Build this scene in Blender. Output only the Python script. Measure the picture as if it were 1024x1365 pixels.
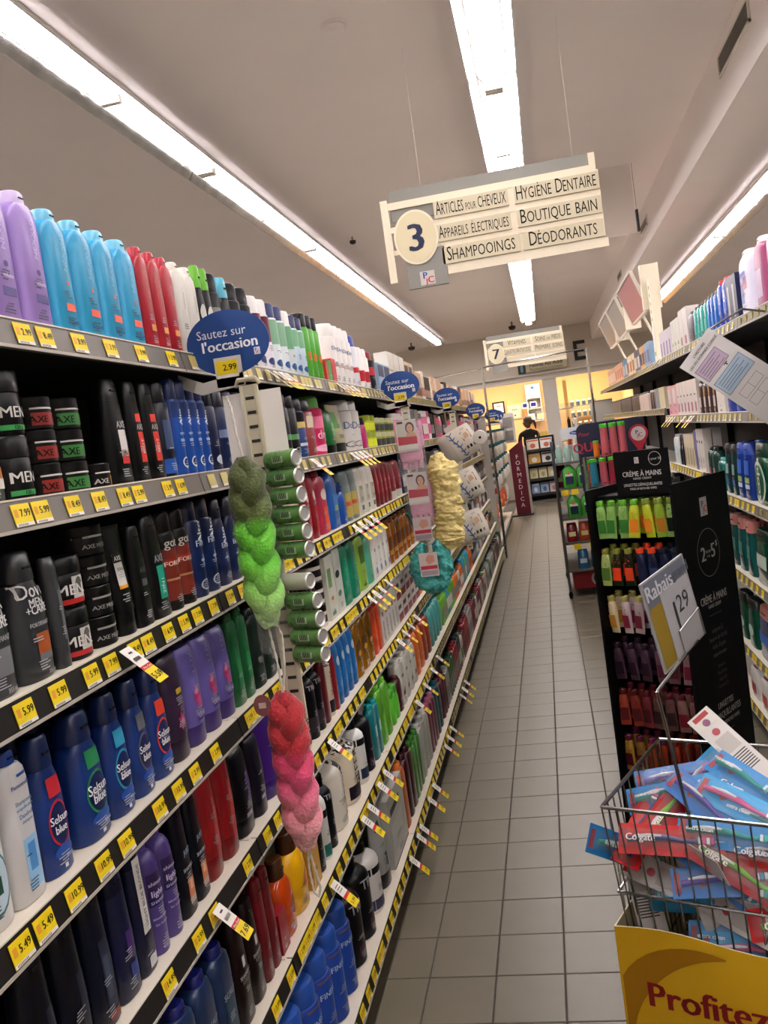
import bpy, bmesh, math, random
from mathutils import Vector, Matrix, noise
random.seed(11)
for o in list(bpy.data.objects): bpy.data.objects.remove(o)
SC = bpy.context.scene
COL = SC.collection

# ---------------------------------------------------------------- camera
F, H = 1200.0, 1.6                     # focal length in pixels of the 1024 x 1365 frame, eye height
YAW, PIT, ROL = (math.radians(a) for a in (10.683, -4.225, -8.1015))
fwd = Vector((-math.sin(YAW)*math.cos(PIT), math.cos(YAW)*math.cos(PIT), math.sin(PIT)))
rgt = Vector((math.cos(YAW), math.sin(YAW), 0)); upv = rgt.cross(fwd)
R2 = rgt*math.cos(ROL) + upv*math.sin(ROL); U2 = -rgt*math.sin(ROL) + upv*math.cos(ROL)
cd = bpy.data.cameras.new('camera'); cam = bpy.data.objects.new('camera', cd); COL.objects.link(cam)
cd.sensor_fit = 'VERTICAL'; cd.sensor_height = 36.0; cd.lens = F/1365*36.0; cd.clip_start = .05; cd.clip_end = 80
cam.matrix_world = Matrix(((R2.x, U2.x, -fwd.x, 0), (R2.y, U2.y, -fwd.y, 0), (R2.z, U2.z, -fwd.z, H), (0, 0, 0, 1)))
SC.camera = cam
# ---------------------------------------------------------------- world, exposure
W = bpy.data.worlds.new('world'); SC.world = W; W.use_nodes = True
W.node_tree.nodes['Background'].inputs[0].default_value = (.9, .95, 1, 1)
W.node_tree.nodes['Background'].inputs[1].default_value = 0.02
SC.view_settings.view_transform = 'Standard'; SC.view_settings.look = 'None'
SC.view_settings.gamma = 1; SC.view_settings.use_curve_mapping = False
SC.view_settings.exposure = 0.42
TUBE = 30.0                            # strength of the fluorescent tubes
SC.cycles.max_bounces = 8; SC.cycles.diffuse_bounces = 5; SC.cycles.glossy_bounces = 4
SC.cycles.transparent_max_bounces = 12; SC.cycles.sample_clamp_indirect = 6

def ray(x, y): return R2*((x-512)/F) + U2*((682.5-y)/F) + fwd
def onX(p, X): d = ray(*p); return d*(X/d.x) + Vector((0, 0, H))
def onY(p, Y): d = ray(*p); return d*(Y/d.y) + Vector((0, 0, H))
def onZ(p, Z): d = ray(*p); return d*((Z-H)/d.z) + Vector((0, 0, H))
def pr(P):
    v = Vector(P) - Vector((0, 0, H)); z = v.dot(fwd)
    return (512 + F*v.dot(R2)/z, 682.5 - F*v.dot(U2)/z)

# ---------------------------------------------------------------- materials
def lin(h):
    v = [int(h[i:i+2], 16)/255 for i in (0, 2, 4)]
    return tuple(c/12.92 if c <= .04045 else ((c+.055)/1.055)**2.4 for c in v) + (1,)
MATS = {}
def M(col, rough=.38, metal=0., emit=0., trans=0., alpha=1., coat=0.):
    k = (col, rough, metal, emit, trans, alpha, coat)
    if k in MATS: return MATS[k]
    m = bpy.data.materials.new('m_'+col); m.use_nodes = True
    nt = m.node_tree; b = nt.nodes['Principled BSDF']
    c_ = lin(col); b.inputs['Base Color'].default_value = tuple(v**1.18 for v in c_[:3])+(1,)
    if not metal and not emit: b.inputs['Specular IOR Level'].default_value = .38
    if not metal and max(c_[:3]) < .03: b.inputs['Specular IOR Level'].default_value = .2
    b.inputs['Roughness'].default_value = rough
    b.inputs['Metallic'].default_value = metal; b.inputs['Transmission Weight'].default_value = trans
    b.inputs['Alpha'].default_value = alpha; b.inputs['Coat Weight'].default_value = coat
    if emit: b.inputs['Emission Color'].default_value = lin(col); b.inputs['Emission Strength'].default_value = emit
    MATS[k] = m; return m
def noisy(name, c1, c2, scale=6., rough=.5, bump=0., bscale=80., metal=0., detail=4., coord='Object', rr=.1):
    m = bpy.data.materials.new(name); m.use_nodes = True; nt = m.node_tree; b = nt.nodes['Principled BSDF']
    tc = nt.nodes.new('ShaderNodeTexCoord'); n = nt.nodes.new('ShaderNodeTexNoise')
    n.inputs['Scale'].default_value = scale; n.inputs['Detail'].default_value = detail
    nt.links.new(tc.outputs[coord], n.inputs['Vector'])
    r = nt.nodes.new('ShaderNodeValToRGB'); r.color_ramp.elements[0].color = lin(c1); r.color_ramp.elements[1].color = lin(c2)
    r.color_ramp.elements[0].position = .3; r.color_ramp.elements[1].position = .7
    nt.links.new(n.outputs['Fac'], r.inputs['Fac']); nt.links.new(r.outputs['Color'], b.inputs['Base Color'])
    mr = nt.nodes.new('ShaderNodeMapRange'); mr.inputs['To Min'].default_value = rough-rr; mr.inputs['To Max'].default_value = rough+rr
    nt.links.new(n.outputs['Fac'], mr.inputs['Value']); nt.links.new(mr.outputs['Result'], b.inputs['Roughness'])
    b.inputs['Metallic'].default_value = metal
    if bump:
        n2 = nt.nodes.new('ShaderNodeTexNoise'); n2.inputs['Scale'].default_value = bscale; n2.inputs['Detail'].default_value = 3
        nt.links.new(tc.outputs[coord], n2.inputs['Vector'])
        bp = nt.nodes.new('ShaderNodeBump'); bp.inputs['Strength'].default_value = bump; bp.inputs['Distance'].default_value = .004
        nt.links.new(n2.outputs['Fac'], bp.inputs['Height']); nt.links.new(bp.outputs['Normal'], b.inputs['Normal'])
    return m
def ramp_mat(name, stops, z0, z1, rough=.7, bump=.6, bscale=160.):
    """colour that runs along the object's own height (dyed yarn)"""
    m = bpy.data.materials.new(name); m.use_nodes = True; nt = m.node_tree; b = nt.nodes['Principled BSDF']
    tc = nt.nodes.new('ShaderNodeTexCoord'); sp = nt.nodes.new('ShaderNodeSeparateXYZ'); mr = nt.nodes.new('ShaderNodeMapRange')
    nt.links.new(tc.outputs['Object'], sp.inputs[0]); nt.links.new(sp.outputs['Z'], mr.inputs['Value'])
    mr.inputs['From Min'].default_value = z0; mr.inputs['From Max'].default_value = z1
    r = nt.nodes.new('ShaderNodeValToRGB'); e = r.color_ramp.elements
    while len(e) < len(stops): e.new(.5)
    for i, (p, c) in enumerate(stops): e[i].position = p; e[i].color = lin(c)
    nt.links.new(mr.outputs['Result'], r.inputs['Fac']); nt.links.new(r.outputs['Color'], b.inputs['Base Color'])
    n2 = nt.nodes.new('ShaderNodeTexVoronoi'); n2.inputs['Scale'].default_value = bscale
    nt.links.new(tc.outputs['Object'], n2.inputs['Vector'])
    bp = nt.nodes.new('ShaderNodeBump'); bp.inputs['Strength'].default_value = bump; bp.inputs['Distance'].default_value = .003
    nt.links.new(n2.outputs['Distance'], bp.inputs['Height']); nt.links.new(bp.outputs['Normal'], b.inputs['Normal'])
    b.inputs['Roughness'].default_value = rough
    b.inputs['Sheen Weight'].default_value = .3
    return m
def film(col, alpha, rough=.08): return M(col, rough, 0, 0, 0, alpha)
CHROME = M('c9c9c6', .18, 1.); STEEL = M('9a9a98', .35, 1.); BLACK = M('0b0b0c', .45)

# ---------------------------------------------------------------- mesh helpers
class MB:
    def __init__(s): s.v = []; s.f = []; s.m = []; s.mats = []
    def mi(s, m):
        if isinstance(m, str): m = M(m)
        if m not in s.mats: s.mats.append(m)
        return s.mats.index(m)
    def add(s, vs, fs, m):
        o = len(s.v); i = s.mi(m); s.v += [tuple(v) for v in vs]
        for f in fs: s.f.append(tuple(o+k for k in f)); s.m.append(i)
        return s
    def box(s, x0, x1, y0, y1, z0, z1, m):
        vs = [(x, y, z) for z in (z0, z1) for x, y in ((x0, y0), (x1, y0), (x1, y1), (x0, y1))]
        return s.add(vs, [(3, 2, 1, 0), (4, 5, 6, 7), (0, 1, 5, 4), (1, 2, 6, 5), (2, 3, 7, 6), (3, 0, 4, 7)], m)
    def quad(s, a, b, c, d, m): return s.add([a, b, c, d], [(0, 1, 2, 3)], m)
    def loft(s, rings, m, cap0=True, cap1=True):
        n = len(rings[0]); vs = [p for r in rings for p in r]; fs = []
        for i in range(len(rings)-1):
            for k in range(n):
                a, b = i*n+k, i*n+(k+1) % n
                fs.append((a, b, b+n, a+n))
        if cap0: fs.append(tuple(range(n-1, -1, -1)))
        if cap1: fs.append(tuple((len(rings)-1)*n+k for k in range(n)))
        return s.add(vs, fs, m)
    def sect(s, secs, m, seg=20, c=(0, 0), cap0=True, cap1=True):
        return s.loft([ring(z, hw, hd, n, seg, c) for z, hw, hd, n in secs], m, cap0, cap1)
    def cyl(s, a, b, r, m, seg=10, r2=None):
        return s.tube([a, b], [r, r if r2 is None else r2], m, seg)
    def tube(s, pts, r, m, seg=8, closed=False):
        pts = [Vector(p) for p in pts]; n = len(pts); rr = r if isinstance(r, (list, tuple)) else [r]*n
        rings = []; up = None
        for i, p in enumerate(pts):
            t = (pts[min(i+1, n-1)] - pts[max(i-1, 0)]).normalized()
            if up is None: up = Vector((0, 0, 1)) if abs(t.z) < .9 else Vector((1, 0, 0))
            sd = t.cross(up)
            if sd.length < 1e-4: sd = t.orthogonal()
            sd.normalize(); up2 = sd.cross(t).normalized(); up = up2
            rings.append([tuple(p + sd*(math.cos(q)*rr[i]) + up2*(math.sin(q)*rr[i])) for q in (2*math.pi*k/seg for k in range(seg))])
        return s.loft(rings, m)
    def mesh(s, name, sharp=35):
        me = bpy.data.meshes.new(name); me.from_pydata(s.v, [], s.f)
        for m in s.mats: me.materials.append(m)
        me.polygons.foreach_set('material_index', s.m)
        me.polygons.foreach_set('use_smooth', [True]*len(s.f)); me.update()
        me.set_sharp_from_angle(angle=math.radians(sharp)); return me
    def build(s, name, parent=None, loc=(0, 0, 0), rot=(0, 0, 0), sharp=35):
        return obj(name, s.mesh(name, sharp), parent, loc, rot)
def ring(z, hw, hd, n=2., seg=20, c=(0, 0)):
    o = []
    for k in range(seg):
        a = 2*math.pi*(k+.5)/seg; ca, sa = math.cos(a), math.sin(a)
        r = (abs(ca)**n + abs(sa)**n)**(-1/n)
        o.append((c[0]+hw*ca*r, c[1]+hd*sa*r, z))
    return o
def obj(name, me, parent=None, loc=(0, 0, 0), rot=(0, 0, 0)):
    o = bpy.data.objects.new(name, me); COL.objects.link(o); o.location = loc; o.rotation_euler = rot
    if parent: o.parent = parent
    return o
LABELS = {}
def tag(o, label, cat, group=None, kind=None):
    o['label'] = label; o['category'] = cat
    if group: o['group'] = group
    if kind: o['kind'] = kind
    return o
def thing(name, label, cat, loc=(0, 0, 0), rotz=0., group=None):
    o = obj(name, None, None, loc, (0, 0, rotz)); o.empty_display_size = .05
    return tag(o, label, cat, group)
def struct(o): o['kind'] = 'structure'; return o
ORD = ['nearest', 'second', 'third', 'fourth', 'fifth', 'sixth', 'seventh', 'eighth', 'ninth', 'tenth', 'eleventh', 'twelfth',
       'thirteenth', 'fourteenth', 'fifteenth', 'sixteenth', 'seventeenth', 'eighteenth', 'nineteenth', 'twentieth']
def ordn(i): return ORD[i] if i < 20 else ('twenty-'+['first', 'second', 'third', 'fourth', 'fifth', 'sixth', 'seventh', 'eighth', 'ninth'][i-20] if i < 29 else 'farther')

# ---------------------------------------------------------------- lettering
TX = {}
def text2d(s, bold=0., shear=0., xs=1.):
    """flat glyph outlines: (verts, faces, width, x0); cap height of about 0.7 at size 1"""
    k = (s, bold, shear, xs)
    if k in TX: return TX[k]
    c = bpy.data.curves.new('t', 'FONT'); c.body = s; c.resolution_u = 2; c.offset = bold; c.shear = shear; c.fill_mode = 'FRONT'
    o = bpy.data.objects.new('t', c); me = bpy.data.meshes.new_from_object(o)
    vs = [(v.co.x*xs, v.co.y) for v in me.vertices]; fs = [tuple(p.vertices) for p in me.polygons]
    bpy.data.objects.remove(o); bpy.data.curves.remove(c); bpy.data.meshes.remove(me)
    x0 = min((v[0] for v in vs), default=0); x1 = max((v[0] for v in vs), default=0)
    TX[k] = (vs, fs, x1-x0, x0); return TX[k]
def letter(mb, s, f, size, m, bold=.01, shear=0., xs=1., align='C', rot=0.):
    """lay text on a surface; f(u, v) gives the 3D point for flat coordinates u (right) and v (up)"""
    vs, fs, w, x0 = text2d(s, 0., shear, xs); sh_ = min(bold*1.3, .03)*xs
    dx = -x0 - (w/2 if align == 'C' else 0 if align == 'L' else w)
    cr, sr = math.cos(rot), math.sin(rot)
    shifts = [-sh_*size, sh_*size, 0.] if bold > .015 else [-sh_*size, sh_*size] if bold > .008 else [0.]
    e = size*.05
    for k, sx in enumerate(shifts):
        out = []
        for x, y in vs:
            x = (x+dx)*size+sx; y = (y-.35)*size if align == 'C' else y*size
            u, v = x*cr-y*sr, x*sr+y*cr; P = Vector(f(u, v))
            if k:      # later strokes lie a hair above the first
                P += (Vector(f(u+e, v))-P).cross(Vector(f(u, v+e))-P).normalized()*(.00012*k)
            out.append(tuple(P))
        mb.add(out, fs, m)
    return w*size
def runs(mb, parts, f, m, bold=.003, xs=.62, gap=.03, x=0.):
    """several sizes in one line, set from the left: parts = [(string, size)]"""
    for s, size in parts:
        if s == ' ': x += size*.28*xs/.62; continue
        x += letter(mb, s, lambda u, v, X=x: f(X+u, v), size, m, .0, 0, xs, 'L') + gap*size
    return x
def run_width(parts, xs=.62, gap=.03, bold=.003):
    x = 0
    for s, size in parts:
        x += size*.28*xs/.62 if s == ' ' else text2d(s, 0., 0, xs)[2]*size + gap*size
    return x
# ================================================================ the room
XL, XR, Y0, YB, ZC = -5.2, 3.6, -2.5, 19.5, 3.53
SOF_X, SOF_Z = 1.2, 3.15
m_ceil = noisy('ceiling_paint', 'ebe4e2', 'efe8e6', 1.5, .75, .05, 40)
m_wall = noisy('wall_paint', 'd3c9ba', 'd8cebf', 2., .7, .05, 40)
m_tile = noisy('tile_glaze', '67604f', '6d6655', 5., .40, 0., 60, rr=.02)
m_grout = noisy('grout', '48423d', '565049', 30., .9)
m_white = noisy('white_paint', 'd9d4cb', 'dfdad1', 3., .45)
# floor with its tiles
fl = struct(MB().box(XL, XR, Y0, 24, -.06, -.004, m_grout).build('floor'))
TW, TD, TX0, TY0, G = .201, .2155, -.5406, 2.538, .0022
cells = []
for k in range(-4, 12):
    for r in range(-8, 80):
        x0, y0 = TX0+k*TW, TY0+r*TD
        if x0+TW < -.72 or x0 > 1.0: continue
        cells.append((k, r, x0, y0))
def tile_at(mb, x0, y0, x1, y1):
    b = .0016
    mb.add([(x0, y0, -.006), (x1, y0, -.006), (x1, y1, -.006), (x0, y1, -.006), (x0, y0, -b), (x1, y0, -b), (x1, y1, -b), (x0, y1, -b),
            (x0+b, y0+b, 0), (x1-b, y0+b, 0), (x1-b, y1-b, 0), (x0+b, y1-b, 0)],
           [(0, 1, 5, 4), (1, 2, 6, 5), (2, 3, 7, 6), (3, 0, 4, 7), (4, 5, 9, 8), (5, 6, 10, 9), (6, 7, 11, 10), (7, 4, 8, 11), (8, 9, 10, 11)], m_tile)
tm = MB(); tile_at(tm, -TW/2+G, -TD/2+G, TW/2-G, TD/2-G); tme = tm.mesh('floor_tile', 20)
seen = [c for c in cells if c[1] >= -2 and -.72 < c[2] < .55]
seen.sort(key=lambda c: c[3])
near = set((c[0], c[1]) for c in seen[:300])
rest = MB()
for k, r, x0, y0 in cells:
    if (k, r) in near: obj('tile', tme, fl, (x0+TW/2, y0+TD/2, random.uniform(-.0006, 0)))
    else: tile_at(rest, x0+G, y0+G, x0+TW-G, y0+TD-G)
o = rest.build('tile_field', fl); o['kind'] = 'stuff'
# shell
struct(MB().box(XL, SOF_X, Y0, 24, ZC, ZC+.1, m_ceil).build('ceiling'))
sf = MB().box(SOF_X, XR, Y0, YB, SOF_Z, ZC+.1, m_ceil)
struct(sf.build('wall_soffit'))
struct(MB().box(XL-.1, XL, Y0, 24, 0, ZC, m_wall).build('wall_left'))
struct(MB().box(XR, XR+.1, Y0, 24, 0, ZC, m_wall).build('wall_right'))
struct(MB().box(XL, XR, Y0-.1, Y0, 0, ZC, m_wall).build('wall_front'))
struct(MB().box(XL, SOF_X, YB, YB+.12, 2.5, ZC, m_wall).box(SOF_X, XR, YB, YB+.12, 2.5, SOF_Z, m_wall).box(XL, -2.6, YB, YB+.12, 0, 2.5, m_wall).box(1.9, XR, YB, YB+.12, 0, 2.5, m_wall).build('wall_back'))
struct(MB().box(-2.6, 1.9, YB-.06, YB-.002, 2.49, 2.55, m_white).build('trim_1'))
struct(MB().box(-2.6, 1.9, YB-.1, YB-.002, 2.61, 2.64, m_white).build('trim_2'))
struct(MB().box(.08, .37, YB-.02, YB+.25, 0, 2.489, m_white).build('wall_column'))
m_orange = noisy('apricot_paint', 'eebf80', 'f0c488', 2., .6)
struct(MB().box(-2.7, 2., 23.0, 23.1, 0, 3.1, m_orange).build('wall_pharmacy'))
struct(MB().box(-2.8, -2.7, YB+.12, 23, 0, 3.1, m_orange).build('wall_pharmacy_left'))
struct(MB().box(1.95, 2.05, YB+.12, 23, 0, 3.1, m_orange).build('wall_pharmacy_right'))
struct(MB().box(-2.7, 1.95, YB+.12, 23, 3.0, 3.08, m_white).build('ceiling_pharmacy'))

# vents on the soffit face, smoke detector and sprinklers on the ceiling
def vent(y, ln, z0, z1, label):
    t = thing('air_vent', label, 'vent', (SOF_X, y, (z0+z1)/2), 0, 'vents on the soffit')
    h = (z1-z0)/2
    MB().box(-.012, -.001, -ln/2, ln/2, h-.014, h, m_white).box(-.012, -.001, -ln/2, ln/2, -h, -h+.014, m_white).box(-.012, -.001, -ln/2, -ln/2+.014, -h, h, m_white).box(-.012, -.001, ln/2-.014, ln/2, -h, h, m_white).build('frame', t)
    MB().box(-.003, -.001, -ln/2+.014, ln/2-.014, -h+.014, h-.014, M('2c2a29', .8)).build('backing', t)
    sl = MB(); sl.box(-.010, -.004, -ln/2+.014, ln/2-.014, -.002, .002, M('8f8984', .6)); me = sl.mesh('slat')
    n = 7
    for i in range(n): obj('slat', me, t, (0, 0, -h+.02+(2*h-.04)*i/(n-1)), (0, .5, 0))
vent(5.08, .74, 3.34, 3.46, 'large slatted air vent high on the soffit near the camera')
vent(9.3, .55, 3.30, 3.40, 'small dark air vent on the soffit behind the aisle three sign')
vent(12.2, .5, 3.28, 3.37, 'far small air vent on the soffit above the header panels')
p = onZ((445, 33), ZC)
t = thing('smoke_detector', 'round white smoke detector on the ceiling', 'smoke detector', (p.x, p.y, ZC))
MB().sect([(-.012, .06, .06, 2), (0, .062, .062, 2)], m_ceil, 24).build('base', t)
MB().sect([(-.04, .03, .03, 2), (-.034, .044, .044, 2), (-.012, .05, .05, 2)], m_ceil, 24).build('cap', t)
for i, (px, lab) in enumerate((((470, 320), 'small sprinkler head on the ceiling beside the left light row'), ((548, 459), 'dark dome camera hanging by the end of the left light row'), ((682, 431), 'dark dome camera hanging left of the aisle seven sign'), ((727, 334), 'small dark ceiling fitting below the aisle three sign'))):
    p = onZ(px, ZC-.03)
    t = thing('ceiling_camera' if 'camera' in lab else 'sprinkler_head', lab, 'camera' if 'camera' in lab else 'sprinkler', (p.x, p.y, ZC))
    s = 1.6 if 'camera' in lab else .7
    MB().cyl((0, 0, -.001), (0, 0, -.05*s), .012*s, M('8c8784')).build('stem', t)
    MB().sect([(-.10*s, .01*s, .01*s, 2), (-.09*s, .035*s, .035*s, 2), (-.065*s, .045*s, .045*s, 2), (-.05*s, .04*s, .04*s, 2)], M('37322f', .3), 14).build('dome' if s > 1 else 'deflector', t)

# ---------------------------------------------------------------- fluorescent fixtures
m_tube = M('fdf6f8', .5, 0, TUBE)
m_mirror = noisy('reflector', 'b8b8b6', 'd0d0ce', 9., .16, .0, metal=1., rr=.04)
def fixture(x, y0, y1, z, label, group, wing=.125, drop=.115):
    L = y1-y0-.01
    t = thing('ceiling_light', label, 'light', (x, (y0+y1)/2, z+drop), 0, group)
    MB().box(-.045, .045, -L/2, L/2, -.05, -.0005, m_white).build('housing', t)
    for s in (-1, 1):
        mb = MB()
        a, b = (s*.046, -.052), (s*wing, -drop)
        pts = [a, (s*.085, -.066), b, (s*(wing+.004), -drop), (s*.089, -.062), (s*.05, -.048)]
        mb.loft([[(q[0], yy, q[1]) for q in (pts if s > 0 else pts[::-1])] for yy in (-L/2, L/2)], m_mirror)
        mb.build('reflector', t, sharp=20)
    n = max(1, round(L/1.22)); sl = L/n
    tb = MB(); tb.cyl((0, -sl/2+.03, 0), (0, sl/2-.03, 0), .018, m_tube, 10); me = tb.mesh('tube')
    sk = MB(); sk.box(-.05, .05, -.02, .02, -.03, .012, m_white); sme = sk.mesh('socket')
    for i in range(n):
        for s in (-1, 1): obj('tube', me, t, (s*.034, -L/2+(i+.5)*sl, -.082))
    for i in range(n+1): obj('socket', sme, t, (0, -L/2+.02+(L-.04)*i/n, -.08))
for nm, x, z, a, b, step in (('next aisle', -3.85, 3.41, -2.1, 18.2, 2.54), ('left', -1.85, 3.41, -2.1, 18.2, 2.47), ('centre', -.035, 3.41, -2.1, 17.2, 2.37), ('right', 1.78, 3.03, -.8, 13.6, 2.4)):  # next-aisle row is out of view, added to light the ceiling on the left
    n = round((b-a)/step)
    for i in range(n):
        fixture(x, a+(b-a)*i/n, a+(b-a)*(i+1)/n, z, '%s twin-tube ceiling light with mirrored reflectors in the %s row' % (ordn(i) if i else 'nearest', nm), '%s row of ceiling lights' % nm)

# ---------------------------------------------------------------- aisle signs hung from the ceiling
CREAM, PLATE, GREYP, INK = M('e6ddc8', .5), M('cfc6ae', .5), M('8d8c86', .6), M('22211f', .6)
NAVY = M('1d2b4e', .5)
def pjc(mb, f, s, thick=1):
    """three-letter blue and red mark"""
    letter(mb, 'P', lambda u, v: f(u-.16*s, v+.22*s), s*.75, M('2d4f9e', .5), .03)
    letter(mb, 'J', lambda u, v: f(u-.12*s, v-.25*s), s*.6, M('c8362f', .5), .03)
    letter(mb, 'C', lambda u, v: f(u+.26*s, v-.16*s), s*.75, M('c8362f', .5), .03)
def aisle_sign(y, num, rows, label, logo):
    t = thing('aisle_sign', label, 'sign', (-.13, y, 2.40))
    P = lambda x: x+.13
    MB().box(P(-.62), P(.37), .005, .012, .30, .455, GREYP).build('backing_panel', t)
    lt = MB().box(P(-.575), P(-.375), -.014, .012, -.045, .14, GREYP).build('logo_tab', t)
    if logo:
        mk = MB(); mk.box(P(-.512), P(-.438), -.0146, -.014, -.035, .032, M('c4c2bc')); pjc(mk, lambda u, v: (P(-.475)+u, -.0158, -.002+v), .062); mk.build('logo', lt)
    fr = MB().box(P(-.665), P(-.63), -.012, .012, .0, .41, CREAM).box(P(-.63), P(.40), -.006, .004, .36, .395, CREAM).box(P(-.63), P(.41), -.006, .004, .245, .275, CREAM).box(P(-.63), P(.41), -.006, .004, .135, .16, CREAM).box(P(-.37), P(.42), -.006, .004, .0, .045, CREAM).box(P(.37), P(.40), -.012, .012, .36, .45, CREAM).box(P(-.37), P(.41), -.003, .003, .03, .37, CREAM)
    fr.build('frame', t)
    zs = (.318, .203, .09)
    for i, (l, r) in enumerate(rows):
        for j, (x0, x1, s) in enumerate(((-.40 if i < 2 else -.385, -.03 if i < 2 else -.0, l), (-.0 if i < 2 else .015, .405, r))):
            if s is None: continue
            z = zs[i]
            pl = MB().box(P(x0), P(x1), -.014, -.004, z-.041, z+.041, PLATE).build('plate', t)
            if s:
                w = run_width(s); mid = (x0+x1)/2; k = min(1., (x1-x0-.02)/w)
                mb = MB(); runs(mb, s, lambda u, v: (P(mid)-w*k/2+u*k, -.0148, z-.026+v), INK); mb.build('lettering', pl)
    dm = MB(); dm.loft([[(P(-.505)+.112*math.cos(a), yy, .205+.135*math.sin(a)) for a in (2*math.pi*k/40 for k in range(40))] for yy in (-.02, .0)][::-1], CREAM)
    dd = dm.build('number_disc', t)
    nm = MB(); nm.loft([[(P(-.505)+.102*math.cos(a), yy, .205+.124*math.sin(a)) for a in (2*math.pi*k/40 for k in range(40))] for yy in (-.022, -.0195)][::-1], M('d8cfb0', .5))
    letter(nm, num, lambda u, v: (P(-.505)+u, -.0235, .205+v), .19, NAVY, .028); nm.build('numeral', dd)
    for x in (-.45, .3): MB().cyl((P(x), .008, .45), (P(x), .008, ZC-2.40), .0006, M('cfc8c2', .5), 5).build('hanging_wire', t)
B, S_ = .098, .078
aisle_sign(4.6, '3', [([('A', B), ('RTICLES', S_), (' ', .05), ('POUR', .05), (' ', .05), ('CHEVEUX', S_)], [('H', B), ('YGIÈNE', S_), (' ', .08), ('D', B), ('ENTAIRE', S_)]),
                      ([('A', .088), ('PPAREILS', .068), (' ', .08), ('ÉLECTRIQUES', .068)], [('B', B), ('OUTIQUE', S_), (' ', .08), ('BAIN', S_)]),
                      ([('S', B), ('HAMPOOINGS', S_)], [('D', B), ('ÉODORANTS', S_)])],
           'hanging cream aisle sign with a large number 3 and hair care lettering', True)
aisle_sign(12.5, '7', [([('V', B), ('ITAMINES', S_)], [('S', B), ('OINS', S_), (' ', .06), ('DES', .05), (' ', .06), ('PIEDS', S_)]),
                       ([('L', B), ('AXATIFS/', S_), ('A', B), ('NTIACIDES', S_)], [('P', B), ('REMIERS', S_), (' ', .08), ('SOINS', S_)]),
                       ([], [])], 'smaller hanging cream aisle sign with the number 7 farther back', False)

# clear plastic sheet with a dark end strip hanging under the ceiling
a_, b_ = onY((792, 352), 7.6), onY((848, 290), 7.6)
t = thing('plastic_ceiling_sheet', 'clear plastic sheet with a dark end strip hanging below the ceiling', 'plastic sheet', (b_.x, 7.6, ZC))
MB().box(a_.x-b_.x, 0, -.002, .002, b_.z-ZC-.12, -.001, film('d8d2cc', .18, .1)).build('sheet', t)
MB().box(-.0, .02, -.02, .02, b_.z-ZC-.11, b_.z-ZC+.06, M('3a3836', .6)).cyl((.01, 0, b_.z-ZC+.06), (.01, 0, -.001), .002, STEEL, 5).build('end_strip', t)
# ================================================================ shelving
m_shelf = noisy('shelf_enamel', 'd8cfbe', 'e0d8c8', 4., .4)
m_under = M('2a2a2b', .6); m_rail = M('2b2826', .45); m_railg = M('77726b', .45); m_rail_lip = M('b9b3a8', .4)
m_back = noisy('back_panel', '1a1a1b', '232324', 6., .7)
YEL, WHT, RED = M('e6cf22', .5), M('e9e6df', .5), M('c62a35', .5)
BAY, B0 = 1.31, .56
LZ = [1.86, 1.593, 1.325, 1.04, .76, .474, .155]
LD = [.75, .75, .75, .75, .75, .71, .66]
SHN = ['top', 'second', 'third', 'fourth', 'fifth', 'sixth', 'bottom']
RZ = [1.915, 1.52, 1.115, .74, .36, .13]
RD = [.85, .85, .85, .85, .85, .82]
BAYN = ['first', 'second', 'third', 'fourth', 'fifth', 'sixth', 'seventh', 'eighth', 'ninth']
# tag mesh (flat in its own plane: x along the rail, z up, front -y)
KHA = M('a3965a', .5)  # yellow of the far tags, with washed-out glancing light put into the colour
tag_pale = MB().box(-.021, .021, -.0012, 0, -.016, .016, M('c9bb78', .5)).box(-.021, .021, -.0014, -.0012, -.016, -.0105, WHT).mesh('price_tag')  # yellow tag with overexposure painted in as a paler colour
tagm = MB().box(-.0225, .0225, -.0012, 0, -.0165, .0165, YEL).box(-.0225, .0225, -.0014, -.0012, -.0165, -.0105, WHT).box(-.019, -.009, -.0014, -.0012, -.004, .008, M('dca23a', .5))
tag_plain = tagm.mesh('price_tag')
tagw = {}
def tag_mesh(pr_):
    if pr_ is None: return tag_plain
    if pr_ == 'pale': return tag_pale
    if pr_ not in tagw:
        mb = MB().box(-.0225, .0225, -.0012, 0, -.0165, .0165, YEL).box(-.0225, .0225, -.0014, -.0012, -.0165, -.0115, WHT).box(-.019, -.010, -.0014, -.0012, -.003, .009, M('dca23a', .5))
        for k in range(9): mb.box(-.018+k*.0028, -.0168+k*.0028, -.0016, -.0014, -.0158, -.0125, M('4a4640'))
        letter(mb, pr_, lambda u, v: (.007+u, -.0017, .003+v), .0155, M('201c14'), .01)
        tagw[pr_] = mb.mesh('price_tag')
    return tagw[pr_]
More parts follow.
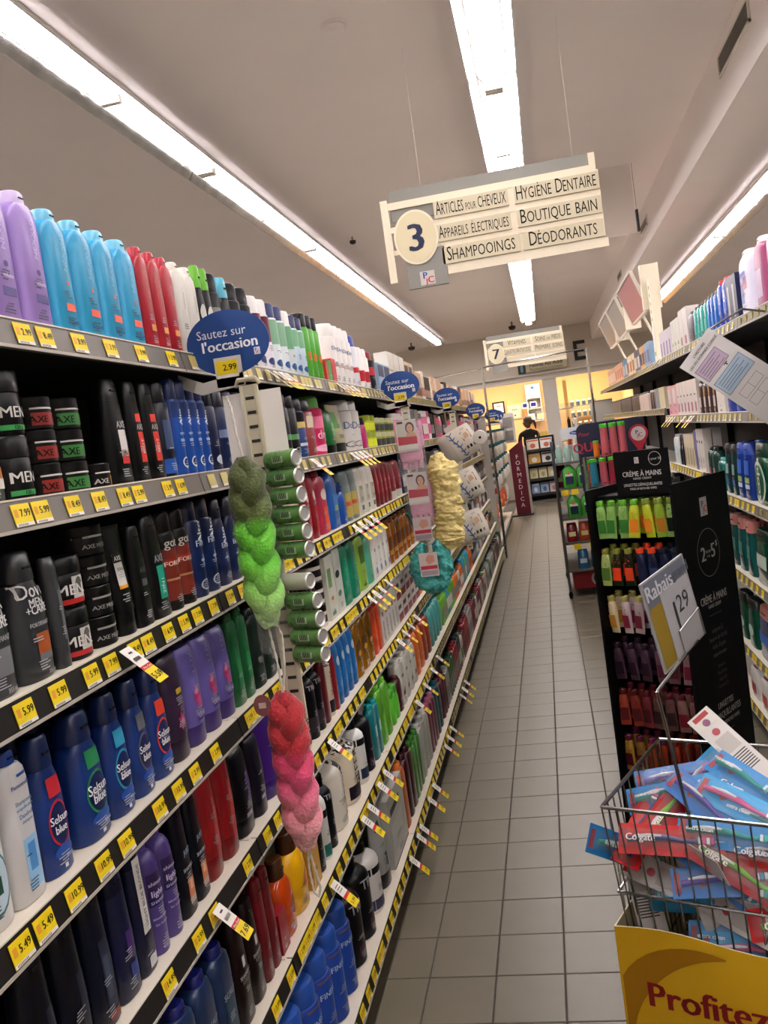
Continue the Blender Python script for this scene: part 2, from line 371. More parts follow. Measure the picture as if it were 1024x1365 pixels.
def shelf(bay, side, D, z, W, depth, rail, tags, detail, topdark=False):
    """side -1: left unit facing +x; the bay's local frame: x along the aisle, -y to the aisle"""
    # local coordinates: front lip at y = 0, products sit at y > 0
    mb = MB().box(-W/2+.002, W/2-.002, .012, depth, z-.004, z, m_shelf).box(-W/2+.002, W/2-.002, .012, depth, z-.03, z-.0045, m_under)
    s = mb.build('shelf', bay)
    rl = MB()
    rl.loft([[(x, 0., z+.002), (x, .012, z+.002), (x, .014, z-.04), (x, .004, z-.043), (x, -.008, z-.040)][::-1] for x in (-W/2+.003, W/2-.003)], rail)
    rl.box(-W/2+.003, W/2-.003, -.0095, -.007, z-.0435, z-.0385, m_rail_lip)
    rl.box(-W/2+.003, W/2-.003, -.0015, .013, z+.002, z+.0045, m_shelf)
    rl.build('price_rail', s)
    ang = math.atan2(.008, .042)
    if detail:
        for x, p_ in tags:
            o = obj('price_tag', tag_mesh(p_), s, (x, -.0055, z-.0195), (-ang, 0, 0))
    elif tags:
        mb = MB()
        for x, p_ in tags:
            mb.box(x-.019, x+.019, -.0085, -.004, z-.032, z-.006, KHA)
        o = mb.build('price_tags', s); o['kind'] = 'stuff'
    return s
PR1 = {1: ['7.99', '5.99', '8.49', '8.49', '8.49', '5.99', '5.99', '6.99'], 2: ['5.99', '5.99', '5.99', '7.99', '8.49', '8.49', '6.99', '5.99', '7.99'],
       3: ['5.49', '5.49', '10.99', '10.99', '10.99', '10.99', '10.99', '2.99'], 4: ['6.99', '14.99', '14.99', '2.99', '2.99']}
def yrow(side, i, px):
    """distance along the aisle of the point of a shelf lip seen at pixel column px"""
    X = side*((LD if side < 0 else RD)[i]+.02); Z = (LZ if side < 0 else RZ)[i]
    a, b = .05, 40.
    for _ in range(50):
        m = (a+b)/2; x = pr((X, m, Z))[0]
        if (x < px) == (side < 0): a = m
        else: b = m
    return (a+b)/2
rng = random.Random(5)
NB = 8
px_tags = {0: [8, 38, 85, 128, 170, 212], 1: [5, 32, 76, 112, 146, 166, 206, 224, 254], 2: [8, 55, 100, 127, 160, 178, 206, 228, 246, 268, 290, 312], 3: [2, 34, 76, 116, 147, 193, 219, 242, 270, 300], 4: [45, 110, 205, 246, 268, 314], 5: [300, 330, 352, 372]}
for b in range(-1, NB):
    y0 = B0+b*BAY; yc = y0+BAY/2
    bay = thing('shelving_bay', ('black and cream shelving unit, %s bay along the left of the aisle' % BAYN[b]) if b >= 0 else 'black and cream shelving unit at the near left, outside the picture', 'shelf', (0, yc, 0), math.pi/2, 'left shelving bays')
    # local x = world y, local -y = world +x
    MB().box(-BAY/2, BAY/2, 1.19, 1.22, .0, 1.99, m_back).build('back_panel', bay)
    MB().box(-BAY/2, -BAY/2+.022, 1.15, 1.189, .0, 2.0, m_under).build('upright', bay)
    MB().box(-BAY/2+.002, BAY/2-.002, .70, .72, 0.001, .112, M('141414', .5)).build('kick_plate', bay)
    for i, z in enumerate(LZ):
        rail = m_railg if (i < 2 or b >= 5) else m_rail
        tags = []
        if b == 0 and i in px_tags:
            pl = PR1.get(i, ['2.99', '8.49', '3.99'])
            for k, px in enumerate(px_tags[i]):
                x = yrow(-1, i, px)-yc
                if -BAY/2+.03 < x < BAY/2-.03: tags.append((x, pl[min(k, len(pl)-1)]))
        elif b >= 0:
            x = -BAY/2+.06
            while x < BAY/2-.04:
                tags.append((x, 'pale' if i < 2 else rng.choice(['5.99', '3.99', '2.99', '7.49']) if b == 1 else None))
                x += .048+(.034 if b < 2 else .03)*(rng.random() < .75)
        s = shelf(bay, -1, LD[i], z, BAY, 1.185-LD[i], rail, tags, b <= 2)
        for o in [s]: o.location.y = LD[i]
# right unit
RB0 = 2.72
for b in range(-1, 8):
    y0 = RB0+b*BAY; yc = y0+BAY/2
    bay = thing('shelving_bay', 'cream shelving unit, %s bay along the right of the aisle' % (BAYN[b] if b >= 0 else 'unseen'), 'shelf', (0, yc, 0), -math.pi/2, 'right shelving bays')
    MB().box(-BAY/2, BAY/2, 1.29, 1.32, 0, 2.0, m_back).build('back_panel', bay)
    MB().box(BAY/2-.022, BAY/2, 1.25, 1.289, 0, 2.05, m_under).build('upright', bay)
    MB().box(-BAY/2+.002, BAY/2-.002, .85, .87, .001, .09, M('141414', .5)).build('kick_plate', bay)
    for i, z in enumerate(RZ):
        if b == 2 and i == 2: z = 1.187
        if b >= 3 and i == 1: z = 1.575
        tags = []; x = -BAY/2+.06
        while x < BAY/2-.04:
            tags.append((x, 'pale' if i < 2 else None)); x += .055+.05*(rng.random() < .8)
        s = shelf(bay, 1, RD[i], z, BAY, 1.285-RD[i], m_railg, tags, 1 <= b <= 2)
        s.location.y = RD[i]

# ================================================================ products
def sections(kind, w, h, d):
    a, b = w/2, d/2
    S = lambda L, n: [(z*h, k*a, q*b, n) for z, k, q in L]
    if kind == 'slab':   return S([(0, .93, .9), (.015, 1, 1), (.78, .97, .97), (.86, .88, .9), (.905, .62, .8), (.91, .5, .7)], 3.2), S([(.91, .54, .72), (.985, .5, .68), (1, .42, .6)], 2.4)
    if kind == 'oval':   return S([(0, .88, .9), (.02, .96, 1), (.3, 1, 1), (.55, .97, .97), (.68, .84, .9), (.76, .66, .82), (.77, .6, .8)], 2.5), S([(.77, .68, .86), (.82, .68, .86), (.98, .56, .78), (1, .48, .66)], 2.4)
    if kind == 'taper':  return S([(0, .93, .92), (.015, 1, 1), (.4, .96, 1), (.79, .8, .86), (.80, .79, .85)], 3.), S([(.80, .80, .86), (.97, .70, .78), (1, .6, .66)], 3.)
    if kind == 'inv':    return S([(.2, .9, .98), (.22, .95, 1), (.55, 1, 1), (.9, .97, .82), (.975, .93, .58), (1, .84, .42)], 2.6), S([(0, .84, .9), (.02, .9, .96), (.2, .92, .98)], 2.6)
    if kind == 'round':  return S([(0, .95, .95), (.015, 1, 1), (.68, 1, 1), (.75, .94, .94), (.805, .72, .72), (.83, .46, .46), (.85, .44, .44)], 2.), S([(.85, .46, .46), (.985, .44, .44), (1, .38, .38)], 2.)
    if kind == 'can':    return S([(0, .95, .95), (.01, 1, 1), (.76, 1, 1), (.785, .93, .93), (.79, .85, .85)], 2.), S([(.79, .88, .88), (.96, .86, .86), (.99, .78, .78), (1, .6, .6)], 2.)
    if kind == 'jar':    return S([(0, .95, .95), (.04, 1, 1), (.64, 1, 1), (.67, .96, .96)], 2.), S([(.67, 1.02, 1.02), (.96, 1.02, 1.02), (1, .96, .96)], 2.)
    if kind == 'tube':   return S([(.2, .78, .9), (.23, .84, .95), (.55, .93, .6), (.95, 1, .14), (1, 1, .1)], 2.4), S([(0, .74, .84), (.015, .8, .9), (.2, .8, .9)], 2.2)
    if kind == 'squat':  return S([(0, .93, .93), (.02, 1, 1), (.5, 1, 1), (.64, .9, .92), (.73, .6, .7), (.75, .5, .62)], 2.2), S([(.75, .56, .66), (.98, .54, .64), (1, .46, .56)], 2.)
    if kind == 'jug':    return S([(0, .95, .95), (.02, 1, 1), (.72, 1, 1), (.86, .72, .75), (.9, .3, .36)], 4.), S([(.9, .34, .4), (1, .32, .38)], 2.)
    if kind == 'box':    return [(0, a, b, 14.), (h, a, b, 14.)], None
    raise KeyError(kind)
SKU = {}
def surf(secs, u, z):
    for (z0, a0, b0, n0), (z1, a1, b1, n1) in zip(secs, secs[1:]):
        if z0-1e-9 <= z <= z1+1e-9:
            t = (z-z0)/max(z1-z0, 1e-9); hw, hd, n = a0+(a1-a0)*t, b0+(b1-b0)*t, n0
            break
    else: hw, hd, n = secs[-1][1:] if z > secs[-1][0] else secs[0][1:]
    q = min(abs(u)/hw, .999); return -hd*(1-q**n)**(1/n)
def make_sku(kind, w, h, d, body, cap, lab, txt, detail, rough):
    key = (kind, round(w, 3), round(h, 3), round(d, 3), body, cap, tuple(lab), tuple(txt), detail, rough)
    if key in SKU: return SKU[key]
    bs, cs = sections(kind, w, h, d); seg = 24 if detail else 12
    parts = []
    mb = MB()
    if kind == 'box': mb.box(-w/2, w/2, -d/2, d/2, 0, h, M(body, rough))
    else: mb.sect(bs, M(body, rough), seg)
    parts.append(['body', mb])
    if cs and cap:
        cm = MB() if detail else mb; cm.sect(cs, M(cap, .3), seg)
        if detail:
            parts.append(['cap', cm])
            if kind in ('oval', 'slab', 'taper', 'round', 'squat') :    # the flip lid's thumb notch
                z0 = cs[0][0]; z1 = cs[-1][0]; hd = cs[0][2]; hw = cs[0][1]
                cm.box(-hw*.3, hw*.3, -hd*1.005-.0008, -hd*.7, z0+(z1-z0)*.42, z0+(z1-z0)*.50, M('1c1c1e' if cap != '0b0b0c' else '2c2c2e', .5))
    def F_(u, z, off): return (u, (-d/2 if kind == 'box' else surf(bs, u, z))-off, z)
    lb = mb; lt = MB() if detail else mb
    off = .0006
    sh = lambda q: max(-.97, q-.22)
    lab = [(L[0], L[1]-.22)+tuple(L[2:]) if L[0] in ('e', 'f') else L if (L[0] <= -.85 or L[1] >= .94) else (sh(L[0]), sh(L[1]))+tuple(L[2:]) for L in lab]
    txt = [(T[0], T[1]-.22)+tuple(T[2:]) for T in txt]
    for L in lab:
        if detail: lb = MB(); parts.append(['label', lb])
        if L[0] in ('e', 'f'):
            fl_ = L[0] == 'f'; _, cu, cz, ru, rz, c = L; rings = 3; sg = 42 if fl_ else 20; vs = []; fs = []
            for r in range(rings+1):
                for k in range(sg):
                    a = 2*math.pi*k/sg; q = r/rings*(1+.3*math.cos(7*a)*(r == rings) if fl_ else 1); vs.append(F_(cu*w/2+ru*w/2*q*math.cos(a), cz*h+rz*h*q*math.sin(a), off))
            for r in range(rings):
                for k in range(sg): fs.append((r*sg+k, (r+1)*sg+k, (r+1)*sg+(k+1) % sg, r*sg+(k+1) % sg))
            lb.add(vs, fs, M(c, .4))
        else:
            u0, u1, z0, z1, c = L; nu, nz = (8 if abs(u1-u0) > .5 else 4), 6
            if not detail: nu, nz = 6, 2
            vs = [F_(w/2*(u0+(u1-u0)*i/nu), h*(z0+(z1-z0)*j/nz), off) for j in range(nz+1) for i in range(nu+1)]
            lb.add(vs, [(j*(nu+1)+i, j*(nu+1)+i+1, (j+1)*(nu+1)+i+1, (j+1)*(nu+1)+i) for j in range(nz) for i in range(nu)], M(c, .4))
        off += .0003
    for s, u, z, size, c, rot in txt:
        tw_ = text2d(s, 0.)[2]*size; size *= min(1., (.62 if kind in ('can', 'jar', 'round') else .72)/tw_) if not rot else min(1., .7*h/w/tw_)
        if not rot: lim = .46-text2d(s, 0.)[2]*size/2; u = max(-2*lim, min(2*lim, u))
        letter(lt, s, lambda U, V: F_(max(-w*.49, min(w*.49, u*w/2+U)), z*h+V, off+.0006), size*w, M(c, .45), .012, 0, 1, 'C', rot*math.pi/2)
    if detail and kind not in ('jar', 'jug'):          # rows of print too fine to read
        fp = MB(); parts.append(['fine_print', fp]); rr = random.Random(str(key)); lum = sum(lin(body)[:3])/3; pc_ = M('4a4a50' if lum > .25 else 'b4b6ba', .5)
        z0 = .3 if kind in ('inv', 'tube') else .08
        for q in range(rr.randint(5, 8)):
            zz = z0+q*.021+(.14 if q > 3 else 0); hl = w*rr.uniform(.08, .17); cu = -.1*w*rr.random(); hh_ = .0016
            if zz > .7: break
            vs = [F_(cu-hl+2*hl*i/4, zz*h+j*hh_, off+.0003) for j in (0, 1) for i in range(5)]
            fp.add(vs, [(i, i+1, i+6, i+5) for i in range(4)], pc_)
    if detail:
        if lt.f: parts.append(['lettering', lt])
    r = [(n, m.mesh(n, 40)) for n, m in parts if m.f]
    SKU[key] = r; return r
CATS = {'slab': ('shampoo_bottle', 'bottle'), 'oval': ('shampoo_bottle', 'bottle'), 'taper': ('shower_gel_bottle', 'bottle'), 'inv': ('conditioner_bottle', 'bottle'), 'round': ('conditioner_bottle', 'bottle'),
        'can': ('aerosol_can', 'can'), 'jar': ('styling_jar', 'jar'), 'tube': ('cream_tube', 'tube'), 'squat': ('bath_bottle', 'bottle'), 'jug': ('jug', 'jug'), 'box': ('carton', 'box')}
USED = {}; FARM = []
def uniq(lab):
    n = USED.get(lab, 0); USED[lab] = n+1
    if n: print('DUP LABEL', lab)
    return lab
def put(parts, name, label, cat, group, loc, rz):
    if len(parts) == 1:
        o = obj(name, parts[0][1], None, loc, (0, 0, rz)); return tag(o, label, cat, group)
    t = thing(name, label, cat, loc, rz, group)
    for n, me in parts:
        o = obj(n, me, t)
        if n == 'fine_print': o['kind'] = 'stuff'
    return t
def grp(side, i, px0, px1, n, kind, body, cap, desc, top=None, h=None, lab=(), txt=(), rows=1, stack=1, detail=1, d=None, rough=.32, name=None, cat=None, ys=None, bay=None, wf=.95, zoff=0., far=False):
    LX, LZZ = (LD, LZ) if side < 0 else (RD, RZ)
    if ys: ya, yb = ys
    else: ya, yb = sorted((yrow(side, i, px0), yrow(side, i, px1)))
    pitch = (yb-ya)/n; w = pitch*wf
    if d is None: d = w if kind in ('can', 'jar', 'round') else min(max(w*.62, .03), .075)
    z = LZZ[i]+.0005+zoff
    xf = side*(LX[i]+.022+d/2)
    if top: h = onX(top, side*(LX[i]+.022+d*.3)).z-z
    parts = make_sku(kind, round(w, 3), h, d, body, cap, lab, txt, detail, rough)
    nm, ct = CATS[kind]; nm = name or nm; ct = cat or ct
    sd = 'left' if side < 0 else 'right'
    where = '%s %s shelf' % (SHN[i] if side < 0 else ['top', 'second', 'third', 'fourth', 'fifth', 'bottom'][i], sd)
    if bay: where = '%s of %s bay' % (where, bay)
    g = '%s row on the %s' % (desc, where)
    rz = math.pi/2 if side < 0 else -math.pi/2
    if i < (3 if side < 0 else 2): rows = 1
    for r in range(rows):
        for k in range(n):
            y = ya+(k+.5)*pitch; x = xf+side*r*(d+.006)
            jit = random.uniform(-.05, .05)
            for s in range(stack):
                if far and kind == 'slab':
                    rot_ = Matrix.Translation((x, y, z)) @ Matrix.Rotation(rz, 4, 'Z'); FARM.append((parts[0][1], rot_)); continue
                if n > 1: lb = '%s, %s in its row on the %s' % (desc, ordn(k), where)
                else: lb = '%s on the %s' % (desc, where)
                if stack > 1: lb = lb.replace(' on the ', ', %s of its stack, on the ' % (['bottom', 'second', 'third', 'top'][s if s < stack-1 else 3]), 1)
                if r: lb = 'rear ' + lb
                if len(lb.split()) > 16: lb = lb.replace(' in its row', '')
                put(parts, nm, uniq(lb), ct, g, (x, y, z+s*(h+.0008)), rz+jit*(1 if kind not in ('box',) else .3))
L_ = lambda *a, **k: grp(-1, *a, **k)
R_ = lambda *a, **k: grp(1, *a, **k)
# ---------------------------------------------------------------- left, top shelf
VT = lambda s, c, z=.62, sz=.22, u=.25: (s, u, z, sz, c, 1)
y84, y203 = yrow(-1, 0, 84), yrow(-1, 0, 203); pt_ = (y203-y84)/4*1.04
L_(0, 0, 0, 3, 'slab', 'a58cc8', 'cdbfe0', 'tall lilac shampoo bottle', top=(33, 262), lab=((-.15, .75, .20, .26, '4b3a86'), ('e', .3, .42, .14, .022, '4b3a86')), txt=(VT('NEXXUS', 'c9b8e6', .66, .2), ('volume', .3, .34, .12, 'e4daf2', 0)), rows=2, ys=(y84-3*pt_, y84))
L_(0, 84, 203, 4, 'slab', '3fa3c9', '7ec3dc', 'tall turquoise shampoo bottle', top=(58, 279), lab=((-.1, .7, .20, .26, 'e2603c'), ('e', .3, .42, .1, .016, 'e2603c')), txt=(VT('NEXXUS', '7cc4de', .66, .2), ('hydrate', .3, .12, .14, '1f5f86', 0)), rows=2)
L_(0, 203, 250, 3, 'slab', 'a92a3a', 'b8394a', 'tall crimson shampoo bottle', top=(184, 331), lab=((-.1, .75, .20, .26, 'd9923c'),), txt=(VT('NEXXUS', 'c87880', .62, .2), ('colour', .3, .1, .14, 'e0b0a0', 0)), rows=2)
L_(0, 250, 280, 2, 'slab', 'd8d5cd', 'e2dfd8', 'plain white shampoo bottle', top=(262, 364), txt=(VT('nexxus', 'a9a69e', .6, .2),), rows=2)
L_(0, 280, 299, 2, 'oval', '1c1e20', '6fb23a', 'black bottle with lime green cap', h=.235, lab=(('e', 0, .5, .6, .1, 'c9c7c0'),))
L_(0, 299, 312, 1, 'can', '24262b', '1b1c1f', 'black can with black cap', h=.235, lab=((-.7, .7, .5, .62, '8a8a88'),))
L_(0, 312, 325, 1, 'oval', '24262b', '5fb0c4', 'black bottle with aqua cap', h=.235, lab=(('e', 0, .5, .6, .1, 'c9c7c0'),))
L_(0, 325, 352, 2, 'can', '2a2b2e', '232427', 'charcoal can with black cap', h=.235, lab=((-.7, .7, .52, .62, '9a9a97'),))
L_(0, 352, 374, 2, 'can', 'e0dde2', 'e8e6e4', 'white hairspray can with burgundy band', h=.225, lab=((-.95, .95, .42, .76, '6d1f35'), ('e', 0, .16, .4, .05, '2e3f78')), rows=2)
L_(0, 374, 394, 2, 'can', 'dce3e6', '333b6b', 'pale green hairspray can with navy cap', h=.225, lab=((-.95, .95, .42, .76, '8fb79a'), ('e', 0, .16, .4, .05, '2e5f98')), rows=2)
L_(0, 394, 402, 1, 'can', 'dce3e6', 'e8e6e2', 'pale green hairspray can with white cap', h=.22, lab=((-.95, .95, .42, .76, '79ab86'), ('e', 0, .16, .4, .05, '2e5f98')), rows=2)
L_(0, 402, 417, 2, 'can', 'd2e2ee', '2c3360', 'pale blue and green can with indigo cap', h=.215, lab=((-.95, .95, .5, .76, '86b795'), ('e', 0, .16, .4, .05, '2e5f98')), rows=2)
L_(0, 417, 437, 3, 'can', '5aa83c', '24262a', 'tall lime hairspray can with black cap', h=.24, lab=((-.3, .5, .30, .42, 'd07a2c'),), rows=2)
L_(0, 438, 441, 1, 'box', 'c2442f', None, 'small orange red carton', h=.085)
L_(0, 441, 446, 1, 'box', '3f9a4c', None, 'small green carton beside the lime cans', h=.09)
L_(0, 446, 452, 1, 'box', 'c9303a', None, 'small red carton beside white cans', h=.10)
L_(0, 452, 478, 4, 'can', 'dddad6', 'e6e3df', 'white deodorant spray can', h=.25, lab=((-.5, .5, .3, .36, 'c9b7b2'),), txt=(('Dove', .1, .6, .24, '6a7aa0', 0),), rows=2)
L_(0, 478, 487, 1, 'can', 'd6d6da', '2b3f9a', 'white spray can with blue cap', h=.24, lab=((-.6, .6, .3, .4, 'c33a48'),), rows=2)
L_(0, 487, 499, 2, 'can', 'e2dfdb', 'e4e1de', 'white and red spray can', h=.20, lab=((-.9, .9, .2, .45, 'b8202e'),), rows=2)
L_(0, 499, 508, 1, 'can', '2a2624', '8f2633', 'black spray can with dark red cap', h=.2, lab=((-.8, .8, .4, .6, 'b03040'),))
L_(0, 508, 524, 2, 'box', 'a9c0d8', None, 'pale blue carton', h=.15, lab=((-.9, .9, .55, .95, '2c4468'),), rows=2)
L_(0, 524, 545, 3, 'box', 'e3ded4', None, 'white hair colour carton', h=.235, lab=((-.8, .8, .55, .6, 'b7a890'), (-.8, .8, .1, .3, 'cbb59c')), rows=2)
L_(0, 545, 556, 2, 'box', 'd3c2ab', None, 'beige hair colour carton', h=.22, lab=((-.8, .8, .5, .9, '3a3230'),))
# ---------------------------------------------------------------- left, second shelf
L_(1, -30, 25, 1, 'oval', '3b3d40', '34363a', 'charcoal grey body wash bottle with orange label', top=(-12, 575), lab=((-.1, .9, .2, .5, 'b9783a'), (-.1, .9, .2, .34, 'd6d2cb')))
JL = ((-.98, .98, .06, .58, '17181a'),)
L_(1, 26, 64, 1, 'jar', '141416', '0f0f10', 'large black styling gel jar', h=.098, lab=((-.8, .8, .08, .16, '3f9a55'),), txt=(('MEN', .05, .36, .36, 'd8d6d0', 0), ('120 g', .1, .12, .11, '141416', 0)), stack=2, rows=2)
L_(1, 66, 101, 1, 'jar', '161617', '121213', 'small black pomade jar with red label', h=.053, lab=((-.95, .95, .12, .5, '8f2a22'), (-.98, .98, .6, .66, 'c9c7c2')), txt=(('AXE', -.3, .3, .2, '0c0c0c', 0),), stack=3, rows=2)
L_(1, 101, 136, 1, 'jar', '161617', '121213', 'small black pomade jar with green label', h=.053, lab=((-.95, .95, .12, .5, '3c7f3c'), (-.98, .98, .6, .66, 'c9c7c2')), txt=(('AXE', -.3, .3, .2, '0c0c0c', 0),), stack=3, rows=2)
L_(1, 137, 160, 1, 'jar', '161617', '121213', 'single black pomade jar with amber label', h=.045, lab=((.2, .95, .12, .5, 'c28a2a'), (-.98, .98, .6, .66, 'c9c7c2')), txt=(('AXE', -.3, .3, .2, 'b9b7b2', 0),), rows=2)
L_(1, 160, 188, 1, 'taper', '101112', '151617', 'tall black shower gel with white label', top=(158, 508), lab=((-.05, .62, .2, .52, 'dcd9d4'), (-.05, .62, .2, .27, 'c23a3a')), txt=(('AXE', .28, .57, .22, 'b9b9bb', 0), ('2IN1', .28, .3, .18, '7a2020', 0)), rows=2)
L_(1, 188, 228, 2, 'taper', '101112', '151617', 'tall black shower gel with red label', top=(181, 511), lab=((-.05, .62, .2, .5, 'd23c2e'), (-.05, .62, .6, .68, 'd23c2e')), txt=(('AXE', .28, .55, .22, 'b9b9bb', 0), ('HOT', .28, .36, .2, 'f0d8d0', 1)), rows=2)
L_(1, 229, 246, 1, 'can', '131a33', '10131f', 'dark navy spray can', h=.205, lab=((-.6, .9, .05, .2, '2a5fae'), (-.4, .8, .3, .6, '4a5a7a')), rows=2)
L_(1, 247, 291, 4, 'can', '1f57a6', '14306a', 'royal blue hairspray can with swirl', h=.215, lab=((-.95, .95, .6, .76, '17407f'), ('e', .2, .14, .5, .055, 'dfe6ee'), ('e', .2, .14, .38, .042, '16356c'), (-.2, .7, .35, .38, '9fc0e6')), txt=(('Alto', .2, .6, .42, 'e6eef6', 1), ('spray', .2, .44, .2, 'cfe0f4', 0)), rows=2)
L_(1, 292, 304, 1, 'can', '16264e', '10162c', 'navy hairspray can behind the strip', h=.2, lab=(('e', .2, .14, .5, .055, 'c9d2de'),))
L_(1, 306, 352, 4, 'can', '1a2c58', '141c38', 'indigo mousse can behind the hanging strip', h=.2, lab=((-.6, .6, .4, .5, '7a8aa8'),))
L_(1, 366, 388, 3, 'can', '141417', '0f0f11', 'black hairspray can with copper base', h=.215, lab=((-.98, .98, .02, .22, '8f4326'), ('e', 0, .12, .5, .06, 'c9c0b8'), ('e', 0, .12, .4, .048, '8f4326'), (-.5, .5, .5, .53, '8a8a88')), rows=2)
L_(1, 388, 408, 2, 'can', '131316', '0e0e10', 'black hairspray can with green print', h=.21, lab=((-.5, .6, .3, .38, '58a05a'), ('e', 0, .12, .5, .06, 'b9b9b7'), ('e', 0, .12, .4, .048, '131316')), rows=2)
L_(1, 408, 418, 1, 'can', '28487f', '1c1c20', 'black and blue dry shampoo can', h=.2, lab=((-.9, .9, .55, .76, '1a1a1e'), (-.6, .6, .5, .6, 'd9c07a'), (-.5, .5, .2, .25, 'd0d4da')), rows=2)
L_(1, 418, 430, 1, 'can', '8a3a38', '1b1b1e', 'dark red dry shampoo can with white side', h=.2, lab=((.1, .95, .0, .75, 'ddd8d2'), (-.4, .3, .5, .7, 'd9c9b0')), rows=2)
L_(1, 430, 444, 1, 'can', 'c22a63', '5d9a3a', 'hot pink spray can with green cap', h=.216, lab=((-.7, .7, .45, .65, 'dd7f9d'), ('e', 0, .12, .6, .06, 'e6b0c4')), txt=(('dry', 0, .35, .3, 'f0c8d8', 0),), rows=2)
L_(1, 444, 455, 1, 'inv', '1f6b34', '111413', 'green styling tube bottle', h=.165, lab=((.0, .5, .4, .7, '7ab87f'),), rows=2)
L_(1, 455, 470, 1, 'tube', 'b3b08c', '16201c', 'pale olive styling tube with green print', h=.19, lab=((-.7, .2, .5, .85, '5aa43e'),), rows=2)
L_(1, 470, 489, 2, 'can', 'd6d3ce', 'd0cdc8', 'white hair mousse can', h=.215, lab=(('e', 0, .13, .6, .06, '55555c'), ('e', 0, .13, .48, .048, 'd6d3ce')), txt=(('Dove', .1, .5, .3, '6a7a9a', 0),), rows=2)
L_(1, 489, 495, 1, 'oval', 'a92a6a', '1b1b1e', 'small magenta bottle', h=.14)
L_(1, 495, 507, 2, 'jar', 'b9c22a', '9aa83a', 'acid yellow styling jar', h=.075, stack=2, lab=((-.8, .8, .1, .55, 'd3dc3c'),))
L_(1, 507, 531, 4, 'jar', 'a8b13a', 'c2c4a0', 'lime and grey styling jar', h=.07, stack=2, lab=((-.8, .8, .1, .55, '4a4e4e'),))
# ---------------------------------------------------------------- left, third shelf
DV = (('Dove', .25, .70, .34, 'd9d9d9', 0), ('MEN', .3, .60, .2, 'd9d9d9', 0), ('+CARE', .3, .545, .2, 'd9d9d9', 0), ('FORTIFIANT', .3, .43, .1, 'b9b9b9', 0), ('355 ml', .55, .05, .09, 'b9b9b9', 0))
L_(2, -22, 42, 1, 'oval', '3a3c3f', '34363a', 'charcoal body wash bottle with silver picture', top=(-2, 742), lab=((-.1, .8, .16, .36, '7b7d80'), (-.2, .7, .77, .81, 'a62a34')), txt=DV, rows=2)
L_(2, 42, 88, 1, 'oval', '3a3c3f', '34363a', 'charcoal body wash bottle with copper picture', top=(30, 734), lab=((.0, .8, .2, .36, 'a2592c'), (0, .8, .15, .2, '77797c'), (-.2, .7, .77, .81, 'a62a34')), txt=DV, rows=2)
L_(2, 88, 104, 1, 'inv', '404245', '3a3c3f', 'slim charcoal tube leaning by the jars', h=.175, lab=((.1, .6, .25, .7, '6a6c6f'),))
L_(2, 104, 140, 1, 'jar', '131315', '0e0e10', 'black hair gel jar with white portrait', h=.084, lab=((-.1, .6, .1, .6, 'c9c7c3'), (-.9, .3, .08, .18, 'b02a2a'), ('e', .25, .42, .22, .16, '6a6866')), txt=(('MEN.', -.5, .36, .3, 'dddbd6', 0),), stack=2, rows=2)
L_(2, 141, 171, 1, 'jar', '161617', '111112', 'flat black pomade jar', h=.052, lab=((-.98, .98, .58, .65, '9a9894'),), txt=(('AXE MESSY', 0, .3, .13, '9a9894', 0),), stack=4, rows=2)
L_(2, 171, 194, 1, 'tube', '141415', '101011', 'black hair tube with white label', h=.2, lab=((-.3, .5, .42, .74, 'd6d4cf'), (-.3, .5, .66, .74, '1c1c1e'), (-.3, .5, .42, .45, 'd69a2a')), txt=(('AXE', .1, .70, .18, 'e0ded8', 0), ('STYLE', .1, .6, .11, '3a3a3a', 0)), rows=2)
L_(2, 194, 213, 1, 'taper', '121314', '161718', 'black shower gel with grey print', h=.19, lab=((-.1, .6, .4, .47, '5a5c60'),), txt=(('AXE', .25, .56, .24, '6a6c70', 0),), rows=2)
L_(2, 213, 237, 1, 'taper', '121314', '161718', 'black shower gel with teal label', h=.205, lab=((-.1, .6, .18, .5, '1f9a84'),), txt=(('AXE', .25, .57, .24, '9a9ca0', 0), ('2IN1', .25, .3, .2, 'c9f0e6', 1)), rows=2)
L_(2, 237, 271, 2, 'can', '17140f', '151311', 'black can with red oval label', h=.205, lab=((-.75, .75, .10, .62, '7a2b1c'), (-.75, .75, .30, .32, 'b58a5a'), (-.75, .75, .45, .52, '9a2a20')), txt=(('got', 0, .68, .4, 'd0ccc4', 0), ('FORCE', 0, .47, .22, 'e0d0c0', 0)), rows=2)
L_(2, 271, 302, 2, 'can', '1b3163', '131f3f', 'navy hairspray can with star burst', h=.215, lab=(('e', .2, .12, .5, .055, 'c9d2de'), ('e', .2, .12, .4, .044, '1b3163'), (.0, .5, .36, .385, 'b9cdea'), (.2, .3, .31, .43, 'b9cdea')), txt=(('Alto', .2, .66, .4, 'e6eef6', 1), ('Firm', .2, .55, .28, 'cfd8e8', 0)), rows=2)
L_(2, 302, 330, 2, 'oval', '182a56', '121b36', 'navy pump bottle with star burst', h=.205, lab=((.0, .5, .30, .325, 'b9cdea'), (.2, .3, .26, .37, 'b9cdea')), txt=(('Alto', .2, .56, .34, 'e6eef6', 1), ('Extra', .2, .46, .24, 'cfd8e8', 0)), rows=2)
L_(2, 330, 372, 4, 'can', '17264a', '121b36', 'navy can behind the green loofah', h=.2)
L_(2, 377, 392, 1, 'slab', '161614', '1a1a18', 'black and yellow conditioner bottle', h=.19, lab=((-.9, .9, .1, .25, 'b8a83a'),), rows=2)
L_(2, 392, 414, 1, 'inv', 'd6cfbe', 'cfc8b6', 'cream bottle with black brand patch', h=.2, lab=((-.5, .6, .72, .82, '1c1a18'), (-.4, .5, .2, .4, 'e0d6a8')), rows=2)
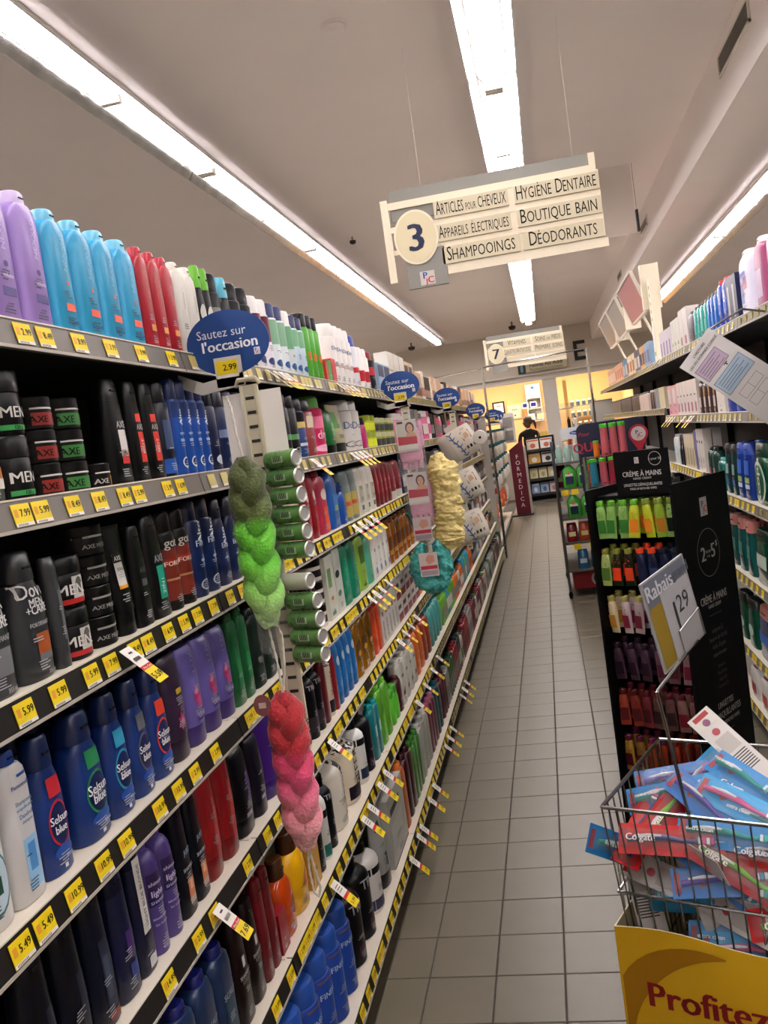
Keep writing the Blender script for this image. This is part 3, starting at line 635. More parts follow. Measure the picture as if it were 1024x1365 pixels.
L_(2, 414, 432, 2, 'inv', '97202f', '8c1c2b', 'dark red shampoo bottle with white oval', h=.215, lab=(('e', .3, .66, .4, .08, 'e0d8d0'), (-.1, .7, .1, .5, 'b33030')), rows=2)
L_(2, 432, 446, 1, 'slab', 'a32c48', 'a32c48', 'raspberry bottle with orange front label', h=.218, lab=((-.2, .95, .05, .42, 'd8512a'), ('e', .35, .62, .5, .09, 'd9cfc4')), rows=2)
L_(2, 446, 460, 1, 'slab', '1d5c9c', '174a84', 'tall blue shampoo bottle', h=.21, lab=((-.2, .8, .3, .6, '2f7ab8'), ('e', .3, .35, .35, .05, '8ab04a')), rows=2)
L_(2, 460, 468, 1, 'oval', '1c4f96', '16407c', 'short blue pump bottle', h=.16, rows=2)
L_(2, 468, 484, 2, 'inv', '7f8f8c', '76888a', 'grey green bottle with fruit pictures', h=.2, lab=((-.8, .8, .08, .55, 'b8a860'), (-.8, .8, .3, .38, 'c65a2e')), rows=2)
L_(2, 484, 506, 3, 'inv', 'd6d2c6', 'd6d2c6', 'white conditioner bottle with tiny print', h=.2, lab=((-.4, .5, .25, .6, 'b8b6a8'), (-.2, .3, .1, .2, '3a7a72')), rows=2)
L_(2, 506, 526, 4, 'inv', '7e1826', '741422', 'wine red shampoo bottle', h=.2, lab=((-.2, .5, .3, .7, '9c4048'),), rows=2)
L_(2, 526, 540, 2, 'inv', '86202c', 'd0ccc4', 'wine bottle with white cap', h=.19, lab=((-.2, .5, .3, .7, 'a05058'),), rows=2)
# ---------------------------------------------------------------- left, fourth shelf
PS = (('Personnelle', .3, .77, .13, '2d5aa0', 0), ('Shampooing', .35, .66, .12, '5a7a9a', 0), ('antipelliculaire', .35, .62, .1, '4a8ab0', 0), ('Dandruff', .35, .57, .13, '4a6a9a', 0), ('shampoo', .35, .53, .1, '5a7a9a', 0))
L_(3, -26, 33, 1, 'slab', 'dcdcdc', '1f4488', 'white shampoo bottle with round water splash picture', top=(-13, 990), lab=(('e', .25, .27, .8, .19, '51807f'), ('e', .25, .27, .72, .17, 'c4d6e0'), (.2, .6, .2, .3, '2f5a4e')), txt=PS, rows=2)
L_(3, 34, 72, 1, 'slab', 'dcdcdc', '1f4488', 'white shampoo bottle with blue splash panel and navy cap', top=(19, 993), lab=((-.1, .8, .08, .42, '9cc4e2'), (.1, .6, .2, .38, '5a94c8'), (.2, .8, .82, .84, '2d6ab0')), txt=PS, rows=2)
def sel(c): return ((('e', .28, .38, .62, .185, 'b9c7d8') if False else ('e', .28, .36, .66, .17, c)), ('e', .28, .36, .58, .15, '162c5e'), ('e', .28, .16, .6, .05, '2a5aa6'), (-.15, .72, .56, .70, c), (.1, .3, .04, .07, 'd0d8e4')) 
ST = (('Selsun', .24, .40, .235, 'f0f2f4', 0), ('blue', .24, .325, .235, 'f0f2f4', 0), ('300 ml', .5, .12, .09, 'c0cce0', 0))
for a, b, c, nm in ((74, 110, 'b8323e', 'red'), (121, 162, '2f8a5c', 'green'), (162, 191, '3a9ab8', 'aqua'), (191, 217, '6a6e76', 'grey'), (217, 241, 'd04a36', 'orange')):
    L_(3, a, b, 1, 'oval', '1f3f7e', '1b2f5e', 'navy dandruff shampoo bottle with %s accents' % nm, h=.208, lab=sel(c), txt=ST, rows=2)
L_(3, 241, 264, 1, 'inv', '3a2a44', '2f2238', 'deep purple shampoo bottle with pink flower', h=.21, lab=(('f', .2, .36, .34, .075, 'a83f6e'), ('f', .25, .36, .16, .035, 'd080a4'), (0, .6, .62, .67, 'c8a83a')), txt=(('LILY', .3, .5, .26, '8a7a98', 1),), rows=2)
L_(3, 264, 322, 3, 'inv', '6f66a6', '4a3a76', 'lilac conditioner bottle with pink flower', h=.205, lab=(('f', .15, .5, .34, .085, 'b03a70'), ('f', .3, .42, .24, .06, 'c2588c'), ('f', .1, .54, .14, .036, 'd88aac'), (-.1, .7, .24, .36, '4c3f84')), txt=(('LUX', .2, .84, .28, '9a92c4', 1), ('LILAS', .3, .3, .17, 'c9c2e4', 0)), rows=2)
L_(3, 322, 346, 2, 'slab', '1f6a3e', '1a5a34', 'emerald green shampoo bottle', h=.22, lab=((-.1, .6, .2, .5, '2f8a54'),), rows=2)
L_(3, 347, 398, 4, 'slab', '1f2f28', '1a2822', 'dark green bottle behind the strip', h=.2)
L_(3, 404, 418, 2, 'slab', '1c1416', '141012', 'black styling cream bottle', h=.15, rows=2)
L_(3, 418, 432, 2, 'slab', '3c1418', '2c1014', 'black cherry bottle', h=.16, lab=((-.6, .6, .2, .3, '6a2a2e'),), rows=2)
L_(3, 432, 444, 1, 'jar', 'd8d4cc', '18161a', 'white tub with black lid and label', h=.075, lab=((-.7, .7, .2, .5, '2a262a'),), stack=3)
L_(3, 444, 454, 1, 'box', 'd2d2c6', None, 'white carton with leaf pattern', h=.215, lab=((-.5, .4, .5, .8, '7aa06a'), (-.5, .5, .06, .12, '6aa07a'), (-.3, .3, .3, .36, 'c08a4a')), rows=2)
L_(3, 454, 463, 1, 'box', 'c9ccc2', None, 'pale carton with dark circles', h=.225, lab=(('e', 0, .6, .6, .06, '2f3a34'), ('e', 0, .3, .5, .05, '6a8a6a')), rows=2)
L_(3, 463, 485, 2, 'slab', '128062', '0f6e54', 'jade green shampoo bottle', h=.235, lab=((-.1, .6, .2, .6, '1f9474'),), txt=(VT('herbal', '5ac0a0', .5, .3),), rows=2)
L_(3, 485, 495, 1, 'slab', '8cb04a', '7aa03c', 'apple green shampoo bottle', h=.235, lab=((-.3, .7, .45, .75, '3f6a2a'), ('e', .1, .08, .3, .02, '2a3a1a')), rows=2)
L_(3, 495, 503, 1, 'slab', '5aa88c', '4a987c', 'seafoam shampoo bottle', h=.21, rows=2)
L_(3, 503, 524, 4, 'slab', 'd6d4cc', 'd0cec6', 'white shampoo bottle with blue dots', h=.205, lab=((-.3, .4, .1, .22, '6a8ab8'), (-.3, .4, .55, .62, '9a9a98')), rows=2)
L_(3, 524, 556, 6, 'slab', '9a5f1c', '7a4a18', 'amber oil bottle', h=.21, lab=((-.6, .6, .2, .6, '6a3c14'), (-.6, .6, .2, .3, 'c08a3a')), rough=.2, rows=2)
# ---------------------------------------------------------------- left, fifth shelf
L_(4, 62, 140, 2, 'taper', '121624', '12141c', 'black shampoo bottle with silver strip', h=.22, lab=((.3, .8, .15, .6, '2a2e3e'),), rows=2)
L_(4, 140, 171, 1, 'taper', '141a2e', '14161e', 'dark slate shampoo bottle with grey label', h=.225, lab=((.0, .7, .12, .62, '2c3548'), (.1, .5, .2, .5, '4a5468'), (.0, .8, .05, .1, '8a3a34')), rows=2)
L_(4, 172, 197, 1, 'taper', '141d44', '131830', 'navy shampoo bottle with violet print', h=.22, lab=((.1, .6, .3, .5, '4a2c6e'), (.1, .8, .12, .25, '3a4a86')), rows=2)
L_(4, 197, 218, 1, 'taper', '121a3c', '10142c', 'navy toner bottle with white vertical lettering', h=.235, lab=((-.2, .6, .3, .86, 'd8d6d0'), (-.1, .75, .04, .12, 'c9c9cc')), txt=(('LIGHT BLUE BLONDE', .2, .58, .19, '4a4e5a', 1),), rows=2)
L_(4, 218, 253, 2, 'round', '5a4a8a', '4a3c78', 'purple brightening shampoo bottle', h=.225, lab=((-.95, .95, .46, .66, '3f2f62'), (-.95, .95, .40, .46, '26225a')), txt=(('shimmer', .1, .58, .27, 'd6cbe8', 0), ('lights', .1, .5, .27, 'd6cbe8', 0), ('SHAMPOO', .1, .43, .13, 'c9c2e0', 0), ('blonde & silver', .1, .3, .11, 'c9c2e0', 0), ('for brilliance', .1, .25, .11, 'b9b0d8', 0), ('473 ml', .1, .06, .13, 'c9c2e0', 0)), wf=.99, rows=2)
L_(4, 253, 287, 2, 'taper', '10131f', '0e111c', 'black hair dye shampoo with portrait', h=.22, lab=((-.1, .7, .1, .32, 'c9825a'), (.1, .5, .22, .3, 'e0b294'), (-.1, .7, .1, .16, 'b9a89a')), txt=(('JUST', .3, .56, .22, '9ab0c8', 0), ('SHAMPOO', .3, .42, .16, 'c0c4cc', 0)), rows=2)
L_(4, 287, 328, 2, 'inv', '8e1a22', '7c151d', 'red conditioner bottle with scroll print', h=.235, lab=((.1, .6, .15, .5, 'a83a34'), (.2, .5, .55, .62, 'c4605a')), txt=(VT('elixir', 'c86a60', .6, .3),), rows=2)
L_(4, 328, 350, 1, 'inv', '16131c', '131018', 'black conditioner bottle with violet print', h=.2, lab=((-.2, .4, .2, .25, 'a8a0b0'),), txt=(VT('bella', '8a6ab0', .55, .3),), rows=2)
L_(4, 350, 364, 1, 'inv', '1f1a2c', '181424', 'aubergine conditioner bottle', h=.19, lab=((-.2, .4, .2, .25, 'a8a0b0'),), rows=2)
L_(4, 364, 392, 1, 'inv', '4a2280', '3c1a6c', 'violet conditioner bottle', h=.23, lab=((.2, .6, .2, .26, 'c0b4d4'),), txt=(VT('bella', '9a7ad0', .5, .3),), rows=2)
OF = ((-.6, .8, .74, .83, '1b191a'), (-.4, .8, .06, .24, '2c2030'))
OT = (('TRES', .1, .78, .22, 'dcdad4', 0), ('OFFERT', .15, .5, .26, '2a262a', 1))
L_(4, 393, 424, 2, 'round', 'd2c6ae', 'd6cbb6', 'cream shampoo bottle with vertical black lettering', h=.225, lab=OF, txt=OT, rows=2)
L_(4, 424, 440, 2, 'round', '15141a', '111015', 'black shampoo bottle with white script', h=.22, lab=((-.6, .6, .1, .3, '3a3038'),), txt=(('TRES', .1, .7, .3, 'c0bec0', 0),), rows=2)
L_(4, 440, 445, 1, 'slab', '6a1c28', '5c1822', 'burgundy bottle between black and cream ones', h=.215)
L_(4, 445, 453, 1, 'round', 'd2c6ae', 'd6cbb6', 'single cream bottle with vertical black lettering', h=.22, lab=OF, txt=OT)
L_(4, 453, 457, 1, 'slab', '8e2430', '7c1f2a', 'red bottle beside the blue bottles', h=.2)
L_(4, 457, 482, 4, 'inv', '2673ae', '1f629a', 'sky blue conditioner bottle with white oval', h=.2, lab=(('e', .2, .72, .5, .08, 'cfdce6'), (-.1, .6, .2, .45, '4a92c6')), rows=2)
L_(4, 482, 504, 3, 'slab', '8f6416', '7a5414', 'golden oil shampoo bottle', h=.215, lab=((-.5, .6, .3, .6, '5a3c10'), ('e', .1, .4, .4, .05, 'c89a3a')), rough=.2, rows=2)
L_(4, 504, 514, 2, 'slab', 'c04a22', 'a83c1c', 'burnt orange shampoo bottle', h=.2, lab=((-.2, .6, .2, .6, 'd86a3a'),), rows=2)
L_(4, 514, 534, 5, 'box', 'd0ccc4', None, 'slim white treatment carton', h=.195, lab=((-.3, .4, .1, .5, 'a8a4a0'), (-.3, .4, .6, .7, '8a3a4a')), rows=2)
L_(4, 534, 561, 5, 'box', 'cdc6c0', None, 'white and burgundy carton', h=.10, lab=((-.9, .9, .05, .4, '7c2030'), (-.6, .6, .6, .8, '4a4446')), stack=2)
# ---------------------------------------------------------------- left, sixth shelf
L_(5, -30, 76, 1, 'slab', 'd6d6d6', '21458a', 'white shampoo bottle with navy cap, low shelf', h=.2, lab=(('e', .25, .4, .6, .14, '5aa0b8'),), txt=PS)
L_(5, 76, 150, 1, 'slab', 'd6d6d6', '21458a', 'white dandruff bottle with navy cap, low shelf', h=.2, lab=((-.1, .8, .1, .4, '8ab4d6'),), txt=PS)
L_(5, 262, 330, 3, 'slab', '20365a', '1d2466', 'slate blue bottle with indigo cap', h=.215, lab=((-.3, .7, .1, .5, '2c4a5c'),), txt=(('SCALP', .2, .55, .2, 'a8b4c0', 0),), rows=2)
L_(5, 331, 362, 2, 'taper', '1f1014', '1a0d11', 'black cherry shampoo bottle with white emblem', h=.215, lab=((.05, .4, .54, .64, 'd6d2cc'),), txt=(('SHAMPOO', .25, .47, .15, 'c0bcb8', 0), ('KERATIN', .25, .42, .14, '8a8480', 0)), rows=2)
L_(5, 362, 380, 2, 'taper', '6a1220', '5c0f1b', 'ruby shampoo bottle', h=.225, lab=((.1, .5, .2, .5, '842834'),), rows=2)
L_(5, 380, 389, 1, 'box', '8a1626', None, 'small red carton by the orange bath bottle', h=.095)
L_(5, 388, 404, 1, 'squat', 'b84a12', '4a2c14', 'orange bath foam bottle with brown cap', h=.185, lab=(('e', .5, .35, .4, .12, '8a2c10'),), rough=.12)
L_(5, 404, 421, 1, 'squat', 'd6a81a', '4a2c14', 'yellow bath foam bottle with brown cap', h=.2, lab=(('e', .5, .35, .4, .12, 'b8762a'),), rough=.2)
L_(5, 422, 431, 1, 'box', 'c0963c', None, 'mustard yellow carton beside the yellow bottle', h=.135)
L_(5, 431, 441, 1, 'round', '141318', '101014', 'black round conditioner bottle behind pink loofah', h=.21)
L_(5, 441, 448, 1, 'round', 'd6d6d2', '17161a', 'slim white bottle with teal foot', h=.215, lab=((-.9, .9, .04, .2, '2c7a72'), (-.9, .9, .55, .65, '1a1a1c')))
L_(5, 448, 456, 1, 'round', '16151a', '111014', 'black bottle between white bottles', h=.215, txt=(('TRES', .1, .7, .3, 'b0aeb0', 0),))
L_(5, 456, 474, 1, 'round', 'd9d4c8', '121114', 'big pearl white bottle with black cap', h=.235, lab=((.2, .8, .72, .84, '1b191a'),), txt=(('OFFERT', .4, .45, .24, '3a363a', 1),))
L_(5, 474, 490, 1, 'round', 'd2c8b4', '121114', 'cream bottle with black cap and plum label', h=.235, lab=OF, txt=OT)
L_(5, 490, 497, 1, 'round', 'dadad6', '17161a', 'white bottle with navy foot', h=.22, lab=((-.9, .9, .08, .24, '2c3a5a'), (-.9, .9, .6, .7, '1a1a1c')))
L_(5, 497, 506, 1, 'round', '131217', '0f0e12', 'large black bottle with plum print', h=.23, lab=((-.3, .6, .08, .2, '4a2c46'),))
L_(5, 506, 515, 2, 'slab', '167a80', '128f92', 'teal shampoo bottle with flip cap', h=.2, lab=((-.2, .6, .4, .6, 'b8d4d0'),))
L_(5, 515, 528, 2, 'slab', '5a9a2c', '6ab03a', 'tall leaf green shampoo bottle', h=.225, lab=((-.2, .6, .2, .5, '7aba4a'),))
L_(5, 528, 537, 2, 'oval', '5ab030', '4a9a2a', 'short bright green bottle', h=.14)
L_(5, 537, 541, 1, 'slab', '4a1a22', '3c161c', 'dark maroon bottle beside the green bottles', h=.15)
L_(5, 541, 560, 4, 'slab', 'b9b7ae', 'c6c4bc', 'pale grey shampoo bottle', h=.2, lab=((-.3, .4, .2, .3, '6a4a48'), (-.3, .4, .6, .66, '5a5856')))
L_(5, 560, 570, 2, 'inv', 'b8622c', 'c87236', 'copper orange conditioner bottle', h=.2)
L_(5, 570, 579, 2, 'inv', '8c3a22', '7c321c', 'brick conditioner bottle', h=.195)
L_(5, 579, 592, 4, 'inv', '4a9490', '3a8480', 'aqua conditioner bottle', h=.195)
# ---------------------------------------------------------------- left, bottom shelf
L_(6, 376, 416, 2, 'can', '1d3f86', '1b3468', 'royal blue hairspray can at the near end', h=.23)
L_(6, 416, 484, 5, 'can', '1f4a9a', '2a559e', 'blue hairspray can with silver lettering', h=.235, lab=((-.9, .9, .74, .76, '8a5a3a'),), txt=(('FINESSE', .1, .6, .22, 'b9c8e0', 0),), rows=2)
L_(6, 484, 508, 2, 'round', '121116', '0f0e12', 'tall black conditioner bottle', h=.25, lab=((-.2, .7, .12, .22, '4a2038'),), txt=(('TRES', .2, .66, .3, '9a989c', 0),), rows=2)
L_(6, 508, 519, 1, 'round', 'd2d0cc', '121114', 'white conditioner bottle with black band', h=.22, lab=((-.95, .95, .56, .66, '1c1a1c'), (-.95, .95, .05, .2, '3a3a5a')), rows=2)
L_(6, 519, 529, 1, 'tube', 'a6a8a6', '1c1c1e', 'grey tube with black cap', h=.25, lab=((-.3, .5, .75, .84, '1a1a1c'),), txt=(('7', .2, .35, .4, '1a1a1c', 0),))
L_(6, 529, 546, 1, 'box', 'aeb0aa', None, 'pale grey boxed hair product with wine edge', h=.24, lab=((-.98, .98, .0, .03, '5a1c24'), (-.6, .6, .72, .82, '2a2a2c'), (-.7, .7, .3, .6, 'c2c4be')))
L_(6, 546, 552, 1, 'slab', 'b0602a', 'c87838', 'copper bottle with bronze cap', h=.25)
L_(6, 552, 560, 2, 'slab', '4a1620', '3c121a', 'maroon shampoo bottle', h=.245)
L_(6, 560, 569, 3, 'slab', '4a8a3a', '3f7a30', 'green shampoo bottle', h=.235)
L_(6, 569, 580, 3, 'slab', 'a8aaa2', 'c4c4be', 'silver white shampoo bottle', h=.23)
L_(6, 580, 588, 3, 'slab', '7a2a48', 'b06a86', 'plum shampoo bottle with pink cap', h=.23)
L_(6, 588, 594, 2, 'slab', '1f5560', '2a7480', 'petrol blue shampoo bottle', h=.23)
# ---------------------------------------------------------------- far bays of the left unit
PAL = [
 [('box', 'cfa98a', '3a3230'), ('box', 'e2dccf', 'b0604a'), ('box', '2c2826', 'c0a080'), ('can', 'd8cdbd', 'e6e2dc'), ('box', 'd8b49a', '6a3a2a'), ('box', 'e0d8c8', '4a6a9a')],
 [('can', 'd06a92', 'e0dcd8'), ('can', 'e0dcd8', 'c05a86'), ('can', '1d1c20', '2c2a30'), ('box', '2a2630', '8a4a9a'), ('can', 'c8507a', '1d1c20')],
 [('slab', '1d2a4a', '1a2036'), ('slab', 'd2cec6', '2c3a5a'), ('slab', '23252c', '1b1b1e'), ('inv', '8a8a90', '3a3a40'), ('slab', 'c0b8a8', '6a4a2a')],
 [('slab', '2c1f1a', '1a1412'), ('slab', '1b2c4c', '14203a'), ('inv', '6a4a8a', '54387a'), ('slab', '8a5a22', '6a4418'), ('slab', '2a6a9a', '1f5884')],
 [('slab', 'c87f2a', 'b06c1e'), ('slab', '1a181c', '121114'), ('box', 'd0ccc2', '8a2c3a'), ('slab', '3c2a1c', '2a1c12'), ('slab', '2c6a96', 'd0ccc6')],
 [('slab', '1c1a22', '3a3230'), ('inv', '2f8aa0', '2a7a90'), ('slab', '6aa03a', '5a9030'), ('slab', 'b9b5aa', '4a4a4a'), ('slab', 'c46a22', 'a85818'), ('slab', '26242c', '8a8a8a')],
 [('slab', '6a1f30', '581a28'), ('slab', 'a8aaa4', '8a8c88'), ('slab', '2f5f3a', '26502f'), ('slab', '8f1f2a', '7a1a24'), ('slab', '3a3a44', '2a2a32'), ('slab', 'c2beb4', '5a7a4a')]]
HMAX = [.2, .2, .2, .215, .2, .2, .22]
HUE = {}
def cname(h):
    r, g, b = (int(h[i:i+2], 16) for i in (0, 2, 4)); mx, mn = max(r, g, b), min(r, g, b)
    if mx < 62: return 'black'
    if mx-mn < 26: return 'white' if mx > 190 else 'grey'
    if r == mx and g > .62*r and b < .8*g: return 'tan' if mx > 120 else 'brown'
    if r == mx: return 'pink' if b > .55*r and mx > 140 else ('orange' if g > .4*r else 'dark red')
    if g == mx: return 'green'
    return 'violet' if r > g else 'blue'
r2 = random.Random(21)
starts = {0: yrow(-1, 0, 557), 1: yrow(-1, 1, 532), 2: yrow(-1, 2, 541), 3: yrow(-1, 3, 557), 4: yrow(-1, 4, 562), 5: yrow(-1, 5, 593), 6: yrow(-1, 6, 595)}
KW = {'box': 'carton', 'can': 'spray can', 'slab': 'shampoo bottle', 'inv': 'conditioner bottle'}
for i in range(7):
    y = starts[i]; cnt = {}; q = 0
    while y < B0+NB*BAY-.1:
        kd, c1, c2 = PAL[i][q % len(PAL[i])] if r2.random() < .75 else r2.choice(PAL[i]); q += 1
        w = {'box': .075, 'can': .068, 'slab': .075, 'inv': .07}[kd]
        n = r2.randint(2, 4); ye = y+n*w
        b = int((y+n*w/2-B0)/BAY)
        if ye > B0+(b+1)*BAY-.02 or b >= NB:
            ye2 = B0+(b+1)*BAY-.02; n = int((ye2-y)/w)
            if n < 1: y = B0+(b+1)*BAY+.02; continue
            ye = y+n*w
        nm = cname(c1); key = (b, nm, kd); cnt[key] = cnt.get(key, 0)+1
        extra = ['', ', second cluster', ', third cluster', ', fourth cluster', ', fifth cluster'][cnt[key]-1]
        L_(i, 0, 0, n, kd, c1, c2 if kd != 'box' else None, '%s %s%s' % (nm, KW[kd], extra), h=HMAX[i]*r2.uniform(.82, 1), lab=((-.8, .8, .15, .45, c2),) if kd in ('box',) else ((-.5, .6, .2, .55, r2.choice(['c9c5bc', '8a8680', c2])),), detail=0, ys=(y, ye), bay=BAYN[b], d=.06, far=b >= 4)
        y = ye+.004

# bottles too far down the left unit to tell apart singly
fm = MB()
for me, mw in FARM:
    o_ = len(fm.v); fm.v += [tuple(mw @ v.co) for v in me.vertices]; idx = [fm.mi(m) for m in me.materials]
    for p_ in me.polygons: fm.f.append(tuple(o_+k for k in p_.vertices)); fm.m.append(idx[p_.material_index])
o = fm.build('shampoo_bottles', sharp=40); tag(o, 'many small distant shampoo bottles on the far left shelves', 'bottles', None, 'stuff')
# ---------------------------------------------------------------- right unit, goods
CL = 'mouthwash_bottle'
R_(0, 1062, 1024, 2, 'slab', 'd9d6e0', 'e4e4e2', 'white mouthwash bottle with green panel', h=.27, lab=((-.7, .7, .15, .5, '6aa05a'), (-.7, .7, .55, .68, 'd8a0a8')), name=CL, rows=2)
R_(0, 1024, 1006, 1, 'slab', '9a3a70', 'e4e4e2', 'magenta mouthwash bottle with white cap', h=.265, lab=((-.7, .7, .15, .55, 'c9b4cc'),), name=CL, rows=2)
R_(0, 1006, 985, 1, 'slab', 'd4d2e4', 'e4e4e2', 'lavender white mouthwash bottle', h=.26, lab=((-.8, .2, .2, .5, '9aa0d0'), (.1, .7, .4, .6, 'e0a8a8'), (-.7, .6, .62, .68, '5a6ac0')), txt=(('TGOM', 0, .55, .2, '7a7ac0', 0),), name=CL, rows=2)
R_(0, 985, 972, 2, 'box', '232c50', None, 'navy and white dental carton', h=.2, lab=((-.3, .3, .1, .8, 'c6c6c8'),), rows=2)
R_(0, 972, 958, 2, 'slab', '2246a0', 'c62c34', 'blue mouthwash bottle with red cap', h=.22, lab=((-.7, .7, .3, .5, '5a80c8'),), rough=.15, name=CL, rows=2)
R_(0, 958, 944, 3, 'slab', '1f62b0', '303a44', 'clear blue mouthwash bottle', h=.19, lab=((-.7, .7, .2, .5, '4a90d0'),), rough=.12, name=CL, rows=2)
R_(0, 944, 926, 4, 'slab', '2c9a94', '2a3236', 'turquoise mouthwash bottle', h=.185, lab=((-.7, .7, .2, .5, '5ab8a8'),), rough=.12, name=CL, rows=2)
R_(0, 926, 919, 1, 'slab', '3a2c44', '2a2230', 'dark plum mouthwash bottle', h=.18, name=CL)
R_(0, 919, 908, 2, 'box', 'ded8d4', None, 'tall white dental carton with red print', h=.225, lab=((-.4, .4, .1, .3, 'b06a80'),), rows=2)
R_(0, 908, 897, 3, 'box', 'dcdad2', None, 'white denture carton with green print', h=.2, lab=((-.4, .4, .2, .3, '7aa06a'),), rows=2)
R_(0, 897, 882, 4, 'box', 'd6cfd6', None, 'pale lilac dental carton', h=.18, lab=((-.4, .4, .1, .6, '8a78a8'),), rows=2)
for a, b, n, c, c2, nm in ((868, 861, 2, '8aa4c0', '5a7aa0', 'grey blue blister pack'), (861, 855, 2, 'c9a06a', '2c4468', 'tan blister pack'), (855, 848, 2, '1f2c50', 'c9c9c4', 'navy blister pack'), (848, 838, 3, 'd8c8a8', 'a86a4a', 'beige cosmetic carton'), (838, 832, 2, '2f80a8', 'c9c9c4', 'aqua cosmetic carton'), (832, 822, 4, 'd8a890', 'b87a60', 'peach cosmetic carton'), (822, 812, 5, 'b8907a', 'd8c8b8', 'brown cosmetic carton')):
    R_(0, a, b, n, 'box', c, None, nm, h=.19, lab=((-.7, .7, .2, .7, c2),), detail=0, d=.04)
# second shelf
R_(1, 1010, 990, 1, 'squat', 'd8d6d2', 'd8d6d2', 'white squat bottle half behind the hanging sheet', h=.15, rows=2)
R_(1, 990, 968, 2, 'squat', '1f3f8a', '18306c', 'dark blue round bottle behind the hanging sheet', h=.15, rows=2)
R_(1, 968, 957, 1, 'box', 'd6d2cc', None, 'white pouch like carton', h=.12, rows=2)
R_(1, 957, 932, 4, 'slab', '453634', '2e2624', 'brown glass peroxide bottle', h=.185, lab=((-.7, .7, .2, .5, 'b8aca8'),), rough=.15, name='peroxide_bottle', rows=2)
R_(1, 932, 905, 6, 'box', 'd6d2ce', None, 'white denture cleanser carton', h=.205, lab=((-.4, .4, .1, .35, 'a85a70'), (-.4, .4, .55, .6, '4a6a5a')), rows=2)
R_(1, 905, 893, 2, 'box', 'd6a0ac', None, 'pink and white denture carton', h=.2, lab=((-.6, .6, .4, .9, 'd8d4d0'),), rows=2)
# second shelf, farther bays (raised boards)
fz = .055
for ya, yb, n, kd, c, c2, nm in ((6.75, 7.05, 2, 'box', 'c8c4a8', '6a8a4a', 'cream pouch carton'), (7.05, 7.3, 2, 'box', '6a8a9a', 'c9c9c4', 'slate pouch carton'), (7.3, 7.7, 3, 'slab', '352a38', 'b8b4b0', 'dark plum lotion bottle'), (7.8, 8.5, 7, 'slab', 'c0b0a8', '3a302c', 'beige makeup bottle'), (8.5, 9.2, 8, 'slab', '4a3a36', '201c1c', 'brown makeup bottle'), (9.3, 10.4, 11, 'slab', '33383a', '222426', 'charcoal makeup bottle'), (10.5, 11.8, 12, 'slab', '50585a', '2a2c2e', 'grey makeup bottle')):
    R_(1, 0, 0, n, kd, c, c2 if kd != 'box' else None, nm, h=.155, ys=(ya, yb), detail=0, zoff=fz, d=.05)
# third shelf
R_(2, 1060, 1003, 2, 'oval', '14523a', '10402e', 'big green mouthwash bottle with white swirl label', h=.27, lab=(('e', .1, .36, .72, .34, 'c9d2c8'), ('e', .1, .36, .6, .29, '17593f')), txt=(('Scope', .1, .4, .3, 'dfe6dc', 1),), name=CL, rows=2, rough=.15)
R_(2, 1003, 984, 2, 'taper', '1c3c84', '24489a', 'dark blue mouthwash bottle', h=.26, lab=((-.5, .7, .3, .4, '9ab04a'), (-.5, .7, .45, .7, '3a62b0'), (-.5, .7, .2, .28, 'c4ccd6')), name=CL, rows=2, rough=.15)
R_(2, 984, 968, 2, 'taper', '1a3a3c', '1c2024', 'dark teal mouthwash bottle with black cap', h=.25, lab=((-.5, .7, .4, .6, '8a9a98'), (-.5, .7, .2, .3, '3a4a8a')), name=CL, rows=2, rough=.15)
R_(2, 968, 957, 1, 'slab', '1f7068', '5aa8a0', 'teal mouthwash bottle with pale cap', h=.17, lab=((-.5, .7, .2, .4, 'c24a3a'),), name=CL, rough=.15)
R_(2, 957, 946, 2, 'slab', '2a4a44', '1c2a28', 'dark green mouthwash bottle', h=.22, lab=((-.5, .7, .2, .5, '9a5a5a'),), name=CL, rows=2, rough=.15)
zb = 1.187-RZ[2]
R_(2, 0, 0, 3, 'box', 'ded8d0', None, 'white toothpaste carton with black dots', h=.245, lab=(('e', 0, .7, .5, .04, '2a2a2e'), (-.4, .4, .2, .3, 'b8a8b8')), ys=(5.36, 5.6), zoff=zb, rows=2)
R_(2, 0, 0, 1, 'box', '6a64a4', None, 'violet toothpaste carton', h=.235, ys=(5.6, 5.68), zoff=zb, rows=2)
R_(2, 0, 0, 4, 'box', 'd6ccb0', None, 'cream toothpaste carton', h=.21, lab=((-.4, .4, .1, .6, 'b0a080'),), ys=(5.7, 6.1), zoff=zb, rows=2)
R_(2, 0, 0, 2, 'oval', '1d2130', '2a2f40', 'black bottle with white arrows', h=.2, lab=((-.5, .5, .55, .66, 'd8d8d8'),), ys=(6.15, 6.35), zoff=zb)
R_(2, 0, 0, 2, 'slab', 'd0d4d0', 'c0c4c0', 'white bottle with aqua label', h=.2, lab=((-.5, .5, .2, .6, '7ac0d0'),), ys=(6.36, 6.6), zoff=zb)
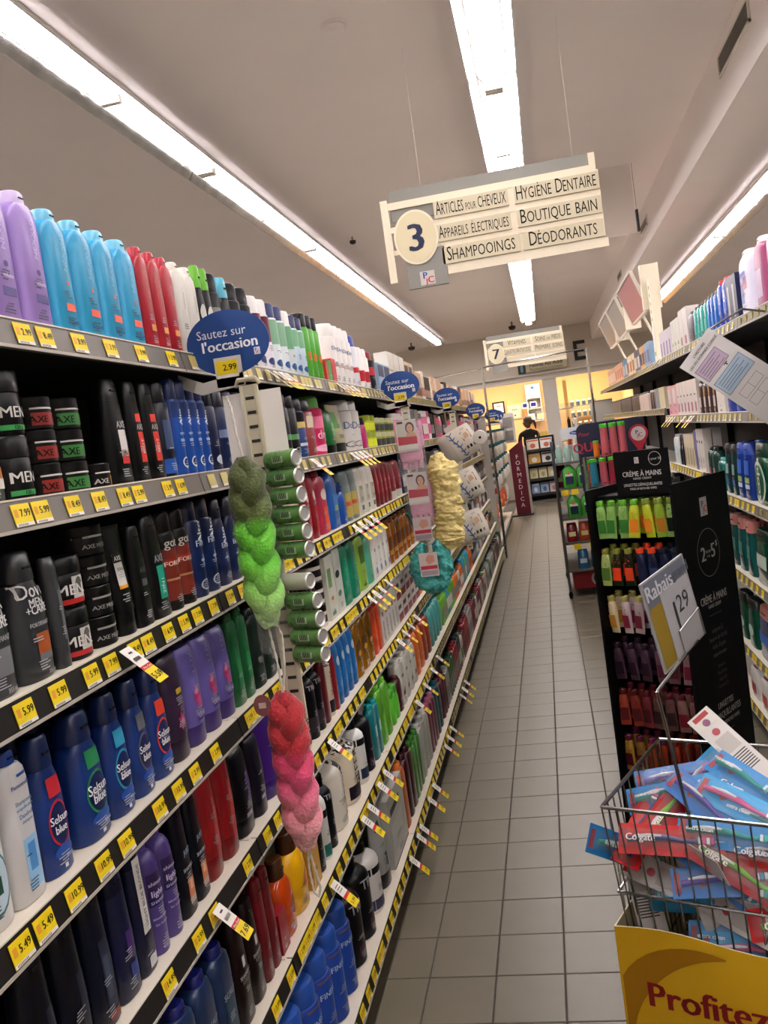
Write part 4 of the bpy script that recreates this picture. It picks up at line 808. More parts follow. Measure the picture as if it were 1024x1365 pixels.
# lower right shelves
R_(3, 1062, 1006, 2, 'taper', '17503a', '12382a', 'dark green antiseptic bottle', h=.25, lab=((-.5, .7, .3, .55, 'c0ccc0'),), name=CL, rows=2, rough=.15)
R_(3, 1006, 975, 3, 'taper', '1c5a58', 'c98a80', 'teal antiseptic bottle with pink cap', h=.26, lab=((-.5, .7, .3, .55, '3a7a6c'),), name=CL, rows=2, rough=.15)
R_(4, 1066, 1010, 2, 'taper', '1c3468', 'c98a80', 'navy antiseptic bottle with pink cap', h=.25, lab=((-.5, .7, .3, .5, '3a6ab0'),), name=CL, rows=2, rough=.15)
R_(4, 1010, 985, 2, 'taper', '14503c', '2a3430', 'dark green bottle with round white label', h=.24, lab=(('e', .2, .35, .5, .12, 'b8c8bc'),), name=CL, rows=2, rough=.15)
R_(5, 1046, 1000, 3, 'slab', 'd4d2cc', 'a02430', 'white rinse bottle with red cap', h=.165, lab=((-.6, .6, .15, .45, 'b8433a'),), name=CL, rows=2)
# goods of the near right bay, mostly beyond the picture's edge
for i, kd, c, cp, hh, nm in ((0, 'slab', 'c9d2d8', 'd8d8d4', .25, 'pale mouthwash bottle'), (1, 'box', 'd0ccc8', None, .18, 'white dental box'), (2, 'taper', '1f5a4a', '1a3a30', .25, 'green rinse bottle'), (3, 'taper', '1c4a6a', '203040', .24, 'blue rinse bottle'), (4, 'taper', '2a5a5a', 'c98a80', .24, 'teal rinse bottle')):
    R_(i, 0, 0, 6, kd, c, cp, nm, h=hh, lab=((-.5, .6, .25, .5, 'b8c4c8'),), ys=(2.78, 3.36), rows=1, detail=0, bay='first')
# ---------------------------------------------------------------- the white post and tilted header panels on the right unit
pc = M('e0d8c4', .5)
t = thing('shelf_upright_post', 'tall cream slotted post rising above the right shelving', 'post', (.93, 7.16, 1.916))
MB().box(-.03, .03, -.075, .075, .001, .64, pc).build('body', t)
for k in range(9):
    MB().box(-.0312, -.030, -.008, .008, .08+k*.06, .105+k*.06, M('4a4540', .7)).build('slot', t)
MB().box(-.034, -.03, -.05, .05, .02, .30, M('e4e0d8', .5)).box(-.0345, -.034, -.03, .03, .06, .09, M('7aa05a')).build('card', t)
hp = [(7.36, 8.52, 'a86c70', 'mauve tilted header panel above the right shelving'), (8.86, 9.92, '8f8a82', 'grey tilted header panel behind the mauve one'), (10.06, 11.2, '86827a', 'farthest grey tilted header panel on the right shelving')]
for a, b, c, lab in hp:
    t = thing('header_panel', lab, 'sign', (.85, (a+b)/2, 2.36), 0, 'tilted header panels')
    L = (b-a)/2
    def slab(mb, y0, y1, z0, z1, t0, t1, m):
        f = lambda z, q: .05-.10*z/.29 + q
        mb.loft([[(f(z0, t0), y, z0), (f(z1, t0), y, z1), (f(z1, t1), y, z1), (f(z0, t1), y, z0)] for y in (y0, y1)], m); return mb
    slab(MB(), -L, L, 0, .29, 0, .012, M(c, .35)).build('panel', t)
    mb = MB(); slab(mb, -L-.02, -L, -.01, .3, -.008, .02, M('cfc9bd', .4)); slab(mb, L, L+.02, -.01, .3, -.008, .02, M('cfc9bd', .4)); slab(mb, -L, L, .29, .305, -.008, .02, M('cfc9bd', .4)); slab(mb, -L, L, -.012, 0, -.008, .02, M('e6e2da', .4)); mb.build('frame', t)
    MB().tube([(.06, 0, .05), (.16, 0, -.2), (.16, 0, -.44)], .012, pc, 6).build('bracket', t)
    MB().box(.012, .15, -L-.10, -L-.03, -.02, .32, pc).build('side_box', t)
# ---------------------------------------------------------------- the sheet hung by the right shelving
c0 = onY((906, 490), 3.2); c1 = onY((944, 437), 3.2)
e1 = (c1-c0); sw = e1.length; e1.normalize(); e2 = Vector((e1.z, 0, -e1.x)); sl = .40
t = thing('instruction_sheet', 'printed white sheet hanging at a slant beside the right shelving', 'paper', c0)
def shp(u, v): # u along e1, v along e2
    q = e1*u+e2*v; return (q.x, -.03*math.sin(v*7)-.02*u, q.z)
mb = MB(); nu, nv = 4, 14
vs = [shp(sw*i/nu, sl*j/nv) for j in range(nv+1) for i in range(nu+1)]
vs2 = [(a, b+.0012, c) for a, b, c in vs]; fq = [(j*(nu+1)+i, (j+1)*(nu+1)+i, (j+1)*(nu+1)+i+1, j*(nu+1)+i+1) for j in range(nv) for i in range(nu)]
mb.add(vs, fq, M('c9c6c4', .6)); mb.add(vs2, [f[::-1] for f in fq], M('c9c6c4', .6)); mb.build('sheet', t)
pm = MB()
def patch(u0, u1, v0, v1, m, o=.0012):
    n = 6; vs = []
    for j in range(n+1):
        for u in (u0, u1):
            a, b, c = shp(u, v0+(v1-v0)*j/n); vs.append((a, b-o, c))
    pm.add(vs, [(2*j, 2*j+2, 2*j+3, 2*j+1) for j in range(n)], m)
for v0, v1, u0, u1, c in ((.052, .105, .012, .115, 'b3a2b4'), (.125, .185, .012, .14, '9fb2c2')):
    patch(u0-.0015, u1+.0015, v0-.0015, v1+.0015, M('5a5458', .6)); patch(u0, u1, v0, v1, M(c, .6), .0016)
    for k in range(5): patch(u0+.008, u1-.012-(k % 2)*.02, v0+.010+k*.009, v0+.012+k*.009, M('6a6468', .6), .002)
for k, (a, b) in enumerate(((.03, .14), (.02, .15))): letter(pm, 'LES OU DONNEZ CONGÉ' if k else "L'HISTOIRE", lambda u, v, K=k: (lambda q: (q[0], q[1]-.002, q[2]))(shp(.08+u, .018+K*.016-v)), .012, M('3a3638', .6), .01)
patch(.088, .092, .11, .12, M('3a2c30', .6)); patch(.082, .098, .11, .113, M('3a2c30', .6))
for u0, u1, v0, v1 in ((.03, .12, .205, .235), (.03, .12, .245, .275)):
    for q in ((u0, u1, v0, v0+.001), (u0, u1, v1, v1+.001), (u0, u0+.001, v0, v1), (u1, u1+.001, v0, v1), ((u0+u1)/2, (u0+u1)/2+.001, v0, v1)): patch(*q, M('5a5458', .6), .0016)
pm.build('print', t)
MB().tube([(c1.x-c0.x-.012, 0, c1.z-c0.z-.012), (.24, .1, .17), (.37, .35, .17)], .004, STEEL, 6).build('clip_arm', t)

# ---------------------------------------------------------------- sale flags hanging from the left rails
flag = MB(); 
def mkflag(price):
    mb = MB(); a = .66
    def P_(u, s, off=0): s *= 1.15; return (u*1.1, -s*math.sin(a)*1.0 - off, -s*math.cos(a)*.75)
    def strip(s0, s1, m): 
        mb.add([P_(-.018, s0), P_(.018, s0), P_(.018, s1), P_(-.018, s1)], [(3, 2, 1, 0)], m)
        mb.add([(x, y+.0006, z) for x, y, z in (P_(-.018, s0), P_(.018, s0), P_(.018, s1), P_(-.018, s1))], [(0, 1, 2, 3)], WHT)
    strip(0, .045, WHT); strip(.045, .054, RED); strip(.054, .088, YEL)
    if price:
        letter(mb, price, lambda u, v: P_(u, .071-v*1.0, .0012), .019, M('201c14'), .01)
        letter(mb, "Prix d'ami", lambda u, v: P_(u, .0495-v, .0012), .007, WHT, .01)
        for k in range(8): mb.add([P_(-.012+k*.003, .024, .001), P_(-.0105+k*.003, .024, .001), P_(-.0105+k*.003, .032, .001), P_(-.012+k*.003, .032, .001)], [(3, 2, 1, 0)], M('3a3630'))
        mb.add([P_(-.006, .01, .001), P_(.006, .01, .001), P_(.006, .014, .001), P_(-.006, .014, .001)], [(3, 2, 1, 0)], M('3a3630'))
    else:
        for q in (.012, .02, .028): mb.add([P_(-.012, q, .001), P_(.010, q, .001), P_(.010, q+.003, .001), P_(-.012, q+.003, .001)], [(3, 2, 1, 0)], M('8a857c'))
        letter(mb, '5.99', lambda u, v: P_(u, .071-v, .0012), .015, M('4a4210'), .01)
    return mb.mesh('sale_flag')
FM = {None: mkflag(None), '5.59': mkflag('5.59'), '7.69': mkflag('7.69')}
FL = {0: [342, 352, 360, 368, 438, 444, 451, 459, 490, 497], 1: [403, 457, 463, 469, 475], 2: [460, 468, 476, 484], 3: [480, 487, 494, 503], 4: [425, 520, 528, 535, 543], 5: [428, 470, 478, 492, 500, 545, 556, 566, 574], 6: [535, 545, 549, 561, 567, 584, 588, 592, 606, 609, 612]}
FL3 = {3: [425-25, 428]}
SPECIAL = [(2, 143, '5.59'), (4, 268, '7.69')]
def put_flag(i, px, price, k, n):
    y = yrow(-1, i, px)
    o = obj('sale_flag', FM[price], None, (-(LD[i]-.0105), y, LZ[i]-.004), (0, 0, math.pi/2+random.uniform(-.12, .12)))
    tag(o, ('white and yellow sale flag marked %s on the %s left shelf rail' % (price, SHN[i])) if price else 'white, red and yellow sale flag, %s along the %s left shelf rail' % (ordn(k) if k else 'nearest', SHN[i]), 'price tag', None if price else 'sale flags on the left rails')
for i, px, p_ in SPECIAL: put_flag(i, px, p_, 0, 1)
for i, l in FL.items():
    for k, px in enumerate(l): put_flag(i, px, None, k, len(l))
# right flags
FR = {0: [888, 882, 878, 873, 866, 862, 858], 1: [899, 903, 907, 921, 929, 933]}
for i, l in FR.items():
    for k, px in enumerate(l):
        o = obj('sale_flag', FM[None], None, (RD[i]-.0105, yrow(1, i, px), RZ[i]-.004), (0, 0, -math.pi/2))
        tag(o, 'white and yellow sale flag, %s along the %s right shelf rail' % (ordn(k) if k else 'nearest', ['top', 'second'][i]), 'price tag', 'sale flags on the right rails')

# ---------------------------------------------------------------- blue oval shelf talkers and hanging strips
m_blue = M('1f4c88', .45)
def talker(x, y, z, label, size=1., arm=True):
    t = thing('shelf_talker_sign', label, 'sign', (x, y, z), 0, 'blue oval shelf signs')
    rx, rz = .097*size, .072*size
    MB().loft([[(rx*math.cos(a), yy, rz*math.sin(a)) for a in (2*math.pi*k/40 for k in range(40))] for yy in (.0, -.003)], m_blue).build('oval_card', t, sharp=30)
    lm = MB()
    letter(lm, 'Sautez sur', lambda u, v: (-.012+u, -.0036, .024+v), .028, M('e0e4ea'), .0)
    letter(lm, "l'occasion", lambda u, v: (.004+u, -.0036, -.004+v), .034, M('eef0f4'), .022)
    lm.box(.058, .072, -.0036, -.003, -.036, -.020, M('d8dce4')); pjc(lm, lambda u, v: (.065+u, -.0042, -.028+v), .012)
    lm.build('lettering', t)
    h = MB().box(-.036, .026, -.012, -.006, -.098, -.032, M('cfccc6', .4)).build('ticket_holder', t)
    tk = MB().box(-.032, .018, -.0135, -.012, -.07, -.04, YEL).box(-.032, .018, -.0135, -.012, -.078, -.071, WHT)
    letter(tk, '2.99', lambda u, v: (.0+u, -.0145, -.055+v), .019, M('2a2412'), .01); tk.build('ticket', h)
    if arm: MB().loft([[(px_, yy, zz) for px_, zz in ((.026, -.07), (.026, -.098), (-.075, -.108), (-.125, -.085), (-.125, -.055), (-.07, -.082))] for yy in (.0, -.012)], M('c4c1ba', .4)).build('arm', t)
    return t
TY = [(1.95, 'blue oval shelf sign nearest the camera on the left shelving'), (4.42, 'second blue oval shelf sign along the left shelving'), (6.6, 'third blue oval shelf sign along the left shelving'), (9.0, 'fourth blue oval shelf sign along the left shelving')]
for y, lab in TY: talker(-.665 if y < 9 else -.64, y, 1.875 if y < 8 else 1.81, lab)
talker(-.6, 11.25, 1.775, 'fifth blue oval shelf sign, beyond the pole'); talker(-.6, 12.2, 1.775, 'farthest blue oval shelf sign, beyond the pole')

def strip(x, y, z0, z1, label):
    t = thing('hanging_strip', label, 'display strip', (x, y, z1), 0, 'hanging merchandise strips')
    L = z1-z0; ms = M('dcd6c0', .45)
    MB().box(-.021, -.014, -.004, .004, -L, 0, ms).box(.014, .021, -.004, .004, -L, 0, ms).box(-.014, .014, -.002, .002, -L, 0, M('cfc9b2', .5)).build('strip_body', t)
    mb = MB(); mb.box(-.010, .010, -.0032, -.002, -.0035, .0035, M('3a3730', .6)); me = mb.mesh('slot')
    n = int(L/.032)
    for k in range(n): obj('slot', me, t, (0, 0, -.03-k*.032))
    MB().tube([(-.03, 0, .0), (-.02, -.006, .012), (.02, -.006, .012), (.026, 0, .0)], .006, M('c6c0aa', .4), 8).build('hook_bar', t)
    return t
strip(-.632, 1.945, 1.01, 1.775, 'beige slotted hanging strip holding green cans at the near shelf end')
# pale backing card and green cans of wipes on the near strip
t = thing('blank_card', 'large blank pale card hanging behind the near strip', 'card', (-.625, 1.955, 1.66))
MB().box(-.075, .062, .0, .0012, -.11, .10, film('faf7f2', .97, .18)).build('card', t)
cang = noisy('green_can_label', '446f38', '6b9654', 60., .3)
def can_pack(k, x, z, label, pale=False):
    t = thing('drink_can_pack' if False else 'clipped_can', label, 'can', (x, 1.93, z), -.38, 'small cans clipped to the near strip')
    mb = MB(); r = .0195
    prof = [(-.042, r*.8), (-.039, r*.97), (-.034, r), (.034, r), (.039, r*.97), (.042, r*.86)]
    rings = [[(u, rr*math.cos(a), rr*math.sin(a)) for a in (2*math.pi*j/20 for j in range(20))] for u, rr in prof]
    body = M('c6c4b8', .3) if pale else cang
    mb.loft(rings[1:5], body, False, False); mb.build('body', t)
    rm = MB(); rm.loft([rings[4], rings[5], [(.039, .013*math.cos(a), .013*math.sin(a)) for a in (2*math.pi*j/20 for j in range(20))]], M('cfcfca', .35, .5), False, True); rm.build('lid', t)
    MB().loft([rings[1], rings[0]][::-1], CHROME).build('base', t)
    lb = MB()
    if not pale:
        vs = [(-.014+.03*i, -r*math.cos(a)-.0005, r*math.sin(a)) for a in (-.35, -.1, .15, .4) for i in (0, 1)]
        lb.add(vs, [(2*j, 2*j+1, 2*j+3, 2*j+2) for j in range(3)], M('b4cca8', .4))
        for q in range(7): lb.box(-.010+q*.0032, -.0085+q*.0032, -r-.0014, -r-.0008, -.004, .008, M('20301c'))
        lb.build('barcode_label', t)
zc = [1.60, 1.56, 1.518, 1.476, 1.436, 1.396]
for k, z in enumerate(zc): can_pack(k, -.575, z, 'green can clipped sideways to the near strip, %s from the top' % ['first', 'second', 'third', 'fourth', 'fifth', 'sixth'][k])
can_pack(9, -.585, 1.325, 'pale plastic tub clipped on the near strip between the green cans', True)
for k, z in enumerate([1.28, 1.238, 1.198, 1.158]): can_pack(k, -.575, z, 'green can clipped sideways low on the near strip, %s below the pale tub' % ['first', 'second', 'third', 'fourth'][k])
t = thing('clear_blister', 'empty clear plastic blister on the near strip', 'packaging', (-.655, 1.935, 1.27))
mb = MB(); mb.sect([(-.10, .03, .02, 5), (-.09, .035, .024, 5), (.09, .035, .024, 5), (.1, .03, .02, 5)], film('cfd4cc', .16), 16); mb.build('shell', t)
MB().box(-.02, .02, .018, .0195, -.12, .115, film('d8d8d0', .35)).build('card', t)

# braided loofahs
def braid(x, y, z1, z0, stops, label, r=.0245):
    L = z1-z0
    t = thing('braided_loofah', label, 'loofah', (x, y, z1))
    m = ramp_mat('dyed_mesh', stops, -L, 0)
    mb = MB(); N = 90
    for s in range(3):
        pts, rr = [], []
        for k in range(N+1):
            q = k/N; ph = 2*math.pi*(q*1.9+s/3)
            w = .021*min(1, 6*q+.15, 5*(1-q)+.1)
            px_ = w*math.sin(ph); py_ = .014*math.sin(2*ph)*min(1, 6*q+.2, 5*(1-q)+.2)
            n1 = noise.noise(Vector((q*30, s*7.3, 1.7)))
            pts.append((px_+.014*(q-.5)*.3, py_, -L*q)); rr.append((r*(1+.12*n1))*min(1, .45+5*q, .5+4*(1-q)))
        mb.tube(pts, rr, m, 14)
    # fine ripples of the netting
    mb.v = [tuple(Vector(v)+Vector((noise.noise(Vector(v)*90), noise.noise(Vector(v)*90+Vector((9, 0, 0))), 0))*.0016) for v in mb.v]
    mb.build('netting', t, sharp=180)
    return t, L
def cord(t, pts, name='cord'):
    P_ = [Vector(p) for p in pts]; Q = []
    for i in range(len(P_)-1):
        for k in range(8): Q.append(P_[i].lerp(P_[i+1], k/8))
    Q.append(P_[-1]); mb = MB()
    for s in (0, 1):
        mb.tube([q+Vector((.0015*math.cos(i*1.1+s*math.pi), .0015*math.sin(i*1.1+s*math.pi), 0)) for i, q in enumerate(Q)], .0018, M('cfcbc0', .8), 6)
    mb.build(name, t)
t, L = braid(-.643, 1.87, 1.615, 1.242, [(0, 'b8dca0'), (.18, '8fca62'), (.38, '5fbf2a'), (.6, '58b31f'), (.66, '4a5a1a'), (1, '3c4412')], 'braided net loofah fading from olive to lime and pale green')
cord(t, [(0, 0, 0), (-.012, .01, .06), (-.02, .03, .11), (-.038, .06, .14)])
t, L = braid(-.628, 1.85, 1.097, .742, [(0, 'e8b0b0'), (.22, 'dd8a94'), (.42, 'cc4a72'), (.6, 'c62a58'), (.66, 'b01a26'), (1, 'a81622')], 'braided net loofah fading from red to pale pink')
cord(t, [(0, 0, 0), (-.006, .01, .07), (-.02, .03, .14), (-.025, .045, .16)]); cord(t, [(0, 0, 0), (.01, .01, .06), (.008, .03, .12), (-.01, .05, .15)])
cord(t, [(.002, 0, -L), (.0, -.005, -L-.05), (.004, -.005, -L-.10), (.012, 0, -L-.112), (.018, 0, -L-.09), (.01, 0, -L-.04), (.003, 0, -L+.005)], 'tail_cord')
MB().loft([[(-.042+.02*math.cos(a), yy, -.018+.024*math.sin(a)) for a in (2*math.pi*k/20 for k in range(20))] for yy in (-.024, -.025)], M('8a5a5c', .4)).box(-.05, -.034, -.0255, -.025, -.024, -.012, M('c9b4b0')).build('hang_tag', t)
# ---------------------------------------------------------------- second hanging strip: gloves and puffs
strip(-.66, 4.44, .9, 1.77, 'second hanging strip, holding gloves and bath puffs')
def fluff(name, label, pts, rad, c1, c2, sub=3, amp=.012, seed=0):
    """a bath puff: one mesh of tightly gathered netting"""
    m = noisy('netting_'+name, c1, c2, 55., .85, 1., 120.)
    t = thing('bath_puff', label, 'bath puff', pts[0])
    base = Vector(pts[0]); mb = MB(); P_ = [Vector(p)-base for p in pts]; N = 110; Q = []; 
    for k in range(N+1):
        q = k/N*(len(P_)-1); i = min(int(q), len(P_)-2); Q.append(P_[i].lerp(P_[i+1], q-i))
    for _ in range(30): Q = [Q[0]]+[(Q[i-1]+Q[i]*2+Q[i+1])/4 for i in range(1, N)]+[Q[-1]]
    rr = [rad*min(1, .35+4.5*k/N, .35+4.5*(1-k/N))*(1+.10*noise.noise(Vector((k*.35, seed, 0)))) for k in range(N+1)]
    mb.tube(Q, rr, m, 48)
    out = []
    for v in mb.v:
        V = Vector(v); n = .8*noise.noise(V*30+Vector((seed, 0, 0)))+.9*abs(noise.noise(V*75+Vector((0, seed, 3))))+.4*noise.noise(V*160)
        ax = min(Q, key=lambda q: (q-V).length_squared); d = V-ax
        out.append(tuple(V+(d.normalized() if d.length > 1e-6 else Vector((0, 0, 1)))*amp*n))
    mb.v = out; mb.build('netting', t, sharp=180); return t
t = fluff('y', 'long pale yellow bath puff on the second strip', [(-.535, 4.36, 1.52), (-.50, 4.36, 1.4), (-.50, 4.36, 1.25), (-.515, 4.36, 1.12), (-.51, 4.36, 1.05)], .062, 'dcc478', 'f0de9e', amp=.022)
fluff('t', 'teal bath puff hanging in a loop at the foot of the second strip', [(-.65, 4.33, 1.10), (-.685, 4.33, 1.02), (-.685, 4.33, .94), (-.645, 4.33, .89), (-.59, 4.33, .89), (-.56, 4.33, .94), (-.555, 4.33, 1.03), (-.585, 4.33, 1.10)], .037, '2f8a86', '5ab8b0', amp=.016, seed=3)
fluff('t2', 'dark teal bath puff half hidden behind the pink gloves', [(-.675, 4.39, 1.30), (-.68, 4.39, 1.24), (-.665, 4.39, 1.18)], .032, '2a6a6a', '3f8a88', amp=.016, seed=8)
def glove(z, x, y, label, s=1.):
    t = thing('glove_packet', label, 'glove pack', (x, y, z), 0, 'pink glove packets')
    pk = noisy('pink_knit', 'c98aa6', 'd9a2ba', 90., .8, .5, 200.)
    mb = MB()
    mb.sect([(-.12*s, .05*s, .012, 3), (-.11*s, .058*s, .014, 3), (.03*s, .058*s, .014, 3), (.04*s, .05*s, .01, 3)], pk, 16)
    mb.build('glove', t)
    for k in range(4):
        MB().sect([(-.165*s+abs(k-1.5)*.006, .007*s, .007, 2), (-.155*s, .0125*s, .010, 2), (-.11*s, .0125*s, .011, 2)], pk, 10, ((k-1.5)*.027*s, 0)).build('finger', t)
    MB().sect([(-.05*s, .012, .01, 2), (.06*s, .014, .011, 2), (.075*s, .009, .008, 2)], pk, 10, (.058*s, .004)).build('thumb', t)
    c = MB().box(-.056*s, .046*s, -.018, -.0168, -.07*s, .085*s, M('d2ccc8', .4)).build('card', t)
    pm = MB(); f = lambda u, v, o=0: (u*s, -.0185-o, v*s)
    pm.add([f(-.052, -.035), f(.042, -.035), f(.042, .0), f(-.052, .006)], [(0, 1, 2, 3)], M('b8284a', .4))
    pm.add([f(-.052, -.06), f(.042, -.06), f(.042, -.038), f(-.052, -.038)], [(0, 1, 2, 3)], M('e2dcd4', .4))
    def disc(cx, cz, rx, rz, m, o): pm.add([f(cx+rx*math.cos(a), cz+rz*math.sin(a), o) for a in (2*math.pi*k/18 for k in range(18))], [tuple(range(18))], m)
    disc(.012, .045, .022, .028, M('4a3026'), .0002); disc(.012, .042, .015, .021, M('d8ac92'), .0005)
    pm.add([f(-.012, .0), f(.042, .0), f(.034, .02), (.018*s, -.0191, .026*s), f(.006, .026), f(-.006, .018)], [(0, 1, 2, 3, 4, 5)], M('d0a48a'))
    disc(.007, .046, .0025, .0015, M('2a1c18'), .0008); disc(.017, .046, .0025, .0015, M('2a1c18'), .0008); disc(.012, .032, .004, .0016, M('b04a52'), .0008)
    pm.box(-.048*s, -.02*s, -.0192, -.0185, .068*s, .078*s, M('2a2628')); pm.build('printed_picture', c)
    bg = MB().sect([(-.19*s, .066*s, .006, 4), (-.17*s, .07*s, .021, 4), (.09*s, .07*s, .021, 4), (.11*s, .066*s, .004, 4), (.135*s, .03*s, .003, 4)], film('e4e6e6', .12), 16); bg.build('bag', t)
glove(1.62, -.648, 4.36, 'upper pink exfoliating gloves packet on the second strip')
glove(1.36, -.63, 4.35, 'lower pink exfoliating gloves packet on the second strip')
for z, x, y, lab in ((1.17, -.64, 4.34, 'small card with pink print above the teal puff'), (1.0, -.625, 4.28, 'small card with pink print in front of the teal puff')):
    t = thing('puff_card', lab, 'card', (x, y, z)); MB().box(-.045, .045, 0, .0015, -.06, .055, M('cfc4c2', .4)).build('card', t)
    pm = MB().box(-.04, .04, -.0008, 0, -.025, -.008, M('b83a50')).box(-.04, .04, -.0008, 0, -.055, -.032, M('a89aa0'))
    pm.add([(.0, -.0009, .045), (-.015, -.0009, .02), (.0, -.0009, -.002), (.03, -.0009, .01), (.028, -.0009, .04)], [(0, 1, 2, 3, 4)], M('cf9a84')); pm.build('print', t)
# ---------------------------------------------------------------- bath pillows on the third strip
strip(-.64, 6.59, .75, 1.76, 'third hanging strip, holding bath pillows')
for k, (px, lab) in enumerate((((612, 592), 'top'), ((618, 648), 'middle'), ((625, 703), 'bottom'))):
    p = onY(px, 6.2)
    t = thing('bath_pillow_pack', '%s white packaged bath pillow with blue branch print' % lab, 'pillow', p, 0, 'bath pillows on the third strip'); t.rotation_euler = (0, -.40+.06*k, .1)
    mb = MB(); nx, nz = 16, 12; wv, hv = .128, .108
    def pil(u, v, s): 
        e = max(0, (1-abs(u)**4)*(1-abs(v)**4)); return (u*wv*(1-.06*v*v), s*(.004+.036*e), v*hv*(1-.05*u*u))
    for s in (-1, 1):
        vs = [pil(-1+2*i/nx, -1+2*j/nz, s) for j in range(nz+1) for i in range(nx+1)]
        mb.add(vs, [((j*(nx+1)+i, j*(nx+1)+i+1, (j+1)*(nx+1)+i+1, (j+1)*(nx+1)+i) if s < 0 else (j*(nx+1)+i, (j+1)*(nx+1)+i, (j+1)*(nx+1)+i+1, j*(nx+1)+i+1)) for j in range(nz) for i in range(nx)], M('cbc4b6', .4))
    mb.build('pillow', t, sharp=60)
    wr = MB(); nx2 = 10
    F2 = lambda u, v, o=.003: (lambda q: (q[0], q[1]-o, q[2]))(pil(max(-.98, min(.98, u)), max(-.98, min(.98, v)), -1))
    vs = [F2(-.35+1.3*i/nx2, -.97+1.94*j/nz) for j in range(nz+1) for i in range(nx2+1)]
    wr.add(vs, [(j*(nx2+1)+i, j*(nx2+1)+i+1, (j+1)*(nx2+1)+i+1, (j+1)*(nx2+1)+i) for j in range(nz) for i in range(nx2)], M('d6d0c2', .35)); w = wr.build('printed_wrap', t, sharp=60)
    pm = MB(); st = [(-.25, .7), (-.2, .35), (-.1, .05), (.0, -.25), (.05, -.6), (.1, -.9)]
    for (a, b), (c, d) in zip(st, st[1:]): pm.add([F2(a-.035, b, .005), F2(c-.035, d, .005), F2(c+.035, d, .005), F2(a+.035, b, .005)], [(0, 1, 2, 3)], M('4a6a9a', .4))
    for a, b in st:
        for s in (-1, 1): pm.add([F2(a, b, .0055), F2(a+s*.16, b+.12, .0055), F2(a+s*.18, b+.2, .0055), F2(a+.01, b+.08, .0055)], [(0, 1, 2, 3)], M('4a6a9a', .4))
    pm.add([F2(.3, .0, .005), F2(.8, .0, .005), F2(.8, .6, .005), F2(.3, .6, .005)], [(0, 1, 2, 3)], M('a08a70', .4))
    pm.add([F2(.4, .1, .006), F2(.7, .15, .006), F2(.65, .5, .006), F2(.45, .45, .006)], [(0, 1, 2, 3)], M('c9a888', .4))
    for q, c in ((.35, '6a5a4a'), (.55, '1c1a1a'), (.75, '8a8a88')): pm.add([F2(q-.06, -.55, .005), F2(q+.06, -.55, .005), F2(q+.06, -.35, .005), F2(q-.06, -.35, .005)], [(0, 1, 2, 3)], M(c, .4))
    letter(pm, 'SPA', lambda u, v: F2(.55+u/wv, .76+v/hv, .005), .02, M('9a948a'), 0); pm.build('print', w)
    MB().box(-.04, .05, -.002, .002, hv*.95, hv+.035, M('d2ccc0', .35)).build('hang_tab', t)
p = onY((640, 583), 6.15)
t = thing('suction_disc', 'round white disc packet beside the top bath pillow', 'disc', p)
mb = MB(); mb.loft([[(r*math.cos(a), yy, r*math.sin(a)) for a in (2*math.pi*k/24 for k in range(24))] for r, yy in ((.045, .008), (.05, .0), (.046, -.008), (.012, -.01))], M('d8d4ca', .35)); mb.build('disc', t)
MB().sect([(-.008, .008, .003, 2), (.008, .008, .003, 2)], BLACK, 12, (0, -.0115)).build('knob', t)

# ---------------------------------------------------------------- chrome frame across the aisle at the end of the left unit
t = thing('security_frame', 'tall chrome frame spanning the aisle where the left shelving ends', 'frame', (-.645, 11.12, 0))
MB().cyl((0, 0, 0), (0, 0, 2.36), .016, CHROME, 10).build('post', t)
MB().cyl((1.255, 0, 1.5), (1.255, 0, 2.40), .016, CHROME, 10).build('post', t)
MB().cyl((0, 0, 2.36), (1.255, 0, 2.40), .010, CHROME, 8).build('cross_bar', t)
MB().tube([(0, 0, 2.355), (-.75, 0, 2.31), (-.75, 0, 1.95)], .009, CHROME, 8).build('side_bar', t)
t = thing('divider_panel', 'pale grey divider panel beside the chrome pole', 'panel', (-.80, 11.16, 0))
MB().box(-.10, .11, -.008, .008, .12, 1.76, M('b9b4ac', .4)).build('panel', t)
MB().box(-.10, .11, -.012, .012, 1.76, 1.78, STEEL).build('top_rail', t)
t = thing('divider_panel', 'pale grey end panel closing the far end of the right shelving', 'panel', (.80, 13.3, 0))
MB().box(-.12, .2, -.01, .01, 0, 1.78, M('b9b4ac', .4)).build('panel', t); MB().box(-.12, .2, -.013, .013, 1.78, 1.80, STEEL).build('top_rail', t)

# ---------------------------------------------------------------- far left unit with hooked packets
bay = thing('shelving_bay', 'far left pegboard unit with hooked packets beyond the pole', 'shelf', (-.78, 13.6, 0))
MB().box(-.5, -.45, -2.35, 2.35, 0, 1.85, M('c6c0b4', .5)).build('peg_panel', bay)
for z, w in ((.12, .05), (.42, .04), (.72, .02)):
    s = MB().box(-.45, w-.0, -2.35, 2.35, z-.03, z, m_shelf).build('shelf', bay); MB().box(w, w+.008, -2.35, 2.35, z-.04, z+.004, m_rail_lip).build('price_rail', s)
MB().box(-.449, .055, -2.34, 2.3, 1.665, 1.70, m_shelf).build('canopy', bay)
MB().box(-.4, .04, -2.34, 2.34, .0, .088, BLACK).build('kick_plate', bay)
r3 = random.Random(8); kq = 0
PKC = [('white', 'd8d4ca'), ('grey', 'a8a49c'), ('cream', 'd6cbb0'), ('white', 'cfccc6')]
